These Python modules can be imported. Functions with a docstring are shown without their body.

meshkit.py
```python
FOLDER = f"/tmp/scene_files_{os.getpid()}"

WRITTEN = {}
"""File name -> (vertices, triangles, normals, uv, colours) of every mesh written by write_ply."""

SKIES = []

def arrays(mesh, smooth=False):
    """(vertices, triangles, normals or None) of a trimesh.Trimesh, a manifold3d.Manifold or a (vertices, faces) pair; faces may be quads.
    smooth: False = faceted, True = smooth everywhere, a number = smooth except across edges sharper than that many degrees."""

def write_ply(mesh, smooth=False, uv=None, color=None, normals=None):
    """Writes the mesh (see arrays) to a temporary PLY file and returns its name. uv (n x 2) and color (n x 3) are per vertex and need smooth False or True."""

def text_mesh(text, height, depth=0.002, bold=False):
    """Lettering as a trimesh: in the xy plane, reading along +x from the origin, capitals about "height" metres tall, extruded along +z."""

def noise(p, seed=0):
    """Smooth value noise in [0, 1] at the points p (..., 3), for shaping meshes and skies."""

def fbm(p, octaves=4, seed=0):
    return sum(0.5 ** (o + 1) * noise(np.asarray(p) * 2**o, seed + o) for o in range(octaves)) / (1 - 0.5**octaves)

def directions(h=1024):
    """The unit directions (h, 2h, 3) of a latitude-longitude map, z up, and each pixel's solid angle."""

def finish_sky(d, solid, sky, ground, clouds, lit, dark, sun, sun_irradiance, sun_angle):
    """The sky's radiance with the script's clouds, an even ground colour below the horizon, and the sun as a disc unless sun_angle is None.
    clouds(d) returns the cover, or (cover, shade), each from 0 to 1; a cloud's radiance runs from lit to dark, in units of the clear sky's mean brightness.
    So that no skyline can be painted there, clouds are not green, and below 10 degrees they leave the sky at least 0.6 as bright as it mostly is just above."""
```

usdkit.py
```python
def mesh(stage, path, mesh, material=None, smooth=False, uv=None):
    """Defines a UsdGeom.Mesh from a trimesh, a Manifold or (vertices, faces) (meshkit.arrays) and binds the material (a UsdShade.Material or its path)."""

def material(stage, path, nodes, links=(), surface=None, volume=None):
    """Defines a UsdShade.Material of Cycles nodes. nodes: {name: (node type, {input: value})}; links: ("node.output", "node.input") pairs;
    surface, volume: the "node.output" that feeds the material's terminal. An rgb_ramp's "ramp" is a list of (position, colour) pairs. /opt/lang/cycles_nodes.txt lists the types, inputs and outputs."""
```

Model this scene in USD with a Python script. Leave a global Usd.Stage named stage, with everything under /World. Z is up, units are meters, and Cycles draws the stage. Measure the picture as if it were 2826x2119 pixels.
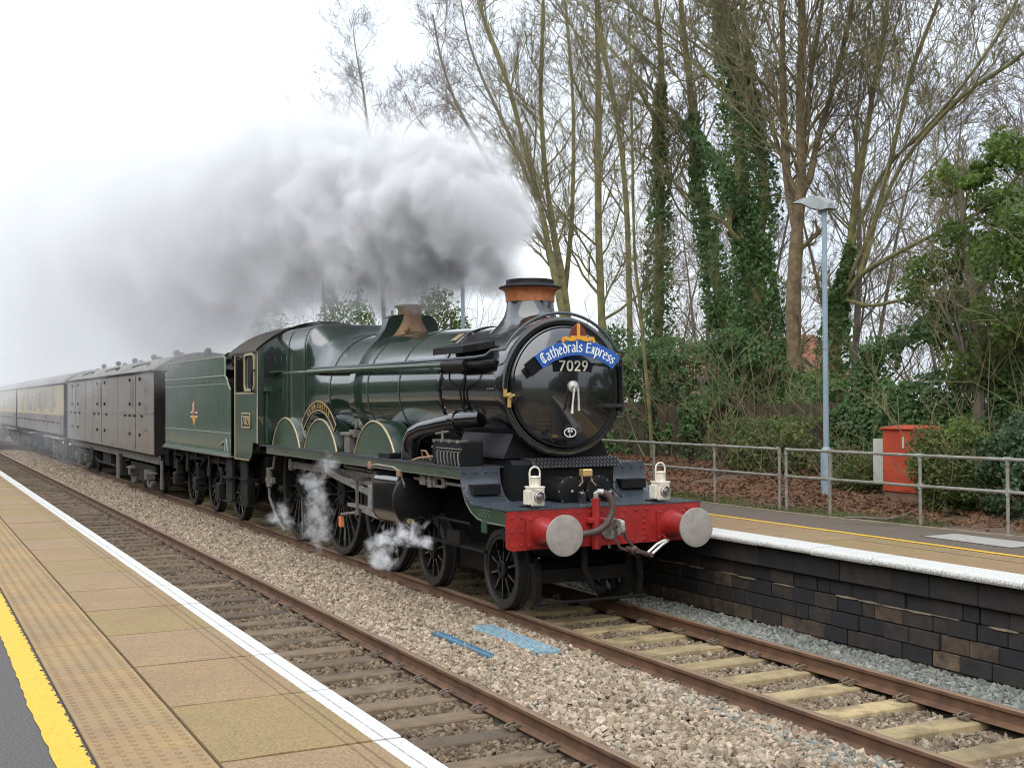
import math, random
import numpy as np
import trimesh
import usdkit, meshkit
from shapely.geometry import Polygon, LineString, MultiPoint, Point, box as sbox
from shapely.ops import unary_union
from pxr import Usd, UsdGeom, UsdLux, UsdShade, Gf, Sdf, Vt

stage = Usd.Stage.CreateInMemory()
UsdGeom.Xform.Define(stage, '/World')
PI = math.pi
rnd = random.Random(7)
rng = np.random.default_rng(7)

# ------------------------------------------------------------------ camera
F_PX, YAW, PITCH, ROLL = 3337.36, math.radians(153.1324), math.radians(0.7786), math.radians(-0.3003)
CAM = np.array([11.4938, -7.3345, 2.5241])
fw = np.array([math.cos(PITCH) * math.cos(YAW), math.cos(PITCH) * math.sin(YAW), math.sin(PITCH)])
rt = np.cross(fw, [0, 0, 1.0]); rt /= np.linalg.norm(rt); up = np.cross(rt, fw)
rt, up = rt * math.cos(ROLL) + up * math.sin(ROLL), up * math.cos(ROLL) - rt * math.sin(ROLL)
cam = UsdGeom.Camera.Define(stage, '/World/Camera')
cam.CreateHorizontalApertureAttr(36.0)
cam.CreateFocalLengthAttr(36.0 * F_PX / 2826)
cam.CreateClippingRangeAttr(Gf.Vec2f(0.1, 5000))
cam.CreateExposureAttr(0.65)
cam.AddTransformOp().Set(Gf.Matrix4d(*rt, 0, *up, 0, *(-fw), 0, *CAM, 1))


def at(px, py, scale=1.0, **k):
    """World point that the photograph's pixel (px, py) shows on the plane x=, y= or z=."""
    px, py = px * scale, py * scale
    d = fw + rt * (px - 1413) / F_PX - up * (py - 1059.5) / F_PX
    (a, v), = k.items(); i = 'xyz'.index(a)
    return CAM + d * (v - CAM[i]) / d[i]


def atF(px, py, **k):
    return at(px, py, 2826 / 2212, **k)


def mat(name, nodes, links, surface=None, volume=None):
    return usdkit.material(stage, '/World/Looks/' + name, nodes, links, surface=surface, volume=volume)


# ------------------------------------------------------------------ sky and sun (overcast)
SUN_EL, SUN_AZ = math.radians(48), math.radians(-40)     # azimuth of the sun measured from +x towards +y
sd = np.array([math.cos(SUN_EL) * math.cos(SUN_AZ), math.cos(SUN_EL) * math.sin(SUN_AZ), math.sin(SUN_EL)])
sky = UsdLux.DomeLight.Define(stage, '/World/sky')
skym = mat('sky', {
    's': ('sky_texture', {'sky_type': 'single_scattering', 'sun_disc': False, 'sun_elevation': SUN_EL, 'sun_rotation': math.atan2(sd[0], sd[1])}),
    'tc': ('texture_coordinate', {}), 'sep': ('separate_xyz', {}), 'side': ('map_range', {'from_min': 0.25, 'from_max': 0.75, 'to_min': 1.0, 'to_max': 0.80, 'clamp': True}), 'gs': ('math', {'math_type': 'multiply'}),
    'grad': ('map_range', {'from_min': 0.0, 'from_max': 1.0, 'to_min': 0.73, 'to_max': 1.85, 'clamp': True}),
    'n': ('noise_texture', {'scale': 2.2, 'detail': 5, 'roughness': 0.55}),
    'nr': ('rgb_ramp', {'ramp': [(0.35, (6.9, 7.8, 9.2)), (0.6, (8.7, 9.1, 9.5)), (0.75, (9.8, 9.9, 9.9))]}),
    'mul': ('vector_math', {'math_type': 'scale'}),
    'mx': ('mix_color', {'fac': 0.9, 'use_clamp': False}),
    'b': ('background_shader', {'strength': 0.1})},
    [('tc.generated', 'sep.vector'), ('sep.z', 'grad.value'), ('tc.generated', 'n.vector'), ('n.fac', 'nr.fac'), ('nr.color', 'mul.vector1'),
     ('sep.y', 'side.value'), ('grad.result', 'gs.value1'), ('side.result', 'gs.value2'), ('gs.value', 'mul.scale'), ('s.color', 'mx.a'), ('mul.vector', 'mx.b'), ('mx.result', 'b.color')], surface='b.background')
UsdShade.MaterialBindingAPI.Apply(sky.GetPrim()).Bind(skym)
sun = UsdLux.DistantLight.Define(stage, '/World/sun')
sun.CreateNormalizeAttr(True); sun.CreateIntensityAttr(0.38); sun.CreateAngleAttr(80.0)
sun.CreateColorAttr(Gf.Vec3f(1.0, 0.95, 0.88))
zx = sd; xx = np.cross([0, 0, 1.0], zx); xx /= np.linalg.norm(xx); yx = np.cross(zx, xx)
sun.AddTransformOp().Set(Gf.Matrix4d(*xx, 0, *yx, 0, *zx, 0, 0, 0, 30, 1))

# ------------------------------------------------------------------ prim helpers
taken = {}
origin = {}


def numbered(parent, name):
    n = taken.get((parent, name), 0); taken[(parent, name)] = n + 1
    return name if n == 0 else '%s_%03d' % (name, n)


def tag(prim, label=None, cat=None, group=None, kind=None):
    p = prim.GetPrim() if hasattr(prim, 'GetPrim') else prim
    for k, v in (('label', label), ('category', cat), ('group', group), ('kind', kind)):
        if v: p.SetCustomDataByKey(k, v)
    return p


def thing(name, label, cat, loc=(0, 0, 0), group=None, kind=None, rotz=0):
    path = '/World/' + numbered('/World', name)
    x = UsdGeom.Xform.Define(stage, path); x.AddTranslateOp().Set(Gf.Vec3d(*map(float, loc)))
    if rotz: x.AddRotateZOp().Set(math.degrees(rotz))
    origin[path] = np.array(loc, float)
    tag(x, label, cat, group, kind)
    return path


def obj(name, mb, m, parent='/World', smooth=False, label=None, cat=None, group=None, kind=None):
    """One Mesh prim. Vertices are given in world coordinates; the parent's place is taken off."""
    path = parent + '/' + numbered(parent, name)
    o = origin.get(parent, np.zeros(3))
    v, f = mb.arrays() if isinstance(mb, MB) else (np.asarray(mb.vertices), np.asarray(mb.faces))
    if parent != '/World': v = v - o
    origin[path] = o
    u = usdkit.mesh(stage, path, (v, f), m, smooth=smooth)
    tag(u, label, cat, group, kind)
    return path


def copy_of(src, name, loc, label=None, group=None, rotz=0, cat=None):
    path = '/World/' + numbered('/World', name)
    x = UsdGeom.Xform.Define(stage, path)
    x.AddTranslateOp().Set(Gf.Vec3d(*map(float, loc)))
    if rotz: x.AddRotateZOp().Set(math.degrees(rotz))
    p = x.GetPrim()
    p.GetReferences().AddInternalReference(src); p.SetInstanceable(True)
    was = stage.GetPrimAtPath(src).GetCustomData()
    tag(p, label or was.get('label'), cat or was.get('category'), group or was.get('group'))
    return path


class MB:
    """Collects shapes into one mesh."""
    def __init__(s): s.V, s.F, s.n = [], [], 0

    def add(s, v, f):
        v = np.asarray(v, float); f = np.asarray(f, int)
        if f.shape[1] == 4: f = np.vstack([f[:, [0, 1, 2]], f[:, [0, 2, 3]]])
        s.V.append(v); s.F.append(f + s.n); s.n += len(v)
        return s

    def arrays(s): return np.vstack(s.V), np.vstack(s.F)

    def box(s, x0, x1, y0, y1, z0, z1, bev=0.0):
        if x0 > x1: x0, x1 = x1, x0
        if y0 > y1: y0, y1 = y1, y0
        if z0 > z1: z0, z1 = z1, z0
        if bev <= 0:
            v = [(x, y, z) for x in (x0, x1) for y in (y0, y1) for z in (z0, z1)]
            f = [(0, 1, 3, 2), (4, 6, 7, 5), (0, 4, 5, 1), (2, 3, 7, 6), (0, 2, 6, 4), (1, 5, 7, 3)]
            return s.add(v, f)
        b = min(bev, (x1 - x0) / 2.01, (y1 - y0) / 2.01, (z1 - z0) / 2.01)
        pts = []
        for x, xi in ((x0, x0 + b), (x1, x1 - b)):
            for y, yi in ((y0, y0 + b), (y1, y1 - b)):
                for z, zi in ((z0, z0 + b), (z1, z1 - b)):
                    pts += [(x, yi, zi), (xi, y, zi), (xi, yi, z)]
        h = trimesh.convex.convex_hull(np.array(pts))
        return s.add(h.vertices, h.faces)

    def hull(s, pts):
        h = trimesh.convex.convex_hull(np.array(pts, float)); return s.add(h.vertices, h.faces)

    def prism(s, poly, axis, a0, a1):
        """poly: shapely polygon or points; axis x: points are (y, z); axis y: (x, z); axis z: (x, y)."""
        if not hasattr(poly, 'exterior') and not hasattr(poly, 'geoms'): poly = Polygon(poly)
        for g in getattr(poly, 'geoms', [poly]):
            if g.is_empty or g.area < 1e-9: continue
            m = trimesh.creation.extrude_polygon(g, 1.0, engine='earcut')
            v = np.array(m.vertices); t = a0 + v[:, 2] * (a1 - a0)
            if axis == 'x': w = np.stack([t, v[:, 0], v[:, 1]], 1)
            elif axis == 'y': w = np.stack([v[:, 0], t, v[:, 1]], 1)
            else: w = np.stack([v[:, 0], v[:, 1], t], 1)
            s.add(w, m.faces)
        return s

    def lathe(s, prof, axis='x', c=(0, 0, 0), n=32, a0=0.0, a1=2 * PI):
        """prof: (along, radius) pairs round the axis through c."""
        full = abs(a1 - a0 - 2 * PI) < 1e-6
        k = n if full else n + 1
        ang = a0 + (a1 - a0) * np.arange(k) / n
        rows = []
        for a, r in prof:
            p = np.zeros((k, 3)); i = 'xyz'.index(axis); j, l = [(1, 2), (2, 0), (0, 1)][i]
            p[:, i] = a; p[:, j] = r * np.cos(ang); p[:, l] = r * np.sin(ang); rows.append(p + np.array(c))
        m = len(rows); f = []
        for i in range(m - 1):
            for j in range(n):
                b = (j + 1) % k
                f.append((i * k + j, i * k + b, (i + 1) * k + b, (i + 1) * k + j))
        return s.add(np.vstack(rows), f)

    def cyl(s, p0, p1, r0, r1=None, n=12, caps=True):
        return s.tube([p0, p1], [r0, r0 if r1 is None else r1], n, caps)

    def tube(s, pts, r, n=6, caps=True, closed=False):
        p = np.asarray(pts, float); k = len(p); r = np.broadcast_to(np.asarray(r, float), (k,))
        if closed: t = np.roll(p, -1, 0) - np.roll(p, 1, 0)
        else: t = np.gradient(p, axis=0)
        t /= np.linalg.norm(t, axis=1, keepdims=True) + 1e-12
        a = np.cross(t[0], [0, 0, 1.0] if abs(t[0][2]) < 0.9 else [1.0, 0, 0]); a /= np.linalg.norm(a)
        A = []
        for i in range(k):
            a = a - t[i] * (a @ t[i]); a /= np.linalg.norm(a) + 1e-12; A.append(a)
        A = np.array(A); B = np.cross(t, A); ang = np.arange(n) * 2 * PI / n
        v = p[:, None] + r[:, None, None] * (np.cos(ang)[None, :, None] * A[:, None] + np.sin(ang)[None, :, None] * B[:, None])
        f = []
        for i in range(k if closed else k - 1):
            q = (i + 1) % k
            for j in range(n):
                b = (j + 1) % n; f.append((i * n + j, i * n + b, q * n + b, q * n + j))
        v = v.reshape(-1, 3)
        tri = np.array(f); tri = np.vstack([tri[:, [0, 1, 2]], tri[:, [0, 2, 3]]])
        if caps and not closed:
            c0, c1 = len(v), len(v) + 1
            v = np.vstack([v, p[0], p[-1]])
            e = [(c0, (j + 1) % n, j) for j in range(n)] + [(c1, (k - 1) * n + j, (k - 1) * n + (j + 1) % n) for j in range(n)]
            tri = np.vstack([tri, e])
        return s.add(v, tri)

    def ball(s, c, r, sub=1, sc=(1, 1, 1)):
        m = trimesh.creation.icosphere(sub, 1.0)
        return s.add(m.vertices * r * np.array(sc) + np.array(c), m.faces)

    def rivet(s, c, d, r=0.016):
        """A domed head at c looking along d."""
        d = np.array(d, float); d /= np.linalg.norm(d)
        a = np.cross(d, [0, 0, 1.0] if abs(d[2]) < 0.9 else [1.0, 0, 0]); a /= np.linalg.norm(a); b = np.cross(d, a)
        ang = np.arange(6) * PI / 3
        ring = lambda rr, h: np.array(c) + d * h + rr * (np.cos(ang)[:, None] * a + np.sin(ang)[:, None] * b)
        v = np.vstack([ring(r, 0), ring(r * 0.8, r * 0.5), [np.array(c) + d * r * 0.8]])
        f = [(j, (j + 1) % 6, 6 + (j + 1) % 6) for j in range(6)] + [(j, 6 + (j + 1) % 6, 6 + j) for j in range(6)] + [(6 + j, 6 + (j + 1) % 6, 12) for j in range(6)]
        return s.add(v, f)

    def glyphs(s, text, height, place, depth=0.004, bold=False):
        """Lettering by meshkit; place(u, v, w) maps letter coordinates to the world."""
        m = meshkit.text_mesh(text, height, depth, bold)
        v = np.array(m.vertices)
        return s.add(place(v[:, 0], v[:, 1], v[:, 2]), m.faces)

    def move(s, d):
        s.V = [v + np.array(d) for v in s.V]; return s


def text_width(text, height, bold=False):
    m = meshkit.text_mesh(text, height, 0.002, bold); return float(m.bounds[1][0])


def arc(cx, cz, r, a0, a1, n=16):
    return [(cx + r * math.cos(a0 + (a1 - a0) * i / n), cz + r * math.sin(a0 + (a1 - a0) * i / n)) for i in range(n + 1)]


def rrect(x0, x1, z0, z1, r, n=5):
    return arc(x1 - r, z1 - r, r, 0, PI / 2, n) + arc(x0 + r, z1 - r, r, PI / 2, PI, n) + arc(x0 + r, z0 + r, r, PI, 1.5 * PI, n) + arc(x1 - r, z0 + r, r, 1.5 * PI, 2 * PI, n)


# ------------------------------------------------------------------ materials
def plain(name, col, rough=0.6, metal=0.0, coat=0.0, spec=0.5, var=0.0, scale=6.0, bump=0.0, bscale=40.0, col2=None, detail=5, bdist=0.01, lo=0.35, hi=0.65, coat_rough=0.06, isl=0.0, coat_ior=1.5):
    """A principled surface whose colour wanders between two tones, with fine relief."""
    nodes = {'p': ('principled_bsdf', {'base_color': col, 'roughness': rough, 'metallic': metal, 'coat_weight': coat, 'coat_roughness': coat_rough, 'coat_ior': coat_ior, 'specular_ior_level': spec})}
    links = []
    if var or col2 is not None:
        c2 = col2 if col2 is not None else tuple(c * (1 - var) for c in col)
        c1 = col if col2 is not None else tuple(min(1, c * (1 + var)) for c in col)
        nodes['g'] = ('geometry', {}); nodes['n'] = ('noise_texture', {'scale': scale, 'detail': detail, 'roughness': 0.6})
        nodes['r'] = ('rgb_ramp', {'ramp': [(lo, c1), (hi, c2)]})
        links += [('g.position', 'n.vector'), ('n.fac', 'r.fac')]
        out = 'r.color'
        if isl:
            nodes['im'] = ('map_range', {'from_min': 0, 'from_max': 1, 'to_min': 1 - isl, 'to_max': 1 + isl})
            nodes['iv'] = ('vector_math', {'math_type': 'scale'})
            links += [('g.random_per_island', 'im.value'), ('im.result', 'iv.scale'), ('r.color', 'iv.vector1')]
            out = 'iv.vector'
        links += [(out, 'p.base_color')]
    if bump:
        nodes.setdefault('g', ('geometry', {}))
        nodes['bn'] = ('noise_texture', {'scale': bscale, 'detail': 4, 'roughness': 0.6}); nodes['b'] = ('bump', {'strength': bump, 'distance': bdist})
        links += [('g.position', 'bn.vector'), ('bn.fac', 'b.height'), ('b.normal', 'p.normal')]
    return mat(name, nodes, links, surface='p.BSDF')


def leafy(name, c1, c2, c3=None, rough=0.45, trans=0.35):
    """Leaves: a tone for each leaf, some light through them."""
    ramp = [(0.0, c1), (0.6, c2), (1.0, c3 or c2)]
    return mat(name, {'g': ('geometry', {}), 'n': ('noise_texture', {'scale': 1.3, 'detail': 2}), 'a': ('math', {'math_type': 'multiply_add', 'value2': 0.6}),
                      'o': ('math', {'math_type': 'multiply_add', 'value2': 0.9, 'value3': -0.25}),
                      'r': ('rgb_ramp', {'ramp': ramp}), 'p': ('principled_bsdf', {'roughness': rough, 'specular_ior_level': 0.4}), 't': ('translucent_bsdf', {}), 'm': ('mix_closure', {'fac': trans})},
               [('g.position', 'n.vector'), ('n.fac', 'o.value1'), ('g.random_per_island', 'a.value1'), ('o.value', 'a.value3'), ('a.value', 'r.fac'), ('r.color', 'p.base_color'), ('r.color', 't.color'), ('p.BSDF', 'm.closure1'), ('t.BSDF', 'm.closure2')], surface='m.closure')


M = {}
M['green'] = plain('loco_green', (0.0045, 0.013, 0.007), 0.26, coat=1.0, coat_ior=1.85, var=0.18, scale=2.5, bump=0.02, bscale=5, bdist=0.02)
M['green_dull'] = plain('loco_green_dull', (0.015, 0.030, 0.016), 0.34, coat=0.5, var=0.25, scale=3, coat_rough=0.15)
M['tender_green'] = plain('tender_green', (0.016, 0.036, 0.018), 0.3, coat=0.8, var=0.3, scale=2.5, bump=0.35, bscale=3.0, bdist=0.03, coat_rough=0.12)
M['black_gloss'] = plain('black_gloss', (0.003, 0.003, 0.0033), 0.2, coat=1.0, coat_ior=1.7, var=0.2, scale=4, bump=0.015, bscale=4, bdist=0.02)
M['black'] = plain('black_paint', (0.0045, 0.0045, 0.005), 0.42, coat=0.0, spec=0.22, var=0.35, scale=7)
M['black_dirty'] = plain('black_dirty', (0.006, 0.006, 0.0058), 0.6, spec=0.2, col2=(0.014, 0.011, 0.009), scale=6)
M['plate_black'] = plain('footplate_black', (0.022, 0.023, 0.024), 0.5, coat=0.1, var=0.3, scale=8, coat_rough=0.2)
M['slate'] = plain('wing_plate_paint', (0.026, 0.032, 0.040), 0.38, coat=0.4, var=0.2, scale=6, coat_rough=0.15)
M['steel'] = plain('bright_steel', (0.5, 0.48, 0.45), 0.38, metal=0.9, var=0.2, scale=12)
M['steel_dull'] = plain('dull_steel', (0.34, 0.31, 0.28), 0.5, metal=0.75, var=0.3, scale=16)
M['buffer_steel'] = plain('buffer_steel', (0.31, 0.275, 0.245), 0.55, metal=0.3, col2=(0.22, 0.195, 0.17), scale=9, lo=0.4, hi=0.75)
M['copper'] = plain('copper_cap', (0.52, 0.20, 0.09), 0.42, metal=0.7, col2=(0.36, 0.13, 0.055), scale=9)
M['copper_pale'] = plain('copper_bonnet', (0.31, 0.19, 0.11), 0.55, metal=0.15, col2=(0.22, 0.125, 0.07), scale=7)
M['brass'] = plain('brass', (0.66, 0.45, 0.18), 0.34, metal=0.85, var=0.15, scale=14)
M['cream_line'] = plain('beading_brass', (0.42, 0.34, 0.19), 0.4, metal=0.4, var=0.1, scale=20)
M['red'] = plain('buffer_beam_red', (0.215, 0.010, 0.008), 0.42, coat=0.3, var=0.22, scale=6, coat_rough=0.2)
M['white'] = plain('lamp_white', (0.56, 0.52, 0.43), 0.45, var=0.12, scale=20)
M['cream'] = plain('letter_cream', (0.58, 0.55, 0.45), 0.5, var=0.05, scale=20)
M['letter_white'] = plain('letter_white', (0.62, 0.63, 0.62), 0.5, var=0.03, scale=20)
M['blue'] = plain('headboard_blue', (0.016, 0.08, 0.31), 0.45, coat=0.3, var=0.08, scale=20)
M['maroon'] = plain('mitre_maroon', (0.11, 0.013, 0.014), 0.5, var=0.1, scale=20)
M['gold'] = plain('gold_paint', (0.55, 0.25, 0.02), 0.45, var=0.12, scale=30)
M['orange'] = plain('orange_paint', (0.60, 0.17, 0.06), 0.5, var=0.1, scale=30)
M['hose'] = plain('ribbed_hose', (0.05, 0.028, 0.022), 0.6, var=0.25, scale=20)
M['lens'] = plain('lamp_lens', (0.05, 0.05, 0.05), 0.08, coat=1.0, spec=0.8, coat_rough=0.02)
M['roof_brown'] = plain('cab_roof', (0.05, 0.04, 0.03), 0.6, var=0.25, scale=5)
M['coal'] = plain('coal', (0.010, 0.010, 0.011), 0.4, var=0.4, scale=9)
M['dark'] = plain('dark_void', (0.003, 0.003, 0.003), 0.85, spec=0.1, var=0.2, scale=4)
M['van_brown'] = plain('van_brown', (0.155, 0.125, 0.10), 0.38, coat=0.25, var=0.18, scale=1.6, coat_rough=0.2)
M['van_end'] = plain('van_end', (0.016, 0.014, 0.012), 0.6, spec=0.2, var=0.3, scale=4)
M['coach_cream'] = plain('coach_cream', (0.42, 0.32, 0.14), 0.4, coat=0.2, var=0.1, scale=2)
M['coach_brown'] = plain('coach_brown', (0.075, 0.047, 0.038), 0.4, coat=0.25, var=0.15, scale=2)
M['coach_roof'] = plain('coach_roof', (0.30, 0.28, 0.25), 0.6, col2=(0.17, 0.155, 0.135), scale=1.5)
M['glass_dark'] = plain('window_glass', (0.015, 0.016, 0.017), 0.08, spec=0.6)
M['underframe'] = plain('underframe', (0.022, 0.019, 0.016), 0.7, spec=0.25, col2=(0.009, 0.008, 0.007), scale=4)
M['frame_grey'] = plain('frame_grey', (0.11, 0.098, 0.085), 0.6, var=0.3, scale=5)
M['tyre'] = plain('wheel_tyre', (0.016, 0.015, 0.014), 0.45, metal=0.0, spec=0.35, var=0.3, scale=10)
M['rail_rust'] = plain('rail_rust', (0.19, 0.098, 0.055), 0.8, col2=(0.11, 0.058, 0.036), scale=7, bump=0.2, bscale=60, bdist=0.004)
M['rail_top'] = plain('rail_top', (0.42, 0.33, 0.25), 0.42, metal=0.55, var=0.15, scale=9)
M['clip'] = plain('rail_clip', (0.11, 0.08, 0.055), 0.65, var=0.3, scale=30)
M['sleeper_tan'] = plain('sleeper_tan', (0.16, 0.115, 0.07), 0.85, col2=(0.10, 0.072, 0.046), scale=5, bump=0.3, bscale=70, bdist=0.004)
M['sleeper_cream'] = plain('sleeper_cream', (0.36, 0.285, 0.155), 0.85, col2=(0.22, 0.165, 0.09), scale=4, bump=0.3, bscale=70, bdist=0.004, hi=0.72)
def sleeper_mat(name, c1, c2):
    return mat(name, {'o': ('object_info', {}), 'tc': ('geometry', {}), 'n': ('noise_texture', {'scale': 5, 'detail': 6, 'roughness': 0.65}), 'r': ('rgb_ramp', {'ramp': [(0.33, c1), (0.68, c2)]}),
                      'm': ('map_range', {'from_min': 0, 'from_max': 1, 'to_min': 0.68, 'to_max': 1.18}), 'v': ('vector_math', {'math_type': 'scale'}),
                      's': ('noise_texture', {'scale': 1.7, 'detail': 5, 'roughness': 0.7}), 'sr': ('map_range', {'from_min': 0.5, 'from_max': 0.66, 'to_min': 0.0, 'to_max': 0.7, 'clamp': True}), 'x': ('mix_color', {'b': tuple(q * 0.42 for q in c2)}),
                      'p': ('principled_bsdf', {'roughness': 0.85}), 'bn': ('noise_texture', {'scale': 70, 'detail': 4}), 'b': ('bump', {'strength': 0.4, 'distance': 0.005})},
               [('tc.position', 'n.vector'), ('n.fac', 'r.fac'), ('o.random', 'm.value'), ('m.result', 'v.scale'), ('r.color', 'v.vector1'), ('tc.position', 's.vector'), ('s.fac', 'sr.value'), ('v.vector', 'x.a'), ('sr.result', 'x.fac'), ('x.result', 'p.base_color'),
                ('tc.position', 'bn.vector'), ('bn.fac', 'b.height'), ('b.normal', 'p.normal')], surface='p.BSDF')


M['sleeper_tan'] = sleeper_mat('sleeper_brown', (0.15, 0.105, 0.062), (0.095, 0.067, 0.042))
M['sleeper_cream'] = sleeper_mat('sleeper_pale', (0.37, 0.285, 0.15), (0.25, 0.185, 0.095))
M['bed'] = plain('trackbed_fines', (0.035, 0.025, 0.016), 0.95, col2=(0.085, 0.062, 0.041), scale=16, bump=1.0, bscale=22, bdist=0.05)
for i, (a, b) in enumerate([((0.33, 0.25, 0.17), (0.23, 0.172, 0.115)), ((0.44, 0.355, 0.27), (0.31, 0.24, 0.175)), ((0.23, 0.172, 0.115), (0.15, 0.11, 0.074)), ((0.29, 0.245, 0.18), (0.21, 0.175, 0.13))]):
    M['stone%d' % i] = plain('ballast_stone_%d' % i, a, 0.85, col2=b, scale=5, bump=0.3, bscale=50, bdist=0.006)
for i, (a, b) in enumerate([((0.15, 0.105, 0.064), (0.10, 0.068, 0.042)), ((0.195, 0.142, 0.092), (0.13, 0.092, 0.058)), ((0.11, 0.073, 0.044), (0.072, 0.048, 0.03))]):
    M['bstone%d' % i] = plain('brown_stone_%d' % i, a, 0.85, col2=b, scale=5, bump=0.3, bscale=50, bdist=0.006)
for i, (a, b) in enumerate([((0.175, 0.183, 0.155), (0.13, 0.136, 0.115)), ((0.235, 0.24, 0.21), (0.175, 0.18, 0.156)), ((0.13, 0.137, 0.122), (0.092, 0.097, 0.085))]):
    M['gstone%d' % i] = plain('grey_stone_%d' % i, a, 0.85, col2=b, scale=5, bump=0.3, bscale=50, bdist=0.006)
for i, (a, b) in enumerate([((0.265, 0.18, 0.088), (0.215, 0.145, 0.075)), ((0.245, 0.175, 0.085), (0.21, 0.145, 0.08)), ((0.275, 0.185, 0.088), (0.215, 0.14, 0.072))]):
    M['tactile%d' % i] = plain('tactile_paver_%d' % i, (a[0], a[1] * 0.98, a[2] * 0.9), 0.85, col2=b, scale=3, bump=0.15, bscale=90, bdist=0.003)


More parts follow.
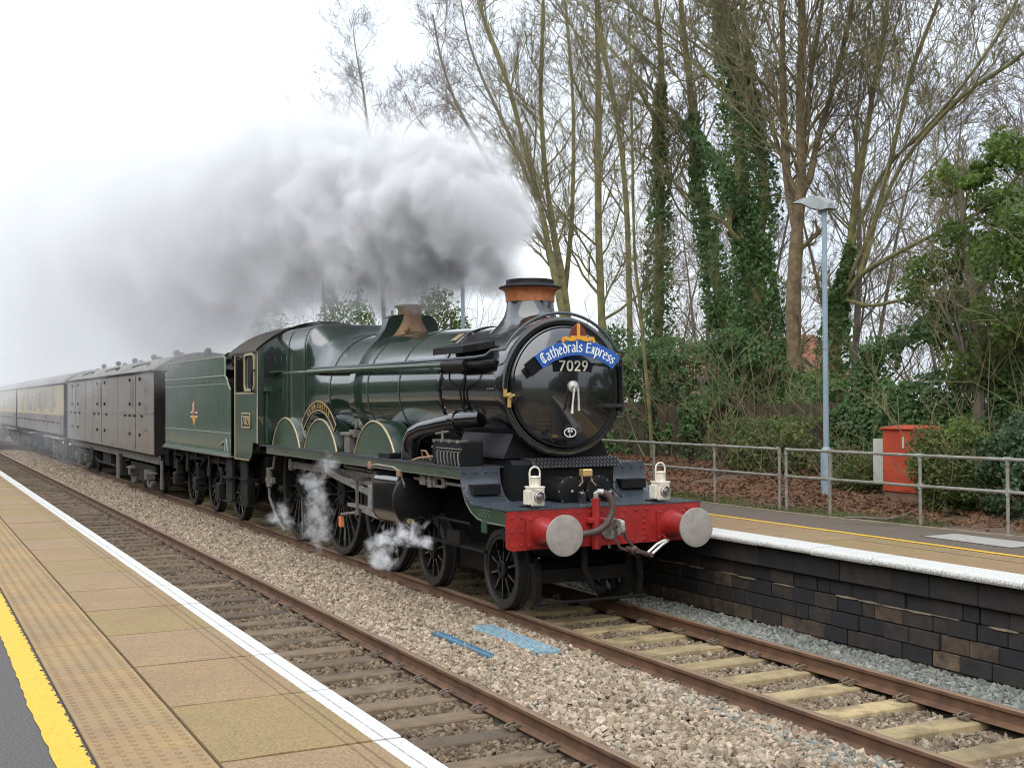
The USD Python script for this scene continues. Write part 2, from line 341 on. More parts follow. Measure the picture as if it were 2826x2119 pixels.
def slab_mat(name, c1, c2, paint_y=None, side=1, grooves=(), chips=0.58, c3=None, pgroove=None, face=False):
    """Speckled paving concrete; paint_y: white paint from that line to the edge, ragged where it ends."""
    nodes = {'g': ('geometry', {}), 'sep': ('separate_xyz', {}), 'n': ('noise_texture', {'scale': 1.3, 'detail': 5, 'roughness': 0.6}),
             'r': ('rgb_ramp', {'ramp': [(0.32, c1), (0.52, c2), (0.72, c3 or c1)]}),
             'sp': ('noise_texture', {'scale': 75, 'detail': 3}), 'spr': ('map_range', {'from_min': 0.3, 'from_max': 0.72, 'to_min': 0.72, 'to_max': 1.34, 'clamp': True}),
             'mul': ('vector_math', {'math_type': 'scale'}),
             'p': ('principled_bsdf', {'roughness': 0.82}), 'b': ('bump', {'strength': 0.25, 'distance': 0.004})}
    links = [('g.position', 'n.vector'), ('n.fac', 'r.fac'), ('g.position', 'sp.vector'), ('sp.fac', 'spr.value'), ('r.color', 'mul.vector1'), ('spr.result', 'mul.scale'),
             ('g.position', 'sep.vector'), ('sp.fac', 'b.height'), ('b.normal', 'p.normal')]
    out = 'mul.vector'
    for i, (gy, gw) in enumerate(grooves):
        nodes['d%d' % i] = ('math', {'math_type': 'subtract', 'value2': gy}); nodes['a%d' % i] = ('math', {'math_type': 'absolute'})
        nodes['e%d' % i] = ('noise_texture', {'scale': 30, 'detail': 3}); nodes['f%d' % i] = ('math', {'math_type': 'multiply_add', 'value2': 0.012})
        nodes['m%d' % i] = ('map_range', {'from_min': gw + 0.006, 'from_max': gw + 0.010, 'to_min': 0.8, 'to_max': 0.0, 'clamp': True})
        nodes['x%d' % i] = ('mix_color', {'b': (0.11, 0.066, 0.028)})
        links += [('sep.y', 'd%d.value1' % i), ('d%d.value' % i, 'a%d.value1' % i), ('g.position', 'e%d.vector' % i), ('e%d.fac' % i, 'f%d.value1' % i), ('a%d.value' % i, 'f%d.value3' % i),
                  ('f%d.value' % i, 'm%d.value' % i), (out, 'x%d.a' % i), ('m%d.result' % i, 'x%d.fac' % i)]
        out = 'x%d.result' % i
    if paint_y is not None and face:
        nodes['fz'] = ('map_range', {'from_min': PLAT - 0.012, 'from_max': PLAT - 0.06, 'to_min': 0.0, 'to_max': 0.16, 'clamp': True}); nodes['fa'] = ('math', {'math_type': 'add'})
        links += [('sep.z', 'fz.value'), ('fz.result', 'fa.value1'), ('ch.fac', 'fa.value2'), ('fa.value', 'chr.value')]
    if paint_y is not None:
        nodes['pe'] = ('noise_texture', {'scale': 45, 'detail': 4, 'roughness': 0.7}); nodes['pf'] = ('math', {'math_type': 'multiply_add', 'value2': 0.02})
        w = 0.002
        nodes['pm'] = ('map_range', {'from_min': paint_y + 0.01 - w, 'from_max': paint_y + 0.01 + w, 'to_min': 0.0 if side > 0 else 1.0, 'to_max': 1.0 if side > 0 else 0.0, 'clamp': True})
        nodes['ch'] = ('noise_texture', {'scale': 60, 'detail': 4, 'roughness': 0.75}); nodes['chr'] = ('map_range', {'from_min': chips, 'from_max': chips + 0.05, 'to_min': 1.0, 'to_max': 0.25, 'clamp': True})
        nodes['pp'] = ('math', {'math_type': 'multiply'}); nodes['px'] = ('mix_color', {'b': (0.46, 0.458, 0.43)})
        links += [('g.position', 'pe.vector'), ('pe.fac', 'pf.value1'), ('sep.y', 'pf.value3'), ('pf.value', 'pm.value'), ('g.position', 'ch.vector'), *([] if face else [('ch.fac', 'chr.value')]),
                  ('pm.result', 'pp.value1'), ('chr.result', 'pp.value2'), (out, 'px.a'), ('pp.value', 'px.fac')]
        out = 'px.result'
    if pgroove is not None:
        nodes['qd'] = ('math', {'math_type': 'subtract', 'value2': pgroove}); nodes['qa'] = ('math', {'math_type': 'absolute'}); nodes['qe'] = ('noise_texture', {'scale': 22, 'detail': 3}); nodes['qf'] = ('math', {'math_type': 'multiply_add', 'value2': 0.014})
        nodes['qm'] = ('map_range', {'from_min': 0.0095, 'from_max': 0.0125, 'to_min': 0.75, 'to_max': 0.0, 'clamp': True}); nodes['qx'] = ('mix_color', {'b': (0.16, 0.15, 0.125)})
        links += [('sep.y', 'qd.value1'), ('qd.value', 'qa.value1'), ('g.position', 'qe.vector'), ('qe.fac', 'qf.value1'), ('qa.value', 'qf.value3'), ('qf.value', 'qm.value'), (out, 'qx.a'), ('qm.result', 'qx.fac')]
        out = 'qx.result'
    links.append((out, 'p.base_color'))
    return mat(name, nodes, links, surface='p.BSDF')


NEAR_EDGE, NEAR_T, NEAR_Y1, NEAR_Y0, PLAT = -5.18, -6.062, -6.553, -6.715, 0.915
slab_tones = [((0.225, 0.148, 0.067), (0.20, 0.128, 0.064), (0.21, 0.145, 0.056)), ((0.23, 0.156, 0.074), (0.205, 0.135, 0.07), (0.215, 0.15, 0.06)), ((0.215, 0.14, 0.06), (0.20, 0.14, 0.055), (0.18, 0.115, 0.052))]
for i, (a, b, c) in enumerate(slab_tones):
    M['slab%d' % i] = slab_mat('edge_slab_%d' % i, a, b, NEAR_EDGE - 0.145, 1, ((-5.395, 0.006), (-5.455, 0.004)), 0.60, c, NEAR_EDGE - 0.085)
    M['fslab%d' % i] = slab_mat('far_slab_%d' % i, tuple(x * 0.95 for x in a), tuple(x * 0.9 for x in b), c3=c)
M['coping'] = slab_mat('painted_coping', (0.20, 0.18, 0.15), (0.13, 0.115, 0.09), 1.86, -1, (), 0.56, face=True)
M['asphalt_near'] = plain('asphalt_near', (0.105, 0.094, 0.086), 0.9, col2=(0.048, 0.044, 0.043), scale=90, bump=0.6, bscale=160, bdist=0.004, detail=3)
M['asphalt_far'] = plain('asphalt_far', (0.098, 0.074, 0.054), 0.9, col2=(0.072, 0.055, 0.042), scale=14, bump=0.4, bscale=120, bdist=0.004)
M['yellow'] = plain('yellow_paint', (0.58, 0.34, 0.022), 0.7, col2=(0.40, 0.215, 0.014), scale=55, bump=0.5, bscale=90, bdist=0.004, lo=0.5, hi=0.75)
M['kerb'] = plain('concrete_edging', (0.215, 0.17, 0.115), 0.85, var=0.2, scale=9)
M['joint'] = plain('joint_dirt', (0.03, 0.02, 0.01), 0.95, var=0.3, scale=20)
M['mortar'] = plain('wall_mortar', (0.018, 0.015, 0.013), 0.9, col2=(0.06, 0.05, 0.042), scale=10, bump=0.4, bscale=40)
for i, (a, b) in enumerate([((0.011, 0.010, 0.010), (0.024, 0.019, 0.016)), ((0.016, 0.013, 0.012), (0.034, 0.025, 0.018)), ((0.013, 0.013, 0.016), (0.008, 0.007, 0.007)), ((0.085, 0.056, 0.036), (0.025, 0.018, 0.013)), ((0.15, 0.10, 0.058), (0.045, 0.031, 0.021))]):
    M['brick%d' % i] = plain('wall_brick_%d' % i, a, 0.75, col2=b, scale=7, bump=0.4, bscale=45, bdist=0.008)
M['galv'] = plain('galvanised_tube', (0.27, 0.265, 0.235), 0.5, metal=0.3, col2=(0.175, 0.16, 0.125), scale=8)
M['post_blue'] = plain('post_blue_grey', (0.21, 0.275, 0.32), 0.45, var=0.1, scale=6)
M['head_grey'] = plain('lantern_grey', (0.21, 0.23, 0.22), 0.5, var=0.15, scale=8)
M['cab_red'] = plain('cabinet_red', (0.36, 0.05, 0.022), 0.5, var=0.15, scale=3)
M['cab_plinth'] = plain('cabinet_plinth', (0.17, 0.095, 0.062), 0.85, var=0.25, scale=9)
M['panel_white'] = plain('panel_white', (0.40, 0.40, 0.36), 0.6, var=0.1, scale=5)
M['fence_wood'] = plain('fence_wood', (0.075, 0.058, 0.03), 0.85, col2=(0.042, 0.03, 0.017), scale=7)
M['bark'] = plain('bark_olive', (0.19, 0.17, 0.062), 0.85, col2=(0.09, 0.082, 0.036), scale=5, bump=0.6, bscale=22, bdist=0.03)
M['bark_pale'] = plain('bark_pale', (0.19, 0.135, 0.07), 0.85, col2=(0.085, 0.064, 0.034), scale=7, bump=0.6, bscale=18, bdist=0.03)
M['bark_grey'] = plain('bark_grey', (0.15, 0.125, 0.09), 0.85, col2=(0.095, 0.08, 0.058), scale=5, bump=0.5, bscale=20, bdist=0.03)
M['twig'] = plain('twig_olive', (0.175, 0.15, 0.062), 0.85, col2=(0.09, 0.078, 0.044), scale=1.2)
M['twig_dark'] = plain('twig_purple_brown', (0.17, 0.135, 0.105), 0.85, col2=(0.115, 0.095, 0.075), scale=1.0)
M['ivy'] = leafy('ivy_leaves', (0.026, 0.052, 0.018), (0.08, 0.145, 0.05), (0.18, 0.26, 0.11))
M['ivy_light'] = leafy('ivy_leaves_light', (0.05, 0.085, 0.016), (0.12, 0.18, 0.03), (0.24, 0.28, 0.05))
M['ivy_mid'] = leafy('ivy_leaves_mid', (0.04, 0.08, 0.024), (0.13, 0.23, 0.065), (0.29, 0.39, 0.15))
M['blue_net'] = plain('blue_netting', (0.20, 0.31, 0.37), 0.6, var=0.3, scale=15)
M['shrub'] = leafy('shrub_leaves', (0.055, 0.08, 0.02), (0.15, 0.20, 0.045), (0.28, 0.31, 0.08))
M['shrub_blue'] = leafy('shrub_leaves_deep', (0.032, 0.058, 0.026), (0.08, 0.135, 0.058), (0.17, 0.235, 0.115))
M['litter'] = leafy('leaf_litter', (0.09, 0.045, 0.024), (0.21, 0.105, 0.055), (0.33, 0.20, 0.11), 0.8, 0.1)
M['soil'] = plain('bank_soil', (0.075, 0.052, 0.032), 0.95, col2=(0.13, 0.085, 0.05), scale=9, bump=0.8, bscale=25, bdist=0.03)
M['grass'] = leafy('grass_blades', (0.05, 0.07, 0.016), (0.11, 0.14, 0.03), (0.19, 0.20, 0.05), 0.6, 0.3)
M['ground'] = plain('field', (0.07, 0.075, 0.035), 0.95, var=0.3, scale=0.3)
M['blue_plastic'] = plain('blue_plastic', (0.07, 0.15, 0.215), 0.5, var=0.2, scale=15)
M['house_roof'] = plain('house_roof_tiles', (0.27, 0.12, 0.075), 0.85, var=0.25, scale=4)
M['house_wall'] = plain('house_wall', (0.30, 0.19, 0.13), 0.85, var=0.2, scale=6)
M['woods'] = plain('woods', (0.018, 0.022, 0.011), 0.9, var=0.5, scale=0.8, bump=1.0, bscale=2.0, bdist=0.5)
M['cover_grey'] = plain('access_cover', (0.28, 0.265, 0.24), 0.6, var=0.12, scale=12)
# ================================================================== ground, tracks and platforms
gm = MB()
for x0, x1, y0, y1 in [(-1500, 1500, -1500, -25), (-1500, 1500, 30, 1500), (14, 1500, -25, 30), (-1500, -100, -25, 30)]:
    gm.add([(x0, y0, -0.45), (x1, y0, -0.45), (x1, y1, -0.45), (x0, y1, -0.45)], [(0, 1, 2, 3)])
obj('ground', gm, M['ground'], kind='structure')


def bed_z(y):
    return np.interp(y, [-5.4, -4.35, -4.2, -3.9, -3.1, -2.84, -2.62, -1.8, -0.9, -0.78, -0.62, 0.62, 0.78, 0.9, 1.3, 1.75],
                     [-0.13, -0.13, -0.20, -0.215, -0.215, -0.20, -0.055, -0.07, -0.125, -0.2, -0.215, -0.215, -0.2, -0.065, -0.085, -0.10])


xs = np.concatenate([np.arange(-100, -20, 2.0), np.arange(-20, 14.1, 0.35)]); ys = np.concatenate([np.arange(-5.4, 1.76, 0.06)])
XX, YY = np.meshgrid(xs, ys, indexing='ij')
ZZ = bed_z(YY) - 0.028 + (meshkit.fbm(np.stack([XX * 3, YY * 3, XX * 0], -1), 3, 5) - 0.5) * 0.03
nx, ny = XX.shape
ii, jj = np.meshgrid(np.arange(nx - 1), np.arange(ny - 1), indexing='ij')
quad = np.stack([ii * ny + jj, (ii + 1) * ny + jj, (ii + 1) * ny + jj + 1, ii * ny + jj + 1], -1).reshape(-1, 4)
obj('trackbed', MB().add(np.stack([XX, YY, ZZ], -1).reshape(-1, 3), quad), M['bed'], smooth=True, kind='structure')

# rails: one flat-bottomed rail each, worn bright on top
M['rail'] = mat('rail_steel', {
    'g': ('geometry', {}), 'sep': ('separate_xyz', {}), 'r': ('map_range', {'from_min': 0.75, 'from_max': 0.9, 'clamp': True}),
    'sz': ('separate_xyz', {}), 'rz': ('math', {'math_type': 'greater_than', 'value2': -0.03}), 'mm': ('math', {'math_type': 'multiply'}),
    'n': ('noise_texture', {'scale': 6, 'detail': 5}), 'c': ('rgb_ramp', {'ramp': [(0.35, (0.135, 0.068, 0.034)), (0.65, (0.078, 0.039, 0.021))]}),
    'mp': ('mapping', {'scale': (0.6, 40, 1)}), 'n2': ('noise_texture', {'scale': 3, 'detail': 3}), 'c2': ('rgb_ramp', {'ramp': [(0.35, (0.32, 0.225, 0.15)), (0.65, (0.21, 0.14, 0.09))]}),
    'x': ('mix_color', {}), 'rg': ('map_range', {'from_min': 0, 'from_max': 1, 'to_min': 0.8, 'to_max': 0.42}), 'me': ('math', {'math_type': 'multiply', 'value2': 0.5}),
    'p': ('principled_bsdf', {}), 'bn': ('noise_texture', {'scale': 70, 'detail': 3}), 'b': ('bump', {'strength': 0.2, 'distance': 0.004})},
    [('g.normal', 'sep.vector'), ('sep.z', 'r.value'), ('g.position', 'sz.vector'), ('sz.z', 'rz.value1'), ('r.result', 'mm.value1'), ('rz.value', 'mm.value2'), ('g.position', 'n.vector'), ('n.fac', 'c.fac'),
     ('g.position', 'mp.vector'), ('mp.vector', 'n2.vector'), ('n2.fac', 'c2.fac'), ('c.color', 'x.a'), ('c2.color', 'x.b'), ('mm.value', 'x.fac'), ('x.result', 'p.base_color'), ('mm.value', 'rg.value'), ('rg.result', 'p.roughness'),
     ('mm.value', 'me.value1'), ('me.value', 'p.metallic'), ('g.position', 'bn.vector'), ('bn.fac', 'b.height'), ('b.normal', 'p.normal')], surface='p.BSDF')
half = [(0.0, 0.0), (0.024, -0.001), (0.032, -0.006), (0.0352, -0.014), (0.0345, -0.036), (0.011, -0.052), (0.010, -0.125), (0.028, -0.142), (0.068, -0.150), (0.070, -0.159)]
prof = half + [(-a, b) for a, b in half[::-1][:-1]]
for y, lab in [(-0.7525, 'rusty rail nearer the camera of the track that carries the train'), (0.7525, 'rusty rail of the train\'s track on the side of the fenced platform'),
               (-2.744, 'rusty rail of the empty track beside the wide strip of pale ballast'), (-4.249, 'rail of the empty track tucked below the near platform edge')]:
    obj('rail', MB().prism([(y + a, b) for a, b in prof], 'x', -90, 13.5), M['rail'], label=lab, cat='rail')


# sleepers with their clips
def make_sleeper(name, m, label, group, loc):
    t = thing(name, label, 'sleeper', loc, group)
    x, y, z = loc
    w, h = 0.125, 0.2
    s = MB().hull([(x + sx * (w - (0.012 if zz == 0 else 0.0) + (0.02 if zz < -0.02 else 0)), y + sy * (1.25 - (0.012 if zz == 0 else 0)), z + zz) for sx in (-1, 1) for sy in (-1, 1) for zz in (0, -0.012, -h)])
    obj('concrete_body', s, m, t)
    for sy in (-1, 1):
        for side in (-1, 1):
            yc = y + sy * 0.7525 + side * 0.1
            c = MB()
            c.box(x - 0.05, x + 0.05, yc - 0.025, yc + 0.03, z, z + 0.028, 0.006)
            q = side
            pts = [(0.05, -0.065, 0.045), (0.045, -0.03, 0.058), (0.035, 0.02, 0.05), (0.02, 0.05, 0.035), (-0.01, 0.058, 0.032), (-0.03, 0.03, 0.05), (-0.028, -0.02, 0.062), (-0.05, -0.055, 0.05), (-0.075, -0.05, 0.035), (-0.085, -0.01, 0.03), (-0.07, 0.04, 0.03)]
            c.tube([(x + a, yc + q * b, z + d) for a, b, d in pts], 0.0095, 5)
            obj('rail_clip', c, M['clip'], t)
    return t


SL_Z = -0.185
near_x = [1.302 + 0.6475 * k for k in range(-86, 11)]
far_x = [1.306 + 0.705 * k for k in range(-45, 9)]
s0 = make_sleeper('sleeper', M['sleeper_tan'], 'brown weathered concrete sleeper of the empty track in front of the near platform', 'sleepers of the empty near track', (near_x[0], -3.4965, SL_Z))
for x in near_x[1:]: copy_of(s0, 'sleeper', (x + rnd.uniform(-.012, .012), -3.4965 + rnd.uniform(-.02, .02), SL_Z + rnd.uniform(-.006, .004)))
s1 = make_sleeper('sleeper', M['sleeper_cream'], 'pale cream concrete sleeper of the track ahead of and under the train', 'sleepers of the train\'s track', (far_x[0], 0.0, SL_Z))
for x in far_x[1:]: copy_of(s1, 'sleeper', (x + rnd.uniform(-.012, .012), rnd.uniform(-.02, .02), SL_Z + 0.012 + rnd.uniform(-.006, .006)))


def stone(seed):
    r = np.random.default_rng(seed)
    p = r.normal(size=(11, 3)); p /= np.linalg.norm(p, axis=1, keepdims=True); p *= r.uniform(0.75, 1.1, (11, 1)) * np.array([1.15, 0.85, 0.68])
    h = trimesh.convex.convex_hull(p); return np.array(h.vertices), np.array(h.faces)


def instancer(name, pts, protos, scales, label, cat, quats=None):
    path = '/World/' + numbered('/World', name)
    pi = UsdGeom.PointInstancer.Define(stage, path); tag(pi, label, cat, kind='stuff')
    for i, (v, f, m) in enumerate(protos):
        usdkit.mesh(stage, path + '/piece_%03d' % i, (v, f), m)
        pi.CreatePrototypesRel().AddTarget(path + '/piece_%03d' % i)
    n = len(pts)
    pi.CreatePositionsAttr(Vt.Vec3fArray.FromNumpy(np.asarray(pts, np.float32)))
    pi.CreateProtoIndicesAttr(Vt.IntArray.FromNumpy(rng.integers(0, len(protos), n).astype(np.int32)))
    pi.CreateScalesAttr(Vt.Vec3fArray.FromNumpy(np.repeat(np.asarray(scales, np.float32)[:, None], 3, 1)))
    q = rng.normal(size=(n, 4)) if quats is None else quats
    q /= np.linalg.norm(q, axis=1, keepdims=True)
    pi.CreateOrientationsAttr(Vt.QuathArray([Gf.Quath(float(a), float(b), float(c), float(d)) for a, b, c, d in q]))
    return path


def scatter(regions, skip=None):
    P, S = [], []
    for x0, x1, y0, y1, dens, sc in regions:
        n = int((x1 - x0) * (y1 - y0) * dens)
        x = rng.uniform(x0, x1, n); y = rng.uniform(y0, y1, n)
        if skip is not None:
            k = skip(x, y); x, y = x[k], y[k]
        z = bed_z(y) - 0.018 + rng.uniform(-0.012, 0.016, len(x)) + (meshkit.fbm(np.stack([x * 1.6, y * 2.2, x * 0], -1), 3, 9) - 0.5) * 0.06
        P.append(np.stack([x, y, z], 1)); S.append(sc * rng.uniform(0.65, 1.3, len(x)))
    return np.vstack(P), np.concatenate(S)


def off_sleepers(xs_, keep=0.03):
    a = np.array(sorted(xs_))
    def f(x, y):
        d = np.abs(x[:, None] - a[np.clip(np.searchsorted(a, x)[:, None] + np.array([-1, 0]), 0, len(a) - 1)]).min(1)
        return (d > 0.135) | (rng.random(len(x)) < keep)
    return f


protos = [(*stone(100 + i), M['stone%d' % (i % 4)]) for i in range(12)]
P, S = scatter([(-4, 9.5, -2.68, -0.82, 760, 0.041), (-14, -4, -2.66, -0.84, 620, 0.043), (-30, -14, -2.66, -0.84, 380, 0.050), (-60, -30, -2.66, -0.84, 140, 0.065)])
instancer('ballast', P, protos, S, 'pale tan stone ballast heaped between the two tracks', 'ballast')
protos = [(*stone(200 + i), M['bstone%d' % (i % 3)]) for i in range(9)]
P, S = scatter([(-4, 9.5, -4.17, -2.82, 800, 0.037), (-14, -4, -4.17, -2.82, 600, 0.039), (-32, -14, -4.17, -2.82, 300, 0.044)], off_sleepers(near_x))
P2, S2 = scatter([(1, 9.5, -5.2, -4.33, 400, 0.032)])
instancer('ballast', np.vstack([P, P2]), protos, np.concatenate([S, S2]), 'brown stone ballast between the sleepers of the empty near track', 'ballast')
protos = [(*stone(300 + i), (M['bstone%d' % (i % 3)] if i % 2 else M['stone%d' % (2 + i // 2 % 2)])) for i in range(10)]
P, S = scatter([(-3, 8.5, -0.68, 0.68, 850, 0.036), (-14, -3, -0.68, 0.68, 500, 0.034)], off_sleepers(far_x, 0.05))
instancer('ballast', P, protos, S, 'mixed brown and grey stone ballast between the pale sleepers ahead of the train', 'ballast')
protos = [(*stone(400 + i), M['gstone%d' % (i % 3)]) for i in range(9)]
P, S = scatter([(-5, 8, 0.84, 1.6, 800, 0.043), (-12, -5, 0.84, 1.6, 400, 0.044)])
P2, S2 = scatter([(2.0, 8, -1.25, -0.82, 200, 0.041), (4.4, 8, -1.5, -0.9, 200, 0.041)])
instancer('ballast', np.vstack([P, P2]), protos, np.concatenate([S, S2]), 'fresh grey stone ballast between the train\'s track and the far platform wall', 'ballast')

# ------------------------------------------------------------------ near platform
pl = thing('platform', None, None, (0, -6, 0), kind='structure')
obj('retaining_wall', MB().box(-60, 16, -5.6, -5.33, -0.5, 0.812), M['mortar'], pl)
obj('fill', MB().box(-60, 16, -6.56, -5.34, 0.7, 0.897), M['joint'], pl)
k = 0
x = 6.056 + 1.0945 * 8
while x > -58:
    w = 1.0945
    z = PLAT + rnd.uniform(-0.0015, 0.0015)
    b = MB()
    # one corner of the slabs has crumbled into the joint here and there
    dx = rnd.uniform(0.006, 0.011)
    pts = [(x - w + dx, NEAR_T + 0.008), (x - dx, NEAR_T + 0.008)]
    e = [(x - dx + rnd.uniform(-0.009, 0.0035), yy) for yy in np.linspace(NEAR_T + 0.1, NEAR_EDGE - 0.16, 9)]
    poly = pts + e + [(x - dx, NEAR_EDGE - 0.008), (x - dx - 0.008, NEAR_EDGE), (x - w + dx + 0.008, NEAR_EDGE), (x - w + dx, NEAR_EDGE - 0.008)]
    b.prism(poly, 'z', z - 0.09, z)
    obj('edge_slab', b, M['slab%d' % (k * 7 % 3)], pl)
    x -= w; k += 1
base = None
k = 0
dome_v, dome_f = [], []
a6 = np.arange(6) * PI / 3
for cx in np.linspace(-0.19, 0.19, 6):
    for cy in np.linspace(-0.195, 0.195, 6):
        n0 = len(dome_v)
        for r, h in ((0.023, 0.0), (0.016, 0.0085)):
            for a in a6: dome_v.append((cx + r * math.cos(a), cy + 0.8 * r * math.sin(a), h))
        for j in range(6):
            q = (j + 1) % 6
            dome_f += [(n0 + j, n0 + q, n0 + 6 + q), (n0 + j, n0 + 6 + q, n0 + 6 + j)]
        for j in range(1, 5): dome_f.append((n0 + 6, n0 + 6 + j, n0 + 7 + j))
dome_v, dome_f = np.array(dome_v), np.array(dome_f)
x = 3.886 + 0.4575 * 20
while x > -58:
    z = PLAT + rnd.uniform(-0.0012, 0.0012)
    b = MB().box(x - 0.4575 + 0.0045, x - 0.0045, NEAR_Y1 + 0.012, NEAR_T - 0.008, z - 0.06, z, 0.003)
    if x > -16: b.add(dome_v + np.array([x - 0.229, (NEAR_Y1 + NEAR_T) / 2, z]), dome_f)
    obj('tactile_paver', b, M['tactile%d' % (k * 5 % 3)], pl)
    x -= 0.4575; k += 1
obj('asphalt', MB().box(-60, 16, -26, NEAR_Y1 + 0.001, 0.5, PLAT - 0.004), M['asphalt_near'], pl)
b = MB()
xs2 = np.arange(-58, 15.5, 0.02)
e0 = NEAR_Y0 + (meshkit.noise(np.stack([xs2 * 9, xs2 * 0, xs2 * 0], -1), 3) - 0.5) * 0.010 + (meshkit.noise(np.stack([xs2 * 1.1, xs2 * 0, xs2 * 0], -1), 4) - 0.5) * 0.018
e1 = NEAR_Y1 - 0.004 - meshkit.noise(np.stack([xs2 * 38, xs2 * 0, xs2 * 0], -1), 8) ** 2 * 0.028
v = np.concatenate([np.stack([xs2, e0, xs2 * 0 + PLAT + 0.0015], 1), np.stack([xs2, e1, xs2 * 0 + PLAT + 0.0015], 1)])
n = len(xs2); f = [(i, i + 1, n + i + 1, n + i) for i in range(n - 1)]
obj('yellow_line', b.add(v, f), M['yellow'], pl)

# ------------------------------------------------------------------ far platform
FY = 1.42
fp = thing('platform', None, None, (0, 2.5, 0), kind='structure')
obj('fill', MB().box(-60, 16, 1.72, 3.9, 0.55, 0.897), M['joint'], fp)
obj('wall_core', MB().box(-60, 16, 1.66, 1.95, -0.5, 0.83), M['mortar'], fp)
x = 3.136 + 0.921 * 9; k = 0
while x > -60:
    z0, z1 = PLAT - 0.068 + rnd.uniform(-.004, .004), PLAT + rnd.uniform(-.003, .003)
    y = FY + rnd.uniform(-.006, .006)
    prof_ = [(1.80, z1)] + arc(y + 0.045, z1 - 0.045, 0.045, PI / 2, PI, 5) + [(y + 0.004, z0 + 0.006), (y + 0.01, z0), (1.80, z0)]
    obj('coping_stone', MB().prism(prof_, 'x', x - 0.921 + 0.005, x - 0.005), M['coping'], fp)
    x -= 0.921
x = 3.136 + 0.46 + 1.38 * 6; k = 0
while x > -60:
    z = PLAT + rnd.uniform(-.0015, .0015)
    e = [(x - 0.005 + rnd.uniform(-0.009, 0.003), yy) for yy in np.linspace(1.85, 2.7, 8)]
    obj('paving_slab', MB().prism([(x - 1.38 + 0.005, 2.745), (x - 1.38 + 0.005, 1.808)] + [(x - 0.005, 1.808)] + e + [(x - 0.005, 2.745)], 'z', z - 0.07, z), M['fslab%d' % (k * 5 % 3)], fp)
    x -= 1.38; k += 1


def kerb_y(x): return 3.85 + np.maximum(0, np.asarray(x) + 2.0) * 0.095


v, f = [], []
for xa in np.arange(-60, 16.1, 2.0):
    v += [(xa, 2.75, PLAT - 0.003), (xa, float(kerb_y(xa)), PLAT - 0.003)]
for i in range(len(v) // 2 - 1): f.append((2 * i, 2 * i + 2, 2 * i + 3, 2 * i + 1))
obj('asphalt', MB().add(v, f), M['asphalt_far'], fp)
xs2 = np.arange(-40, 15, 0.1)
for nm, yc, w, xa in (('yellow_line', 2.805, 0.045, -40), ('worn_white_line', 2.42, 0.012, 0.9)):
    q = xs2[xs2 >= xa]; wob = (meshkit.noise(np.stack([q * 6, q * 0, q * 0], -1), 21) - 0.5) * 0.012
    v = np.concatenate([np.stack([q, yc - w + wob, q * 0 + PLAT + 0.003], 1), np.stack([q, yc + w + wob, q * 0 + PLAT + 0.003], 1)]); n = len(q)
    obj(nm, MB().add(v, [(i, i + 1, n + i + 1, n + i) for i in range(n - 1)]), M['yellow'] if nm == 'yellow_line' else M['kerb'], fp)
x = 8.0
while x > -30:
    ya, yb = float(kerb_y(x)), float(kerb_y(x - 0.915))
    obj('kerb_edging', MB().prism([(x - 0.004, ya), (x - 0.004, ya + 0.055), (x - 0.911, yb + 0.055), (x - 0.911, yb)], 'z', 0.7, PLAT + 0.012), M['kerb'], fp)
    x -= 0.915
# the wall: courses of blue-black bricks under a projecting course
for row in range(7):
    h = 0.158; z1 = 0.585 - row * (h + 0.009); z0 = z1 - h
    if row == 0: pass
    L = 0.375
    x = 7.2 + (row % 2) * 0.19 + rnd.uniform(-.03, .03)
    while x > -7.5:
        l = L * rnd.choice([1, 1, 1, 0.52, 0.9]) * rnd.uniform(0.93, 1.06)
        q = rnd.random()
        low = row >= 3
        i = (3 if q < (0.30 if low else 0.06) else 4 if q < (0.37 if low else 0.08) else rnd.choice([0, 0, 1, 1, 2]))
        y = 1.615 + rnd.uniform(-.014, .012)
        obj('brick', MB().box(x - l + 0.010, x, y, 1.665, z0, z1, 0.007), M['brick%d' % i], fp)
        x -= l
for x0 in np.arange(-6.0, 6.6, 0.34):
    if rnd.random() < 0.45 + 0.04 * x0:
        z = 0.42 + rnd.uniform(-.006, .006)
        obj('mortar_joint', MB().hull([(x0 + a, 1.607, z + b) for a, b in ((0, -.004), (0.1, -.012 * rnd.random() - .004), (0.32, -.006), (0.34, .004), (0.2, .012 * rnd.random() + .003), (0, .005))] + [(x0 + a, 1.66, z) for a in (0, 0.34)]), M['kerb'], fp)
x = 7.3
while x > -7.5:
    l = rnd.choice([0.6, 0.75, 0.5])
    obj('corbel_block', MB().box(x - l + 0.008, x, 1.545 + rnd.uniform(-.005, .005), 1.664, 0.597, 0.822, 0.01), M['brick%d' % rnd.choice([0, 1, 1, 2, 0])], fp)
    x -= l
t = thing('access_cover', 'pale grey square access cover set in the asphalt of the far platform', 'cover', (1.9, 3.4, PLAT))
c = [at(2735, 1493, z=PLAT)[:2], at(2795, 1489, z=PLAT)[:2]]
obj('plate', MB().box(1.05, 2.3, 3.33, 3.85, PLAT - 0.02, PLAT + 0.004, 0.002), M['cover_grey'], t)
obj('surround', MB().box(1.02, 2.33, 3.30, 3.88, PLAT - 0.03, PLAT + 0.001), M['joint'], t)

# the bank behind the far platform
def bank_z(x, y):
    y = np.asarray(y, float); k = np.asarray(kerb_y(x)) + 0.05
    return PLAT - 0.01 + np.interp(y - k, [0, 0.6, 2.0, 3.2, 6, 22], [0, 0.02, 0.14, 0.36, 0.45, 0.3]) + (meshkit.fbm(np.stack([np.asarray(x) * 0.8 + 0 * y, y * 0.8, 0 * y], -1), 3, 31) - 0.5) * 0.10 * np.clip((y - k) * 1.5, 0, 1)


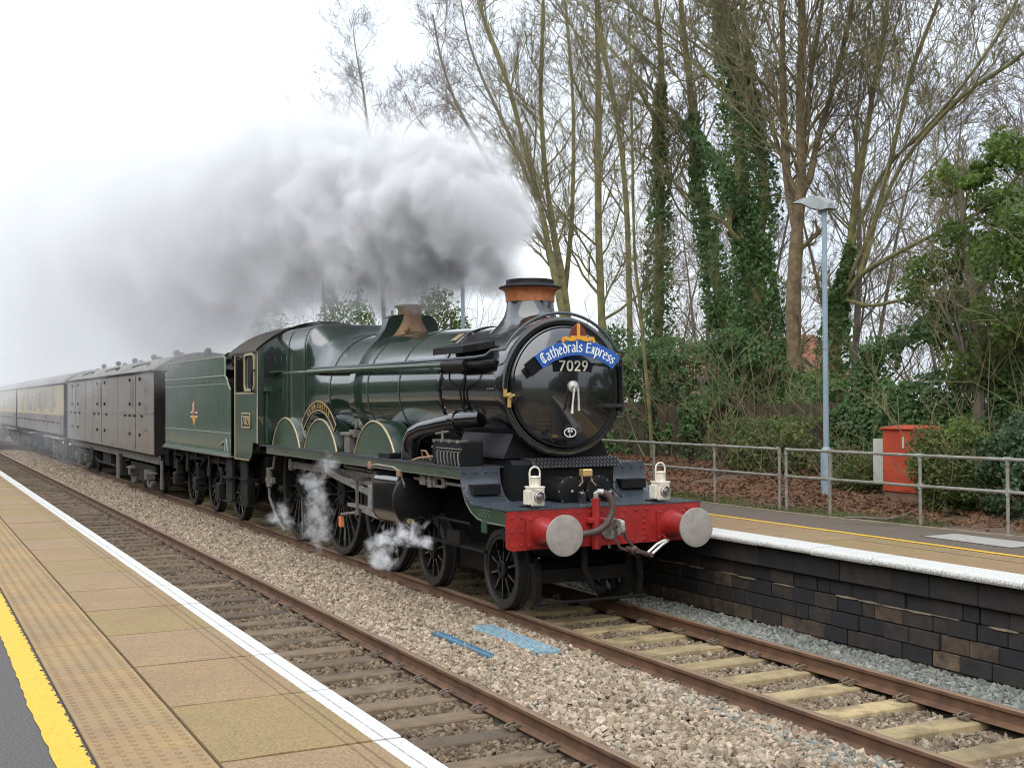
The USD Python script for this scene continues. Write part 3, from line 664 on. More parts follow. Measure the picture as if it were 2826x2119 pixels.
xs = np.arange(-100, 14.1, 0.5); t_ = np.concatenate([np.linspace(0, 4, 22), np.linspace(4.5, 26, 16)])
XX, TT = np.meshgrid(xs, t_, indexing='ij'); YY = kerb_y(XX) + 0.05 + TT; ZZ = bank_z(XX, YY)
nx, ny = XX.shape; ii, jj = np.meshgrid(np.arange(nx - 1), np.arange(ny - 1), indexing='ij')
quad = np.stack([ii * ny + jj, (ii + 1) * ny + jj, (ii + 1) * ny + jj + 1, ii * ny + jj + 1], -1).reshape(-1, 4)
obj('bank', MB().add(np.stack([XX, YY, ZZ], -1).reshape(-1, 3), quad), M['soil'], smooth=True, kind='structure')
# ================================================================== the locomotive
L = thing('steam_locomotive', 'dark green steam locomotive with black smokebox and red buffer beam, heading the train', 'locomotive', (-6, 0, 0))
SM = 35


def wheel(name, cx, cy, side, r, n, parent, spoke_w=0.05, hub=0.16, width=0.13, m_t=None, weight=None):
    """Spoked wheel on a cross axle; side -1 has its face to the near platform."""
    o = cy + side * width / 2; i = cy - side * width / 2
    t = MB().lathe([(i - side * 0.03, r * 0.90), (i - side * 0.03, r + 0.026), (i + side * 0.005, r + 0.026), (i + side * 0.012, r), (o - side * 0.006, r - 0.004), (o, r - 0.012), (o, r - 0.07), (o - side * 0.012, r - 0.078), (o - side * 0.012, r - 0.12), (i - side * 0.01, r - 0.12), (i - side * 0.03, r * 0.90)], 'y', (cx, 0, r), 48)
    w = obj(name, t, m_t or M['tyre'], parent, smooth=30)
    s = MB(); yo = o - side * 0.03
    for k in range(n):
        a = 2 * PI * (k + 0.4) / n
        d = np.array([math.cos(a), 0, math.sin(a)]); q = np.array([-math.sin(a), 0, math.cos(a)])
        P = []
        for rr, ww in ((hub * 0.8, spoke_w), (r - 0.11, spoke_w * 0.62)):
            for sx in (-1, 1):
                for sy in (0.0, 0.055):
                    P.append(np.array([cx, yo - side * sy, r]) + d * rr + q * sx * ww / 2 * (0.55 if sy == 0 else 1))
        s.hull(P)
    obj('spokes', s, M['black_gloss'], w)
    obj('hub', MB().lathe([(yo - side * 0.06, hub), (yo + side * 0.02, hub), (yo + side * 0.03, hub * 0.85), (yo + side * 0.03, 0.035), (yo + side * 0.01, 0.03), (yo + side * 0.01, 0)], 'y', (cx, 0, r), 20), M['black'], w, smooth=30)
    if weight:
        a0, a1 = weight
        P = arc(cx, r, r - 0.11, a0, a1, 10) + [(cx + (r - 0.4) * math.cos(a), r + (r - 0.4) * math.sin(a)) for a in (a1 - 0.12, (a0 + a1) / 2, a0 + 0.12)]
        obj('balance_weight', MB().prism(P, 'y', yo - side * 0.05, yo + side * 0.012), M['black'], w)
    return w


# --- buffer beam, buffers, couplings
poly = Polygon([(-1.30, 1.288), (1.30, 1.288)] + arc(1.24, 0.905, 0.06, 0, -PI / 2, 5) + arc(-1.24, 0.905, 0.06, -PI / 2, -PI, 5))
obj('buffer_beam', MB().prism(poly, 'x', -0.60, -0.54), M['red'], L)
rv = MB()
pts = [(s * y, z) for s in (-1, 1) for y in (1.245, 1.125) for z in (1.215, 1.06, 0.905)] + [(y, 1.235) for y in np.arange(-0.55, 0.56, 0.155)] + [(s * 0.50, z) for s in (-1, 1) for z in (1.16, 1.09, 1.02, 0.95, 0.885)] + [(y, 0.885) for y in (-0.35, -0.1, 0.12, 0.33)] + [(0.98, 1.24), (1.1, 1.24), (-0.12, 1.15), (0.2, 1.15)]
for y, z in pts: rv.rivet((-0.54, y, z), (1, 0, 0), 0.021)
obj('rivets', rv, M['red'], L, smooth=40, kind='stuff')
for s in (-1, 1):
    y = 0.87 * s
    b = MB().lathe([(-0.545, 0.17), (-0.50, 0.165), (-0.46, 0.150), (-0.30, 0.128), (-0.22, 0.124), (-0.205, 0.138), (-0.16, 0.138), (-0.155, 0.09), (-0.15, 0.0)], 'x', (0, y, 1.05), 28)
    bu = obj('buffer', b, M['red'], L, smooth=SM)
    obj('base_plate', MB().prism(rrect(y - 0.205, y + 0.205, 0.86, 1.235, 0.05), 'x', -0.541, -0.512), M['red'], bu)
    r4 = MB()
    for dy in (-0.165, 0.165):
        for dz in (0.90, 1.195): r4.rivet((-0.512, y + dy, dz), (1, 0, 0), 0.022)
    obj('bolts', r4, M['red'], bu, smooth=40)
    obj('shank', MB().cyl((-0.16, y, 1.05), (-0.03, y, 1.05), 0.062, n=16), M['black_gloss'], bu, smooth=SM)
    obj('buffer_head', MB().lathe([(-0.05, 0.06), (-0.042, 0.19), (-0.032, 0.224), (-0.018, 0.2286), (-0.004, 0.225), (0.006, 0.18), (0.011, 0.09), (0.012, 0)], 'x', (0, y, 1.05), 40), M['buffer_steel'], bu, smooth=SM)
vp = MB().tube([(-0.47, -0.2, 0.82), (-0.47, -0.2, 1.40)], 0.05, 14)
vacuum = obj('vacuum_pipe', vp, M['red'], L, smooth=SM)
obj('bracket', MB().box(-0.54, -0.44, -0.30, -0.10, 1.115, 1.175, 0.008), M['red'], vacuum)
obj('pipe_elbow', MB().tube([(-0.47, -0.2, 1.38), (-0.47, -0.2, 1.45), (-0.455, -0.175, 1.475), (-0.42, -0.13, 1.465)], [0.034, 0.034, 0.033, 0.036], 10), M['steel_dull'], vacuum, smooth=SM)
hp = []
ctrl = np.array([(-0.42, -0.13, 1.465), (-0.38, -0.07, 1.42), (-0.36, -0.045, 1.32), (-0.35, -0.06, 1.22), (-0.355, -0.13, 1.10), (-0.37, -0.25, 1.03), (-0.40, -0.40, 1.005), (-0.45, -0.55, 0.98), (-0.5, -0.68, 0.93)])
tt = np.linspace(0, len(ctrl) - 1, 64)
cc = np.stack([np.interp(tt, np.arange(len(ctrl)), ctrl[:, i]) for i in range(3)], 1)
for _ in range(4): cc[1:-1] = (cc[:-2] + cc[1:-1] * 2 + cc[2:]) / 4
obj('ribbed_hose', MB().tube(cc, 0.036 + 0.006 * (np.arange(64) % 2), 12), M['hose'], vacuum, smooth=50)
hk = obj('draw_hook', MB().prism(LineString([(-0.54, 1.05), (-0.42, 1.06), (-0.33, 1.13), (-0.25, 1.12), (-0.235, 1.05), (-0.28, 1.015)]).buffer(0.036), 'y', -0.025, 0.025), M['steel_dull'], L)
obj('hook_plate', MB().lathe([(-0.545, 0.13), (-0.52, 0.13), (-0.51, 0.11), (-0.51, 0.0)], 'x', (0, 0.02, 1.04), 20), M['steel_dull'], hk, smooth=SM)
cl = MB()
cl.tube([(-0.30, -0.045, 1.04), (-0.30, -0.05, 0.93), (-0.30, 0.02, 0.83), (-0.30, 0.12, 0.80)], 0.018, 8)
cl.tube([(-0.30, 0.07, 1.02), (-0.30, 0.10, 0.93), (-0.30, 0.17, 0.86), (-0.30, 0.22, 0.82)], 0.018, 8)
cl.cyl((-0.30, 0.10, 0.83), (-0.30, 0.40, 0.735), 0.028, n=10); cl.cyl((-0.37, 0.2, 0.80), (-0.21, 0.2, 0.80), 0.032, n=10); cl.ball((-0.30, 0.2, 0.80), 0.055, 1)
cl.cyl((-0.37, 0.40, 0.735), (-0.23, 0.40, 0.735), 0.026, n=10)
obj('screw_coupling', cl, M['hose'], hk, smooth=SM)
cl = MB()
for dx in (-0.05, 0.05): cl.tube([(-0.30 + dx, 0.40, 0.735), (-0.30 + dx, 0.55, 0.84), (-0.30 + dx * 0.8, 0.63, 0.875)], 0.017, 8)
cl.tube([(-0.34, 0.63, 0.875), (-0.32, 0.66, 0.885), (-0.28, 0.66, 0.885), (-0.26, 0.63, 0.875)], 0.017, 8)
obj('coupling_link', cl, M['steel'], hk, smooth=SM)
obj('link_stay', MB().tube([(-0.53, 0.72, 0.93), (-0.45, 0.72, 0.92), (-0.36, 0.70, 0.87), (-0.31, 0.66, 0.86)], 0.011, 6), M['red'], hk)

# --- front platform, wing plates and valances
obj('front_platform', MB().box(-1.30, -0.535, -1.31, 1.31, 1.289, 1.303).box(-1.6, -1.30, -0.78, 0.78, 1.289, 1.303), M['slate'], L)
curve = [(-1.28, 1.296)] + [(-1.42 + 0.37 * math.sin(a) * -1, 1.666 - 0.37 * math.cos(a)) for a in np.linspace(0.0, 1.42, 12)] + [(-1.79, 1.715)]
rb = LineString(curve).buffer(0.009, cap_style=2)
for s in (-1, 1):
    w = obj('wing_plate', MB().prism(rb, 'y', s * 0.782, s * 1.312), M['slate'], L, smooth=30)
    r4 = MB()
    for yy in (0.84, 0.98, 1.12, 1.26):
        r4.rivet((-1.773, s * yy, 1.66), (1, 0, 0), 0.017)
    for yy in (0.82, 1.29):
        for c_ in (3, 6, 9): r4.rivet((curve[c_][0] + 0.012, s * yy, curve[c_][1] + 0.01), (1, 0, 0.7), 0.015)
    obj('rivets', r4, M['slate'], w, smooth=40)
    obj('footstep', MB().hull([(-1.60, s * 0.86, 1.40), (-1.60, s * 1.22, 1.40), (-1.60, s * 0.86, 1.515), (-1.60, s * 1.22, 1.515), (-1.78, s * 0.86, 1.515), (-1.78, s * 1.22, 1.515), (-1.74, s * 0.86, 1.43), (-1.74, s * 1.22, 1.43)]), M['black'], w)
    up_ = [(x - 0.004, z - 0.012) for x, z in curve[::-1]] + [(-0.60, 1.286)]
    lo = [(-0.60, 1.125), (-1.10, 1.12), (-1.32, 1.145), (-1.5, 1.21), (-1.64, 1.31), (-1.73, 1.43), (-1.79, 1.585)]
    ym = s * 1.296
    v = obj('front_valance', MB().prism(up_ + lo, 'y', ym - 0.006, ym + 0.006), M['green_dull'], L)
    obj('edge_strip', MB().tube([(x, s * 1.303, z) for x, z in lo], 0.011, 6), M['frame_grey'], v)
    r4 = MB()
    for a, b in ((-1.02, 1.25), (-1.10, 1.25), (-1.18, 1.25), (-1.02, 1.19), (-1.10, 1.19), (-1.18, 1.19), (-1.06, 1.22), (-1.14, 1.22), (-1.22, 1.22), (-1.26, 1.19)): r4.rivet((a, s * 1.302, b), (0, s, 0), 0.014)
    obj('bolts', r4, M['green_dull'], v, smooth=40)
    obj('lamp_plate', MB().box(-1.20, -1.06, s * 1.302, s * 1.316, 1.0, 1.135), M['green_dull'], v)
rv = MB()
for y in np.arange(-1.28, 1.29, 0.107): rv.rivet((-0.56, y, 1.303), (0, 0, 1), 0.014)
for x in np.arange(-1.5, -0.6, 0.1): rv.rivet((x, -1.29, 1.303 if x > -1.3 else 1.303 + (x + 1.3) ** 2 * 1.4), (0, 0, 1), 0.014)
obj('platform_rivets', rv, M['plate_black'], L, smooth=40, kind='stuff')
# cylinder cover between the wings, with two valve covers
cv = obj('cylinder_cover', MB().prism([(-1.58, 1.30), (-1.58, 1.74), (-1.62, 1.795), (-2.6, 1.795), (-2.6, 1.30)], 'y', -0.715, 0.715), M['black'], L)
tr = MB().hull([(-1.50, y, 1.70) for y in (-0.45, 0.80)] + [(-1.60, y, 1.812) for y in (-0.45, 0.80)] + [(-1.52, y, 1.69) for y in (-0.45, 0.80)] + [(-1.64, y, 1.80) for y in (-0.45, 0.80)])
tp = obj('tread_plate', tr, M['plate_black'], cv)
bars = MB()
for y in np.arange(-0.43, 0.76, 0.05):
    for d in (-1, 1):
        y0, y1 = (y, y + 0.06) if d > 0 else (y + 0.06, y)
        bars.tube([(-1.502, y0, 1.708), (-1.592, y1, 1.808)], 0.007, 3)
obj('tread_bars', bars, M['black'], tp)
obj('upper_deck', MB().box(-2.6, -1.64, -0.5, 0.715, 1.798, 1.812), M['plate_black'], cv)
for y in (-0.195, 0.195):
    vc = obj('valve_cover', MB().lathe([(-1.585, 0.160), (-1.10, 0.160), (-1.09, 0.178), (-1.06, 0.178), (-1.05, 0.155), (-1.042, 0.10), (-1.04, 0)], 'x', (0, y, 1.44), 28), M['black'], cv, smooth=SM)
    r4 = MB()
    for k in range(8): r4.rivet((-1.06, y + 0.162 * math.cos(k * PI / 4), 1.44 + 0.162 * math.sin(k * PI / 4)), (1, 0, 0), 0.012)
    r4.rivet((-1.03, y, 1.44), (1, 0, 0), 0.02)
    obj('bolts', r4, M['steel_dull'], vc, smooth=40)
    obj('oil_pot', MB().lathe([(1.30, 0.055), (1.41, 0.055), (1.44, 0.045), (1.455, 0.0)], 'z', (-0.93, y + 0.075, 0), 14), M['black_gloss'], cv, smooth=SM)
    obj('oil_pipe', MB().tube([(-1.03, y * 0.3, 1.62), (-1.0, y * 0.35, 1.55), (-1.0, y * 0.6, 1.50)], 0.009, 6), M['copper_pale'], cv)
obj('oil_box', MB().box(-1.10, -0.98, -0.065, 0.065, 1.61, 1.70, 0.012), M['brass'], cv)
obj('saddle', MB().prism([(-0.75, 1.81), (-0.60, 2.12), (-0.5, 2.4), (0.5, 2.4), (0.60, 2.12), (0.75, 1.81)], 'x', -3.2, -1.75), M['black'], L)
# --- running plate and its valance
rp = obj('running_plate', MB().box(-10.9, -1.79, -1.315, 1.315, 1.70, 1.722), M['plate_black'], L)
for s in (-1, 1):
    v = obj('valance', MB().box(-10.45, -1.80, s * 1.285, s * 1.298, 1.585, 1.70), M['green_dull'], L)
    obj('edge_strip', MB().box(-10.45, -1.80, s * 1.28, s * 1.306, 1.575, 1.587), M['frame_grey'], v)
rv = MB()
for x in np.arange(-10.4, -1.8, 0.12): rv.rivet((x, -1.295, 1.722), (0, 0, 1), 0.013)
for x in (-2.25, -2.33, -2.41, -2.49): rv.rivet((x, -1.298, 1.64), (0, -1, 0), 0.017)
for x, z in [(-7.2, 1.66), (-7.3, 1.66), (-7.2, 1.62), (-7.3, 1.62), (-9.4, 1.65), (-9.2, 1.65), (-9.1, 1.65)]: rv.rivet((x, -1.298, z), (0, -1, 0), 0.015)
obj('running_plate_rivets', rv, M['plate_black'], L, smooth=40, kind='stuff')
# --- frames and bogie
fr = MB()
for s in (-1, 1):
    fr.box(-10.9, -1.85, s * 0.60, s * 0.64, 1.0, 1.69); fr.box(-1.85, -0.6, s * 0.60, s * 0.64, 1.0, 1.28)
    fr.box(-5.0, -0.6, s * 0.60, s * 0.635, 0.72, 1.0)
fr.box(-10.9, -0.62, -0.58, 0.58, 1.15, 1.28)
fr.box(-10.8, -4.0, -0.5, 0.5, 0.65, 1.14)
obj('main_frame', fr, M['dark'], L)
bg = MB()
for s in (-1, 1):
    bg.box(-4.35, -1.12, s * 0.60, s * 0.64, 0.34, 0.66)
    bg.prism([(-1.10, 0.62), (-0.98, 0.62), (-0.93, 0.42), (-0.97, 0.12), (-1.05, 0.12), (-1.05, 0.42)], 'y', s * 0.66, s * 0.74)
    bg.box(-3.6, -1.85, s * 0.92, s * 0.96, 0.66, 0.70); bg.box(-2.95, -2.55, s * 0.90, s * 0.98, 0.70, 0.86)
    bg.tube([(-3.3, s * 0.94, 0.72), (-3.3, s * 0.94, 0.98), (-2.3, s * 0.94, 0.98), (-2.3, s * 0.94, 0.92)], 0.018, 6)
bg.box(-3.1, -2.4, -0.6, 0.6, 0.55, 0.95); bg.box(-1.2, -1.1, -0.6, 0.6, 0.36, 0.52)
bg.tube([(-0.9, -0.75, 0.16), (-0.9, 0.75, 0.16)], 0.02, 6)
obj('bogie_frame', bg, M['black_dirty'], L)
for x in (-1.676, -3.81):
    for s in (-1, 1): wheel('bogie_wheel', x, s * 0.765, s, 0.4825, 10, L, 0.045, 0.115)
for x in (-5.486, -7.62, -9.98):
    for s in (-1, 1): wheel('driving_wheel', x, s * 0.765, s, 1.022, 20, L, 0.055, 0.20)
for x, r in ((-1.676, .4825), (-3.81, .4825), (-5.486, 1.022), (-7.62, 1.022), (-9.98, 1.022)): obj('axle', MB().cyl((x, -0.7, r), (x, 0.7, r), 0.09, n=10), M['black_dirty'], L)
obj('hanging_pipe', MB().tube([(-0.75, -0.2, 0.85), (-0.75, -0.2, 0.55), (-0.8, -0.05, 0.33), (-1.0, 0.2, 0.24), (-1.3, 0.4, 0.4)], 0.04, 10), M['black_dirty'], L, smooth=SM)
# --- smokebox
sb = obj('smokebox', MB().lathe([(-3.47, 0.838), (-1.66, 0.838), (-1.66, 0.0)], 'x', (0, 0, 2.69), 64), M['black_gloss'], L, smooth=SM)
obj('front_ring', MB().lathe([(-1.72, 0.838), (-1.72, 0.868), (-1.60, 0.868), (-1.565, 0.852), (-1.552, 0.81), (-1.56, 0.775), (-1.585, 0.77)], 'x', (0, 0, 2.69), 64), M['black_gloss'], sb, smooth=40)
dr = obj('smokebox_door', MB().lathe([(-1.59, 0.762), (-1.53, 0.756), (-1.515, 0.742), (-1.515, 0.722), (-1.50, 0.71), (-1.455, 0.60), (-1.405, 0.45), (-1.365, 0.28), (-1.348, 0.12), (-1.345, 0)], 'x', (0, 0, 2.69), 64), M['black_gloss'], L, smooth=40)
dt = MB().lathe([(-1.36, 0.075), (-1.32, 0.07), (-1.31, 0.03), (-1.25, 0.028), (-1.245, 0.0)], 'x', (0, 0, 2.69), 18)
dt.tube([(-1.27, -0.02, 2.67), (-1.265, -0.045, 2.50), (-1.26, -0.06, 2.36)], [0.017, 0.013, 0.021], 8)
dt.tube([(-1.255, 0.025, 2.67), (-1.25, 0.03, 2.52), (-1.245, 0.028, 2.395)], [0.017, 0.013, 0.019], 8)
obj('door_handle', dt, M['steel'], dr, smooth=SM)
for z, y0 in ((2.965, 0.10), (2.455, 0.10)):
    st = MB().hull([(-1.40, y0, z - 0.014), (-1.40, y0, z + 0.014), (-1.36, y0, z + 0.01), (-1.36, y0, z - 0.01), (-1.55, 0.80, z - 0.026), (-1.55, 0.80, z + 0.026), (-1.47, 0.80, z + 0.022), (-1.47, 0.80, z - 0.022), (-1.42, 0.5, z - 0.02), (-1.42, 0.5, z + 0.02)])
    obj('hinge_strap', st, M['black_gloss'], dr)
obj('hinge_post', MB().cyl((-1.51, 0.80, 2.38), (-1.51, 0.80, 3.03), 0.026, n=10), M['black_gloss'], dr, smooth=SM)
npl = obj('number_plate', MB().box(-1.43, -1.352, -0.255, 0.245, 2.872, 3.012, 0.006), M['black'], dr)
w7 = text_width('7029', 0.122, True)
obj('digits', MB().glyphs('7029', 0.122, lambda u, v, w: np.stack([-1.352 + w, (u - w7 / 2) * 0.98 + 0.01, 2.882 + v], 1), 0.008, True), M['cream'], npl)
sp = obj('shed_plate', MB().prism([(0.092 * math.cos(a), 2.127 + 0.064 * math.sin(a)) for a in np.linspace(0, 2 * PI, 28)[:-1]], 'x', -1.52, -1.418), M['black'], dr)
e = [(0.087 * math.cos(a), 0.06 * math.sin(a)) for a in np.linspace(0, 2 * PI, 28)[:-1]]
ring = Polygon([(a, 2.127 + b) for a, b in e]).difference(Polygon([(a * 0.85, 2.127 + b * 0.80) for a, b in e]))
m = MB().prism(ring, 'x', -1.419, -1.413)
for tx, h, zc in (('84', 0.042, 2.128), ('E', 0.03, 2.085)):
    ww = text_width(tx, h, True); m.glyphs(tx, h, lambda u, v, w, ww=ww, zc=zc: np.stack([-1.419 + w, u - ww / 2, zc + v], 1), 0.006, True)
obj('lettering', m, M['letter_white'], sp)
ck = MB().cyl((-1.56, -0.80, 2.58), (-1.44, -0.80, 2.58), 0.03, n=10); ck.cyl((-1.48, -0.80, 2.62), (-1.48, -0.80, 2.44), 0.025, n=10); ck.cyl((-1.48, -0.86, 2.585), (-1.48, -0.73, 2.585), 0.016, n=8); ck.box(-1.50, -1.46, -0.87, -0.84, 2.57, 2.66)
obj('brass_cock', ck, M['brass'], sb, smooth=SM)
rv = MB()
for k in range(40):
    a = 2 * PI * k / 40
    rv.rivet((-1.77, 0.838 * math.cos(a), 2.69 + 0.838 * math.sin(a)), (0, math.cos(a), math.sin(a)), 0.019)
    rv.rivet((-3.40, 0.838 * math.cos(a), 2.69 + 0.838 * math.sin(a)), (0, math.cos(a), math.sin(a)), 0.022)
    if k % 4 == 1: rv.rivet((-1.59, 0.855 * math.cos(a), 2.69 + 0.855 * math.sin(a)), (1, math.cos(a), math.sin(a)), 0.016)
for z, a in ((2.86, 0.2), (2.66, -0.03)):
    for x in (-1.86, -1.93, -2.0): rv.rivet((x, -0.838 * math.cos(a), 2.69 + 0.838 * math.sin(a)), (0, -1, a), 0.016)
obj('rivets', rv, M['black_gloss'], sb, smooth=40, kind='stuff')
# --- chimney
CX = -2.45


def saddle_rows(prof, n=40):
    k = len(prof); m_ = MB().lathe(prof, 'z', (CX, 0, 0), n); v = m_.V[0]
    dz = 2.69 + np.sqrt(np.maximum(0.838 ** 2 - v[:, 1] ** 2, 0.01)) - 3.528
    wgt = np.clip((3.72 - v[:, 2]) / 0.24, 0, 1); v[:, 2] += dz * wgt
    return m_


ch = obj('chimney', saddle_rows([(3.50, 0.53), (3.515, 0.53), (3.53, 0.49), (3.57, 0.41), (3.63, 0.345), (3.71, 0.312), (3.80, 0.305)]), M['black_gloss'], L, smooth=SM)
obj('copper_cap', MB().lathe([(3.80, 0.306), (3.802, 0.318), (3.88, 0.322), (3.93, 0.332), (3.955, 0.355), (3.972, 0.395)], 'z', (CX, 0, 0), 40), M['copper'], ch, smooth=SM)
obj('rim', MB().lathe([(3.972, 0.395), (3.980, 0.408), (3.995, 0.408), (4.005, 0.385), (4.012, 0.335), (4.035, 0.315), (4.085, 0.312), (4.09, 0.30), (4.08, 0.275), (3.7, 0.26)], 'z', (CX, 0, 0), 40), M['black'], ch, smooth=SM)
# --- boiler and firebox (one lofted casing, with hoops)
NP = 72
th = np.linspace(0, 2 * PI, NP, endpoint=False)


def section(x, r, b, top, hw):
    c, s_ = np.cos(th), np.sin(th)
    circ = np.stack([r * c, 2.69 + r * s_], 1)
    n_ = 7.0
    k = (np.abs(c) ** n_ + np.abs(s_) ** n_) ** (-1 / n_)
    y = hw * k * c; z = np.where(s_ > 0, 2.75 + (top - 2.75) * k * s_, 2.75 + 1.04 * k * s_)
    sq = np.stack([y, z], 1)
    p = circ * (1 - b) + sq * b
    return np.concatenate([np.full((NP, 1), x), p], 1)


def loft(rows):
    v = np.vstack(rows); f = []
    for i in range(len(rows) - 1):
        for j in range(NP):
            q = (j + 1) % NP; f.append((i * NP + j, i * NP + q, (i + 1) * NP + q, (i + 1) * NP + j))
    return MB().add(v, f)


def br(x): return np.interp(x, [-7.8, -3.45], [0.968, 0.845])


bo = obj('boiler', loft([section(x, br(x), 0, 3.8, 0.94) for x in (-3.45, -4.9, -6.4, -7.8)]), M['green'], L, smooth=30)
fb = obj('firebox', loft([section(x, 0.968, b, t, hw) for x, b, t, hw in ((-7.8, 0, 3.7, 0.95), (-7.95, 0.05, 3.72, 0.95), (-8.2, 0.10, 3.80, 1.0), (-8.42, 0.22, 3.83, 1.01), (-8.60, 0.42, 3.86, 1.02), (-8.74, 0.76, 3.875, 1.03), (-8.82, 0.95, 3.88, 1.03), (-8.88, 1, 3.88, 1.03), (-10.9, 1, 3.90, 1.03))]), M['green'], L, smooth=40)
for x, w in ((-4.87, 0.022), (-6.1, 0.022), (-7.78, 0.03)):
    obj('boiler_hoop', MB().lathe([(x - w, br(x) + 0.001), (x - w, br(x) + 0.008), (x + w, br(x) + 0.008), (x + w, br(x) + 0.001)], 'x', (0, 0, 2.69), 64), M['green_dull'], bo, smooth=30)
obj('front_hoop', MB().lathe([(-3.56, 0.85), (-3.56, 0.862), (-3.47, 0.862), (-3.455, 0.85), (-3.455, 0.84)], 'x', (0, 0, 2.69), 64), M['black_gloss'], bo, smooth=30)
for x in (-8.95, -9.95):
    obj('firebox_hoop', loft([section(q, 0.968, 1, 3.893 + (x + 9) * -0.01, 1.038) for q in (x - 0.03, x + 0.03)]), M['green_dull'], fb, smooth=30)
# washout plug plate and works tape on the crown
obj('crown_plate', MB().hull([(x, 0.862 * math.cos(a) * -1, 2.69 + 0.862 * math.sin(a)) for x in (-3.75, -3.58) for a in (0.86, 1.06)] + [(x, 0.867 * math.cos(a) * -1, 2.69 + 0.867 * math.sin(a)) for x in (-3.75, -3.58) for a in (0.86, 1.06)]), M['cream_line'], bo)
# --- safety valve bonnet with the two clack housings
bn = obj('safety_valve_bonnet', MB().lathe([(3.55, 0.36), (3.62, 0.31), (3.70, 0.255), (3.80, 0.21), (3.90, 0.188), (3.97, 0.186), (4.01, 0.20), (4.035, 0.245), (4.05, 0.25), (4.058, 0.235)], 'z', (-6.62, 0, 0), 36), M['copper_pale'], L, smooth=SM)
obj('bonnet_top', MB().lathe([(4.058, 0.235), (4.075, 0.16), (4.08, 0.0)], 'z', (-6.62, 0, 0), 24), M['black'], bn, smooth=SM)
obj('plug', MB().ball((-6.35, -0.16, 3.66), 0.05, 1), M['copper_pale'], bn, smooth=True)
for s in (-1, 1):
    o = [(s * 0.13, 3.91), (s * 0.33, 3.89), (s * 0.40, 3.84), (s * 0.47, 3.66), (s * 0.58, 3.51)]
    o += [(s * 1.0 * math.cos(a), 2.69 + 1.0 * math.sin(a)) for a in np.linspace(0.68, -0.95, 14)]
    i_ = [(s * 0.90 * math.cos(a), 2.69 + 0.90 * math.sin(a)) for a in np.linspace(-0.95, 1.2, 14)] + [(s * 0.13, 3.58)]
    p = Polygon(o + i_).buffer(0)
    cb = obj('clack_casing', MB().prism(p, 'x', -6.74, -6.50), M['green'], L, smooth=30)
    obj('valve_nut', MB().cyl((-6.62, s * 0.3, 3.9), (-6.62, s * 0.3, 3.97), 0.022, n=8), M['steel_dull'], cb)
# --- hand rails and ejector
for s in (-1, 1):
    P = [(x, s * 0.975, z) for x, z in ((-11.2, 3.10), (-8.9, 3.10), (-6.6, 3.075), (-4.0, 3.065), (-2.1, 3.06))] + [(-1.78, s * 0.965, 3.075), (-1.66, s * 0.945, 3.13)]
    P += [(-1.60, s * 0.915 * math.cos(a), 2.69 + 0.915 * math.sin(a)) for a in np.linspace(0.52, PI / 2, 14)]
    hr = obj('hand_rail', MB().tube(P, 0.019, 8), M['slate'], L, smooth=SM)
    for x in (-10.4, -9.2, -7.2, -5.6, -4.2, -2.3): obj('rail_knob', MB().cyl((x, s * 0.86, 3.07), (x, s * 0.985, 3.075), 0.02, n=6), M['black'], hr)
ej = obj('ejector', MB().cyl((-3.05, -0.95, 2.985), (-2.35, -0.95, 2.985), 0.075, n=14), M['black'], L, smooth=SM)
obj('ejector_pipe', MB().tube([(-11.0, -1.0, 3.045), (-7, -1.0, 3.03), (-3.05, -0.965, 2.995)], 0.042, 10), M['green_dull'], ej, smooth=SM)
obj('ejector_exhaust', MB().tube([(-2.4, -0.93, 2.99), (-2.15, -0.90, 2.97), (-1.95, -0.86, 2.98), (-1.85, -0.80, 2.98)], [0.06, 0.045, 0.05, 0.05], 10), M['black'], ej, smooth=SM)
b = MB().hull([(-3.38, -0.98, 3.13), (-3.38, -0.98, 3.215), (-3.38, -0.62, 3.30), (-3.38, -0.62, 3.22), (-2.42, -0.98, 3.13), (-2.42, -0.98, 3.215), (-2.25, -0.85, 3.155), (-2.25, -0.85, 3.24), (-2.15, -0.66, 3.20), (-2.15, -0.66, 3.28)])
obj('ejector_cover', b, M['black'], ej)
for x0 in (-2.95, -2.45): obj('drain_pipe', MB().tube([(x0, -0.93, 2.93), (x0 + 0.0, -0.93, 2.80), (-2.72 + (x0 + 2.7) * 0.25, -0.86, 2.66), (-2.71 + (x0 + 2.7) * 0.1, -0.845, 2.45), (-2.66, -0.80, 2.28)], 0.014, 6), M['black'], ej)
# --- steam pipe, lubricator, sundries on the running plate
for s in (-1, 1):
    P = np.array([(-2.45, s * 0.70, 2.30), (-2.75, s * 0.86, 2.27), (-3.10, s * 0.98, 2.22), (-3.50, s * 1.06, 2.16), (-3.78, s * 1.08, 2.09), (-3.93, s * 1.08, 1.97), (-3.97, s * 1.08, 1.82), (-3.97, s * 1.08, 1.70)])
    spp = obj('steam_pipe', MB().tube(P, [0.115, 0.115, 0.11, 0.11, 0.115, 0.12, 0.12, 0.125], 20), M['black_gloss'], L, smooth=40)
    obj('pipe_flange', MB().tube([P[1] + (P[2] - P[1]) * 0.1, P[1] + (P[2] - P[1]) * 0.35], 0.135, 20), M['black_gloss'], spp, smooth=SM)
lb = obj('lubricator', MB().box(-2.85, -1.95, -1.22, -0.92, 1.722, 2.02, 0.012), M['black'], L)
pp = MB()
for i in range(7):
    x = -2.60 + i * 0.105
    pp.tube([(x, -1.225, 1.90), (x, -1.26, 1.89), (x + 0.01, -1.265, 1.82), (x + 0.012, -1.25, 1.73)], 0.010, 5)
pp.tube([(-2.68, -1.24, 1.93), (-1.9, -1.24, 1.93)], 0.008, 5)
obj('oil_pipes', pp, M['frame_grey'], lb)
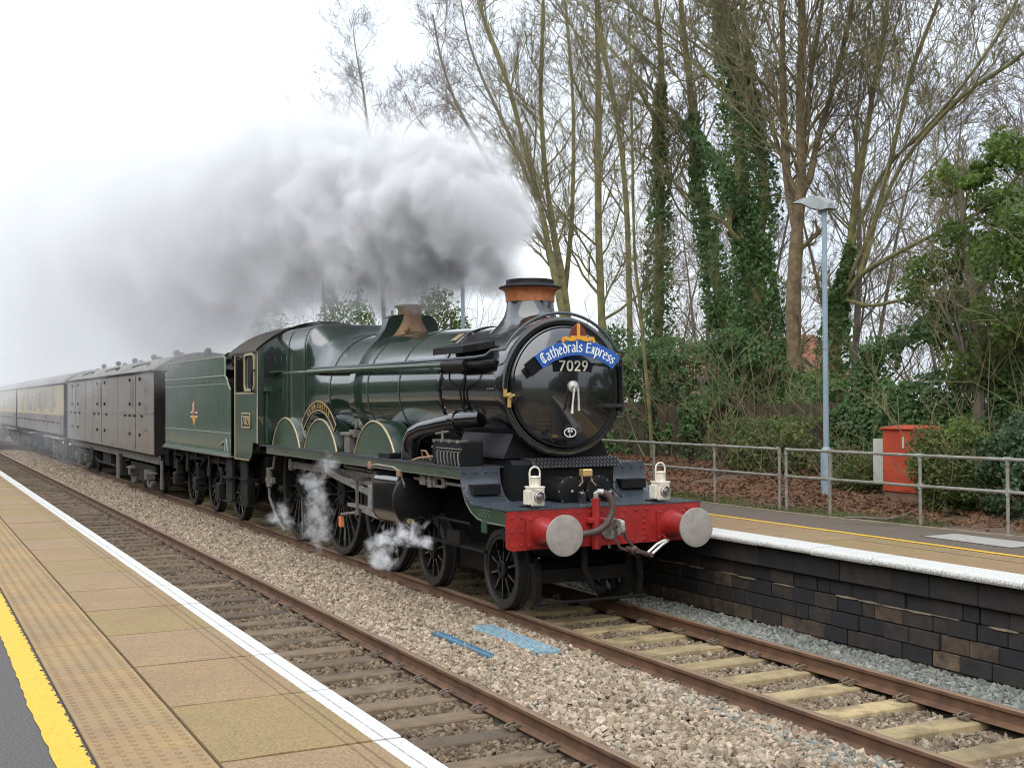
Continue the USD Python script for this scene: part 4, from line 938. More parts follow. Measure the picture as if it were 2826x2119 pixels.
for x in (-2.78, -2.55, -2.3, -2.05): obj('lid_clip', MB().box(x - 0.03, x + 0.03, -1.235, -1.1, 2.0, 2.035), M['frame_grey'], lb)
k = MB()
k.cyl((-2.8, -1.1, 2.02), (-2.8, -1.1, 2.14), 0.02, n=8); k.cyl((-2.9, -1.15, 2.1), (-2.72, -1.05, 2.13), 0.016, n=8); k.cyl((-2.95, -1.18, 1.93), (-2.84, -1.12, 1.93), 0.018, n=8)
obj('oil_valves', k, M['frame_grey'], lb, kind='stuff')
pp = MB()
pp.tube([(-2.95, -1.2, 1.80), (-3.2, -1.25, 1.78), (-3.4, -1.27, 1.74)], 0.016, 6); pp.tube([(-2.9, -1.15, 1.78), (-3.15, -1.1, 1.80), (-3.5, -1.12, 1.76)], 0.014, 6)
pp.tube([(-3.3, -1.05, 1.74), (-3.35, -1.1, 1.86), (-3.5, -1.1, 1.86), (-3.55, -1.05, 1.74)], 0.014, 6)
obj('copper_pipes', pp, M['copper_pale'], L)
obj('tool_box', MB().box(-4.75, -4.3, -1.25, -1.05, 1.722, 1.80, 0.01), M['black'], L)
# --- splashers
for s in (-1, 1):
    for cx, R, zc, x0, x1 in ((-5.30, 0.98, 1.255, -6.13, -4.45), (-7.86, 0.98, 1.255, -8.71, -7.01), (-9.86, 0.98, 1.255, -10.7, -9.02)):
        a0 = math.asin((1.722 - zc) / R)
        P = arc(cx, zc, R, a0, PI - a0, 24)
        q = obj('splasher', MB().prism(P, 'y', s * 0.75, s * 1.10), M['green'], L, smooth=30)
        obj('splasher_face', MB().prism([(cx + (x - cx) * 0.955, 1.722 + (z - 1.722) * 0.945) for x, z in P], 'y', s * 1.10, s * 1.104), M['green_dull'], q)
        obj('beading', MB().tube([(x, s * 1.105, z) for x, z in arc(cx, zc, R - 0.008, a0, PI - a0, 28)], 0.0165, 8), M['cream_line'], q, smooth=SM)
    cx, zc, R0, R1 = -7.88, 1.25, 1.12, 1.285
    hw = 0.80
    np_ = obj('nameplate', MB().prism(arc(cx, zc, R1, PI / 2 - hw, PI / 2 + hw, 28) + arc(cx, zc, R0, PI / 2 + hw, PI / 2 - hw, 28), 'y', s * 1.106, s * 1.128), M['maroon'] if False else M['black_dirty'], L)
    o1, o2 = Polygon(arc(cx, zc, R1, PI / 2 - hw, PI / 2 + hw, 28) + arc(cx, zc, R0, PI / 2 + hw, PI / 2 - hw, 28)), None
    obj('rim', MB().prism(o1.difference(o1.buffer(-0.017)), 'y', s * 1.128, s * 1.136), M['cream_line'], np_)
    t_ = 'CLUN CASTLE'; h = 0.085; m = MB()
    widths = [0.055 if c_ == ' ' else text_width(c_, h, True) + 0.042 for c_ in t_]
    tot = sum(widths); acc = 0
    for c_, w_ in zip(t_, widths):
        if c_ != ' ':
            ang = -(acc + w_ / 2 - tot / 2) / (R0 + 0.06)
            if s > 0: ang = ang
            def place(u, v, w, ang=ang, w_=w_, s=s):
                u = u - (w_ - 0.042) / 2; rr = R0 + 0.042 + v
                if s < 0:
                    return np.stack([cx + rr * np.sin(-ang) + u * math.cos(ang), -1.128 - w, zc + rr * math.cos(ang) - u * math.sin(-ang)], 1)
                return np.stack([cx - rr * np.sin(-ang) - u * math.cos(ang), 1.128 + w, zc + rr * math.cos(ang) - u * math.sin(-ang)], 1)
            m.glyphs(c_, h, place, 0.007, True)
        acc += w_
    obj('lettering', m, M['brass'], np_)
# reversing rod, sand pipes
obj('reversing_rod', MB().hull([(-10.7, -1.02, 2.56), (-10.7, -1.02, 2.47), (-10.7, -0.98, 2.56), (-10.7, -0.98, 2.47), (-8.2, -1.02, 2.24), (-8.2, -1.02, 2.16), (-8.2, -0.98, 2.24), (-8.2, -0.98, 2.16)]), M['frame_grey'], L)
pp = MB(); pp.tube([(-6.95, -1.0, 2.02), (-6.3, -1.0, 2.02)], 0.022, 8); pp.box(-6.5, -6.25, -1.08, -0.98, 1.96, 2.08, 0.01); pp.tube([(-6.32, -1.0, 2.25), (-6.30, -1.03, 2.12), (-6.38, -1.03, 2.04)], 0.02, 8)
pp.box(-6.60, -6.38, -1.12, -1.02, 1.722, 2.0, 0.01); pp.box(-6.75, -6.3, -1.14, -1.0, 1.99, 2.04, 0.01)
obj('reversing_gear', pp, M['frame_grey'], L)
# --- cylinders and motion
for s in (-1, 1):
    P = [(s * 0.66, 0.80), (s * 1.12, 0.80)] + [(s * (1.06 + 0.24 * math.sin(a)), 1.02 - 0.22 * math.cos(a)) for a in np.linspace(0.3, PI / 2, 6)] + [(s * (1.06 + 0.24 * math.cos(a)), 1.40 + 0.17 * math.sin(a)) for a in np.linspace(0, PI / 2, 7)] + [(s * 0.66, 1.57)]
    cy = obj('cylinder', MB().prism(P, 'x', -4.85, -3.86), M['black_gloss'], L, smooth=30)
    PP = Polygon(P)
    for x in (-4.84, -3.90):
        obj('cladding_band', MB().prism(PP.buffer(0.006).difference(PP.buffer(-0.004)), 'x', x - 0.02, x + 0.025), M['roof_brown'], cy)
    obj('cylinder_front', MB().lathe([(-3.86, 0.39), (-3.80, 0.39), (-3.785, 0.37), (-3.76, 0.25), (-3.75, 0)], 'x', (0, s * 1.0, 1.18), 28), M['black'], cy, smooth=SM)
    obj('relief_cock', MB().cyl((-3.79, s * 1.17, 0.90), (-3.70, s * 1.17, 0.90), 0.038, n=10), M['brass'], cy, smooth=SM)
    obj('drain_cock', MB().box(-4.3, -3.75, s * 1.05, s * 1.09, 0.62, 0.65), M['steel_dull'], cy)
    obj('oil_pipe', MB().tube([(-4.9, s * 1.3, 1.60), (-4.7, s * 1.3, 1.63), (-4.0, s * 1.3, 1.62), (-3.8, s * 1.3, 1.57), (-3.75, s * 1.25, 1.4), (-3.85, s * 1.2, 1.25)], 0.014, 6), M['steel_dull'], cy)
    obj('pipe_union', MB().box(-4.98, -4.88, s * 1.24, s * 1.33, 1.55, 1.66, 0.015).box(-3.86, -3.76, s * 1.26, s * 1.33, 1.50, 1.60, 0.012), M['copper_pale'], cy)
    mo = MB()
    mo.box(-6.45, -4.85, s * 1.04, s * 1.12, 1.275, 1.335); mo.box(-6.45, -4.85, s * 1.04, s * 1.12, 0.90, 0.95)
    mo.hull([(-4.85, s * 1.0, 0.80), (-4.85, s * 1.14, 0.80), (-4.85, s * 1.0, 0.90), (-4.85, s * 1.14, 0.90), (-5.75, s * 1.0, 0.86), (-5.75, s * 1.14, 0.86), (-5.75, s * 1.0, 0.90), (-5.75, s * 1.14, 0.90)])
    obj('slide_bars', mo, M['steel_dull'], L)
    obj('motion_bracket', MB().box(-5.77, -5.73, s * 1.19, s * 1.23, 0.82, 1.33).box(-5.83, -5.67, s * 1.0, s * 1.25, 1.33, 1.365).tube([(-5.75, s * 1.2, 0.86), (-6.5, s * 1.2, 0.77), (-6.5, s * 1.2, 0.72)], 0.026, 6), M['frame_grey'], L)
    obj('warning_tag', MB().box(-6.55, -6.45, s * 1.18, s * 1.23, 0.58, 0.74), M['orange'], L)
    ch_ = obj('crosshead', MB().box(-5.45, -5.0, s * 1.02, s * 1.16, 0.93, 1.29, 0.02).cyl((-5.12, s * 1.0, 1.11), (-5.12, s * 1.24, 1.11), 0.075, n=14).cyl((-5.0, s * 1.08, 1.11), (-4.85, s * 1.08, 1.11), 0.045, n=10), M['steel'], L, smooth=SM)
    PR = -0.02
    pin = np.array([-7.66, 0, 1.022 + 0.36])
    cr = MB(); yc = s * 1.05
    cr.prism(LineString([(-5.12, 1.11), (pin[0], pin[2])]).buffer(0.052, cap_style=2), 'y', yc - 0.03, yc + 0.03)
    cr.prism(Point(pin[0], pin[2]).buffer(0.125), 'y', yc - 0.05, yc + 0.05); cr.prism(Point(-5.12, 1.11).buffer(0.09), 'y', yc - 0.045, yc + 0.045)
    obj('connecting_rod', cr, M['steel'], L)
    cr = MB(); yc = s * 0.94
    for xa, xb in ((-5.526, -7.66), (-7.66, -10.02)):
        cr.prism(LineString([(xa, pin[2]), (xb, pin[2])]).buffer(0.058, cap_style=2), 'y', yc - 0.028, yc + 0.028)
    for xa in (-5.526, -7.66, -10.02): cr.prism(Point(xa, pin[2]).buffer(0.115), 'y', yc - 0.045, yc + 0.045)
    obj('coupling_rod', cr, M['steel_dull'], L)
    obj('crank_pin', MB().cyl((pin[0], s * 0.8, pin[2]), (pin[0], s * 1.14, pin[2]), 0.055, n=12), M['steel'], L, smooth=SM)
    obj('valve_rod', MB().tube([(-6.9, s * 1.0, 1.50), (-4.85, s * 1.0, 1.46)], 0.03, 8).box(-6.3, -5.1, s * 0.97, s * 1.03, 1.38, 1.44), M['steel_dull'], L)
    vr = MB().box(-3.35, -3.18, s * 1.12, s * 1.2, 1.42, 1.56, 0.01).tube([(-3.6, s * 1.16, 1.49), (-2.9, s * 1.16, 1.48)], 0.02, 6)
    vr.box(-3.06, -2.96, s * 1.11, s * 1.21, 1.40, 1.58, 0.01)
    fork = Polygon(rrect(-2.95, -2.55, 1.415, 1.55, 0.06)).difference(Polygon(rrect(-2.87, -2.66, 1.445, 1.52, 0.03)))
    vr.prism(fork, 'y', s * 1.14, s * 1.18); vr.box(-2.56, -2.0, s * 1.145, s * 1.175, 1.465, 1.50)
    obj('valve_rocker', vr, M['steel_dull'], L)
# --- cab
YC = 1.36
for s in (-1, 1):
    side = Polygon([(-10.85, 3.49), (-12.53, 3.49), (-12.53, 1.40), (-11.52, 1.40)] + [(-11.52 + 0.33 * math.sin(a), 1.73 - 0.33 * math.cos(a)) for a in np.linspace(0.2, PI / 2, 7)] + [(-11.19, 1.75), (-10.85, 1.75)])
    win = Polygon(rrect(-11.74, -11.06, 2.76, 3.42, 0.10)); opn = Polygon(rrect(-12.47, -11.86, 2.72, 3.42, 0.05))
    cs = obj('cab_side', MB().prism(side.difference(win).difference(opn), 'y', s * (YC - 0.012), s * YC), M['green_dull'], L)
    wf = obj('cab_window', MB().prism(win.buffer(0.035).difference(win.buffer(-0.012)), 'y', s * YC, s * (YC + 0.022)), M['cream_line'], cs)
    obj('pane', MB().prism(win, 'y', s * (YC - 0.02), s * (YC - 0.014)), M['glass_dark'], wf)
    ed = MB().box(-12.545, -12.515, s * (YC - 0.02), s * (YC + 0.012), 1.40, 3.46).box(-12.53, -11.0, s * YC, s * (YC + 0.008), 2.675, 2.70).box(-10.868, -10.84, s * (YC - 0.01), s * (YC + 0.01), 1.75, 3.49).box(-12.53, -11.45, s * YC, s * (YC + 0.01), 1.395, 1.415)
    obj('beading', ed, M['cream_line'], cs)
    obj('grab_rail', MB().tube([(-11.0, s * (YC + 0.01), 3.12), (-11.0, s * (YC + 0.06), 3.12), (-11.0, s * (YC + 0.07), 3.05), (-11.0, s * (YC + 0.07), 2.72), (-11.0, s * (YC + 0.01), 2.70)], 0.018, 6), M['black'], cs)
    pl_ = obj('number_plate', MB().prism(rrect(-11.97, -11.30, 2.02, 2.32, 0.05), 'y', s * YC, s * (YC + 0.014)), M['black'], cs)
    o1 = Polygon(rrect(-11.97, -11.30, 2.02, 2.32, 0.05))
    obj('rim', MB().prism(o1.difference(o1.buffer(-0.03)), 'y', s * (YC + 0.014), s * (YC + 0.024)), M['cream_line'], pl_)
    w7 = text_width('7029', 0.17, True); sc = 0.52 / w7
    obj('digits', MB().glyphs('7029', 0.17, lambda u, v, w: np.stack([-11.635 - s * (u * sc - 0.26), s * (YC + 0.014 + w), 2.085 + v], 1), 0.009, True), M['cream_line'], pl_)
    rv = MB()
    for x in np.arange(-12.45, -11.2, 0.09): rv.rivet((x, s * YC, 1.76), (0, s, 0), 0.011)
    obj('rivets', rv, M['green_dull'], cs, smooth=40)
    st = MB()
    for x0, x1, y in ((-12.42, -11.9, 1.28),):
        st.box(x0, x1, s * (y - 0.03), s * y, 0.48, 1.40)
        for z in (0.47, 0.98): st.box(x0 - 0.02, x1 + 0.02, s * (y - 0.22), s * (y + 0.03), z, z + 0.03)
    obj('cab_steps', st, M['black_dirty'], L)
    obj('injector', MB().box(-10.9, -10.5, s * 1.1, s * 1.2, 1.0, 1.12, 0.02).cyl((-10.6, s * 1.2, 0.95), (-10.6, s * 1.2, 1.3), 0.06, n=10).tube([(-10.6, s * 1.2, 1.28), (-10.35, s * 1.2, 1.3), (-10.2, s * 1.2, 1.6)], 0.025, 6).tube([(-10.62, s * 1.2, 0.95), (-10.6, s * 1.2, 0.75), (-10.3, s * 1.15, 0.4), (-9.9, s * 1.1, 0.18)], 0.028, 6), M['frame_grey'], L)
R_ = (1.385 ** 2 + 0.55 ** 2) / (2 * 0.55); zc = 4.04 - R_; ha = math.asin(1.385 / R_)
ro = arc(0, zc, R_, PI / 2 - ha, PI / 2 + ha, 20)
rf = obj('cab_roof', MB().prism(ro + [(a, b - 0.035) for a, b in ro[::-1]], 'x', -12.98, -10.80), M['roof_brown'], L, smooth=30)
obj('roof_rib', MB().prism([(a * 1.004, b + 0.02) for a, b in ro] + [(a, b - 0.01) for a, b in ro[::-1]], 'x', -10.83, -10.78), M['black_dirty'], rf)
rv = MB()
for a in np.linspace(PI / 2 - ha + 0.03, PI / 2 + ha - 0.03, 26):
    for x in (-12.9, -11.95, -10.9): rv.rivet((x, R_ * math.cos(a), zc + R_ * math.sin(a)), (0, math.cos(a), math.sin(a)), 0.014)
obj('rivets', rv, M['roof_brown'], rf, smooth=40)
front = Polygon([(-YC, 1.73), (YC, 1.73)] + ro)
holes = [Polygon([(s * 1.24, 2.95), (s * 1.24, 3.40), (s * 1.08, 3.55), (s * 1.03, 3.50), (s * 1.03, 2.95)]) for s in (-1, 1)]
cf = obj('cab_front', MB().prism(front.difference(unary_union(holes)), 'x', -10.865, -10.85), M['green'], L)
for h_ in holes:
    obj('spectacle_window', MB().prism(h_, 'x', -10.875, -10.866), M['glass_dark'], cf)
    obj('window_rim', MB().prism(h_.buffer(0.02).difference(h_), 'x', -10.85, -10.838), M['green_dull'], cf)
obj('cab_interior', MB().box(-11.3, -10.9, -0.85, 0.85, 1.8, 3.6).box(-12.6, -10.9, -1.3, 1.3, 1.62, 1.72).box(-12.9, -10.9, -0.02, 0.0, 1.7, 3.4), M['dark'], L)
for x, d in ((-10.7, -0.06), (-10.4, 0.02), (-10.1, 0.05)): obj('whistle', MB().tube([(x, -0.99, 3.12), (x + d, -1.0, 3.26), (x + d * 1.4, -1.02, 3.36)], [0.022, 0.03, 0.014], 6), M['steel_dull'], L)
k = MB().box(-10.8, -10.3, -1.15, -0.95, 3.06, 3.10).tube([(-10.3, -1.02, 3.0), (-10.28, -1.03, 2.6), (-10.35, -1.0, 2.4)], 0.02, 6).tube([(-10.75, -1.2, 2.8), (-10.75, -1.2, 1.75)], 0.02, 6).box(-10.83, -10.6, -1.25, -1.15, 2.72, 2.80)
obj('cab_fittings', k, M['green_dull'], L)

# ================================================================== headboard (hung on the smokebox front) and head lamps
HX = -1.2


def nib(strokes, w=0.19, ang=0.72):
    d = np.array([math.cos(ang), math.sin(ang)]) * w / 2; q = np.array([-d[1], d[0]]) * 0.22
    out = []
    for st in strokes:
        for a, b in zip(st[:-1], st[1:]):
            a, b = np.array(a), np.array(b)
            out.append(MultiPoint([p + sg * d + t * q for p in (a, b) for sg in (-1, 1) for t in (-1, 1)]).convex_hull)
    return unary_union(out)


GL = {'C': (0.80, [[(.68, 1.22), (.50, 1.38), (.20, 1.28), (.10, 1.0), (.10, .32), (.32, .02), (.66, .2)], [(.40, 1.30), (.40, .2)]]),
      'a': (0.70, [[(.10, .84), (.28, .98), (.50, .82), (.50, .14), (.60, .02)], [(.48, .55), (.14, .42), (.10, .16), (.26, .0), (.48, .16)]]),
      't': (0.55, [[(.22, 1.25), (.22, .15), (.36, .0), (.50, .12)], [(.04, .92), (.46, .96)]]),
      'h': (0.72, [[(.12, 1.45), (.12, .02)], [(.14, .80), (.38, .98), (.56, .80), (.56, .10), (.44, -.12)]]),
      'e': (0.66, [[(.12, .48), (.50, .62), (.48, .84), (.30, .98), (.10, .80), (.10, .18), (.30, .0), (.52, .16)]]),
      'd': (0.72, [[(.14, 1.40), (.44, 1.10), (.58, .80), (.58, .20), (.34, .0), (.10, .18), (.10, .72), (.30, .92), (.54, .80)]]),
      'r': (0.58, [[(.12, .98), (.12, .02)], [(.14, .80), (.32, .98), (.50, .86)]]),
      'l': (0.38, [[(.12, 1.45), (.12, .14), (.26, .0)]]),
      's': (0.62, [[(.50, .84), (.30, .98), (.12, .82), (.14, .62), (.48, .42), (.50, .18), (.30, .0), (.10, .16)]]),
      'E': (0.82, [[(.72, 1.28), (.16, 1.34)], [(.16, 1.36), (.16, .05)], [(.16, .70), (.62, .74)], [(.10, .06), (.40, .04), (.74, .16)]]),
      'x': (0.66, [[(.10, .86), (.22, .96), (.46, .06), (.58, .14)], [(.54, .96), (.10, .02)], [(.14, .50), (.52, .50)]]),
      'p': (0.72, [[(.12, 1.04), (.12, -.42)], [(.14, .80), (.38, .98), (.56, .80), (.56, .18), (.36, .0), (.14, .16)]])}
HB = thing('headboard', 'curved blue headboard with white blackletter and a maroon mitre, across the smokebox door', 'headboard', (HX, 0, 3.0))
cz, R1, R0, hw = 2.284, 0.966, 0.784, math.radians(38)
pl_ = Polygon(arc(0, cz, R1, PI / 2 - hw, PI / 2 + hw, 32) + arc(0, cz, R0, PI / 2 + hw, PI / 2 - hw, 32))
obj('board', MB().prism(pl_, 'x', HX - 0.02, HX), M['blue'], HB)
h = 0.090
text = 'Cathedrals Express'
adv = [(0.46 if c_ == ' ' else GL[c_][0]) * h * 1.02 for c_ in text]
tot = sum(adv); acc = 0; m = MB()
for c_, w_ in zip(text, adv):
    if c_ != ' ':
        g = nib(GL[c_][1])
        ang = -(acc + w_ / 2 - tot / 2) / 0.86
        gs = []
        for poly in getattr(g, 'geoms', [g]):
            def tr(p, ang=ang, w_=w_):
                u = p[0] * h - w_ / 2; rr = 0.822 + p[1] * h
                return (rr * math.sin(-ang) + u * math.cos(ang), cz + rr * math.cos(ang) - u * math.sin(-ang))
            gs.append(Polygon([tr(p) for p in poly.exterior.coords], [[tr(p) for p in r.coords] for r in poly.interiors]))
        m.prism(unary_union(gs), 'x', HX - 0.001, HX + 0.006)
    acc += w_
obj('lettering', m, M['letter_white'], HB)
mi = Polygon([(-0.105, 3.262), (0.105, 3.262), (0.115, 3.32), (0.09, 3.385), (0.04, 3.43), (0, 3.455), (-0.04, 3.43), (-0.09, 3.385), (-0.115, 3.32)])
mt = obj('mitre', MB().prism(mi, 'x', HX - 0.018, HX + 0.002), M['maroon'], HB)
gd = MB()
gd.prism(Polygon([(-0.022, 3.262), (0.022, 3.262), (0.022, 3.44), (0.0, 3.458), (-0.022, 3.44)]), 'x', HX + 0.002, HX + 0.008)
gd.prism(Polygon([(-0.108, 3.258), (0.108, 3.258), (0.113, 3.30), (-0.113, 3.30)]), 'x', HX + 0.0085, HX + 0.013)
for s in (-1, 1):
    gd.prism(LineString([(s * 0.10, 3.268), (s * 0.14, 3.262), (s * 0.175, 3.275), (s * 0.205, 3.272), (s * 0.215, 3.235)]).buffer(0.017), 'x', HX + 0.002, HX + 0.0088)
    gd.prism(LineString([(s * 0.05, 3.255), (s * 0.12, 3.245), (s * 0.17, 3.262)]).buffer(0.013), 'x', HX + 0.0095, HX + 0.014)
obj('gold_bands', gd, M['gold'], mt)
bk = MB().box(-1.46, HX - 0.02, -0.03, 0.03, 3.12, 3.16)
bk.prism([(-0.60 + 0.07 * a - 0.052 * b, 2.93 + 0.052 * a + 0.07 * b) for a, b in ((-1, -1), (1, -1), (1, 1), (-1, 1))], 'x', HX - 0.05, HX - 0.022)
obj('bracket', bk, M['black'], HB)


def head_lamp(y, label):
    t = thing('head_lamp', label, 'lamp', (-0.68, y, 1.303), 'white head lamps on the buffer beam' if False else None)
    x0, x1, w = -0.79, -0.62, 0.082
    obj('bracket', MB().box(-0.86, -0.55, y - 0.12, y - 0.03, 1.303, 1.318), M['black'], t)
    bd = MB().box(x0, x1, y - w, y + w, 1.325, 1.535, 0.008).box(x0 - 0.006, x1 + 0.006, y - w - 0.006, y + w + 0.006, 1.525, 1.545, 0.005)
    bd.box(x0 + 0.02, x1 - 0.02, y - w - 0.035, y - w + 0.002, 1.34, 1.50, 0.005)
    body = obj('lamp_body', bd, M['white'], t)
    obj('lamp_chimney', MB().lathe([(1.54, 0.066), (1.555, 0.066), (1.56, 0.058), (1.645, 0.058), (1.65, 0.066), (1.66, 0.06), (1.668, 0)], 'z', (-0.705, y, 0), 18), M['white'], t, smooth=SM)
    obj('lens_rim', MB().lathe([(x1, 0.066), (x1 + 0.03, 0.066), (x1 + 0.036, 0.055), (x1 + 0.02, 0.05)], 'x', (0, y + 0.01, 1.43), 22), M['steel_dull'], t, smooth=SM)
    obj('lens', MB().lathe([(x1 + 0.012, 0.052), (x1 + 0.03, 0.036), (x1 + 0.037, 0.0)], 'x', (0, y + 0.01, 1.43), 22), M['lens'], t, smooth=True)
    obj('front_frame', MB().box(x1, x1 + 0.006, y - w + 0.012, y - w + 0.02, 1.345, 1.51).box(x1, x1 + 0.006, y + w - 0.02, y + w - 0.012, 1.345, 1.51).box(x1, x1 + 0.006, y - w + 0.012, y + w - 0.012, 1.345, 1.353).box(x1, x1 + 0.006, y - w + 0.012, y + w - 0.012, 1.502, 1.51), M['cream'], t)
    obj('handle', MB().tube([(-0.705, y - 0.062, 1.55), (-0.705, y - 0.066, 1.68)] + [(-0.705, y + 0.066 * math.cos(a), 1.70 + 0.066 * math.sin(a)) for a in np.linspace(PI, 0, 9)] + [(-0.705, y + 0.066, 1.68), (-0.705, y + 0.062, 1.55)], 0.011, 8), M['white'], t, smooth=SM)


head_lamp(-0.87, 'white head lamp on the buffer beam above the nearer buffer')
head_lamp(0.84, 'white head lamp on the buffer beam above the buffer beside the far platform')
# ================================================================== tender
T = thing('tender', 'green flat-sided tender with a small red and gold crest, behind the locomotive cab', 'tender', (-16.5, 0, 0))
TY = 1.295
for s in (-1, 1):
    up_ = Polygon([(-13.62, 3.07), (-13.62, 3.36)] + arc(-13.72, 3.36, 0.10, 0, PI / 2, 5) + [(-19.55, 3.46), (-19.55, 3.30), (-19.98, 3.29), (-19.98, 3.07)])
    lo = Polygon([(-13.14, 1.43), (-13.14, 2.76), (-13.20, 2.80), (-13.30, 2.88), (-13.45, 3.02), (-13.62, 3.07), (-19.98, 3.07), (-19.98, 1.43)])
    sd_ = obj('side_sheet', MB().prism(lo, 'y', s * (TY - 0.012), s * TY), M['tender_green'], T)
    obj('coal_plate', MB().prism(up_, 'y', s * (TY - 0.008), s * (TY + 0.004)), M['tender_green'], T)
    b = MB()
    b.tube([(-19.55, s * TY, 3.47), (-13.72, s * TY, 3.47)] + [(x, s * TY, z) for x, z in arc(-13.72, 3.36, 0.11, PI / 2, 0, 4)] + [(-13.61, s * TY, 3.08)], 0.022, 6)
    b.tube([(-19.98, s * (TY + 0.006), 3.07), (-13.62, s * (TY + 0.006), 3.07), (-13.45, s * (TY + 0.006), 3.02), (-13.28, s * (TY + 0.006), 2.86), (-13.13, s * (TY + 0.006), 2.77)], 0.017, 6)
    b.tube([(-19.98, s * (TY + 0.004), 2.90), (-13.36, s * (TY + 0.004), 2.90)], 0.008, 5)
    b.tube([(-19.98, s * (TY + 0.004), 1.88), (-13.15, s * (TY + 0.004), 1.88)], 0.007, 5)
    obj('beading', b, M['green_dull'] if False else M['cream_line'] if False else plain('tender_beading_%d' % (s + 1), (0.22, 0.27, 0.2), 0.45, coat=0.3), sd_, smooth=SM)
    fl = obj('footing', MB().box(-20.05, -13.10, s * (TY - 0.05), s * (TY + 0.06), 1.385, 1.425, 0.006), M['frame_grey'], T)
    obj('angle_iron', MB().box(-19.98, -13.14, s * TY, s * (TY + 0.035), 1.425, 1.475), plain('tender_angle_%d' % (s + 1), (0.10, 0.15, 0.12), 0.45, coat=0.3), fl)
    rv = MB()
    for x in (-13.25, -13.75, -15.2, -16.9, -18.6, -19.85):
        for z in np.arange(1.55, 2.85, 0.075): rv.rivet((x, s * TY, z), (0, s, 0), 0.012)
    for x in np.arange(-19.9, -13.2, 0.085): rv.rivet((x, s * TY, 1.55), (0, s, 0), 0.011); rv.rivet((x, s * TY, 2.96), (0, s, 0), 0.011)
    obj('rivets', rv, M['tender_green'], sd_, smooth=40, kind='stuff')
    # the crest: a red lion over a gold wheel, white bars either side
    y0 = s * TY; em = -s
    c = obj('crest', MB().prism(Polygon([(-16.76, 2.12), (-16.60, 1.98), (-16.44, 2.12), (-16.44, 2.22), (-16.76, 2.22)]), 'y', y0, y0 + s * 0.004).prism(Point(-16.6, 2.50).buffer(0.05), 'y', y0, y0 + s * 0.004), M['gold'], sd_)
    obj('lion', MB().prism(Polygon([(-16.74, 2.22), (-16.46, 2.22), (-16.42, 2.36), (-16.50, 2.40), (-16.52, 2.47), (-16.66, 2.47), (-16.74, 2.38)]), 'y', y0, y0 + s * 0.006), M['red'], c)
    obj('bars', MB().box(-16.95, -16.74, y0, y0 + s * 0.004, 2.27, 2.31).box(-16.95, -16.74, y0, y0 + s * 0.004, 2.17, 2.21).box(-16.46, -16.25, y0, y0 + s * 0.004, 2.27, 2.31).box(-16.46, -16.25, y0, y0 + s * 0.004, 2.17, 2.21).box(-16.72, -16.62, y0, y0 + s * 0.0065, 2.3, 2.5), M['cream'], c)
    obj('lifting_bracket', MB().tube([(-13.55, s * (TY + 0.02), 1.50), (-13.50, s * (TY + 0.03), 1.72), (-13.42, s * (TY + 0.03), 1.76), (-13.35, s * (TY + 0.03), 1.66), (-13.32, s * (TY + 0.02), 1.50)], 0.016, 6).tube([(-14.0, s * (TY + 0.02), 1.62), (-13.85, s * (TY + 0.03), 1.64), (-13.7, s * (TY + 0.03), 1.70)], 0.02, 6), plain('bracket_grey_%d' % (s + 1), (0.3, 0.33, 0.3), 0.45), sd_)
    # frame, springs, axle boxes
    fp_ = Polygon([(-20.0, 1.36), (-13.3, 1.36), (-13.3, 0.95), (-13.6, 0.85)] + [(-20.0, 0.85)])
    for xw in (-18.86, -16.57, -14.29): fp_ = fp_.difference(Polygon([(xw - 0.42, 0.5), (xw - 0.30, 1.12), (xw + 0.30, 1.12), (xw + 0.42, 0.5)])).difference(Polygon(rrect(xw + 0.62, xw + 1.62, 0.5, 1.16, 0.2)))
    obj('frame_plate', MB().prism(fp_, 'y', s * 1.06, s * 1.09), M['frame_grey'] if False else M['underframe'], T)
    for xw in (-18.86, -16.57, -14.29):
        ab = MB().box(xw - 0.17, xw + 0.17, s * 1.08, s * 1.30, 0.50, 0.80, 0.02)
        for z in (0.52, 0.66, 0.80): ab.box(xw - 0.24, xw + 0.24, s * 1.08, s * 1.24, z - 0.012, z + 0.012)
        bx = obj('axle_box', ab, M['black_dirty'], T)
        sp_ = MB()
        for i in range(6): sp_.hull([(xw + q * (0.60 - 0.085 * i), s * yy, 1.22 - 0.035 * i - 0.07 * (abs(q) < 0.5) + zz) for q in (-1, 0, 1) for yy in (1.10, 1.20) for zz in (0, 0.026)])
        sp_.box(xw - 0.08, xw + 0.08, s * 1.09, s * 1.23, 0.80, 1.14)
        obj('leaf_spring', sp_, M['black_dirty'], bx)
        hg = MB()
        for q in (-1, 1): hg.hull([(xw + q * 0.60, s * yy, zz) for yy in (1.10, 1.125) for zz in (1.32,)] + [(xw + q * 0.72, s * yy, 1.32) for yy in (1.10, 1.125)] + [(xw + q * 0.62, s * yy, 1.02) for yy in (1.10, 1.125)])
        obj('spring_hanger', hg, M['frame_grey'], bx)
        wheel('tender_wheel', xw, s * 0.765, s, 0.628, 12, T, 0.05, 0.13)
    st = MB().box(-13.75, -13.25, s * 1.22, s * 1.25, 0.48, 1.38)
    for z in (0.46, 0.95): st.box(-13.78, -13.22, s * 1.04, s * 1.32, z, z + 0.03)
    obj('steps', st, M['underframe'], T)
obj('tank_top', MB().box(-19.97, -13.5, -TY + 0.015, TY - 0.015, 2.95, 3.02).box(-13.5, -13.45, -TY + 0.02, TY - 0.02, 1.45, 3.0).box(-19.98, -19.95, -TY, TY, 1.4, 3.07).box(-13.62, -13.58, -1.1, 1.1, 3.0, 3.40).box(-20.0, -13.2, -0.5, 0.5, 0.8, 1.38).box(-19.9, -13.5, -TY + 0.02, TY - 0.02, 1.40, 1.44), M['van_end'], T)
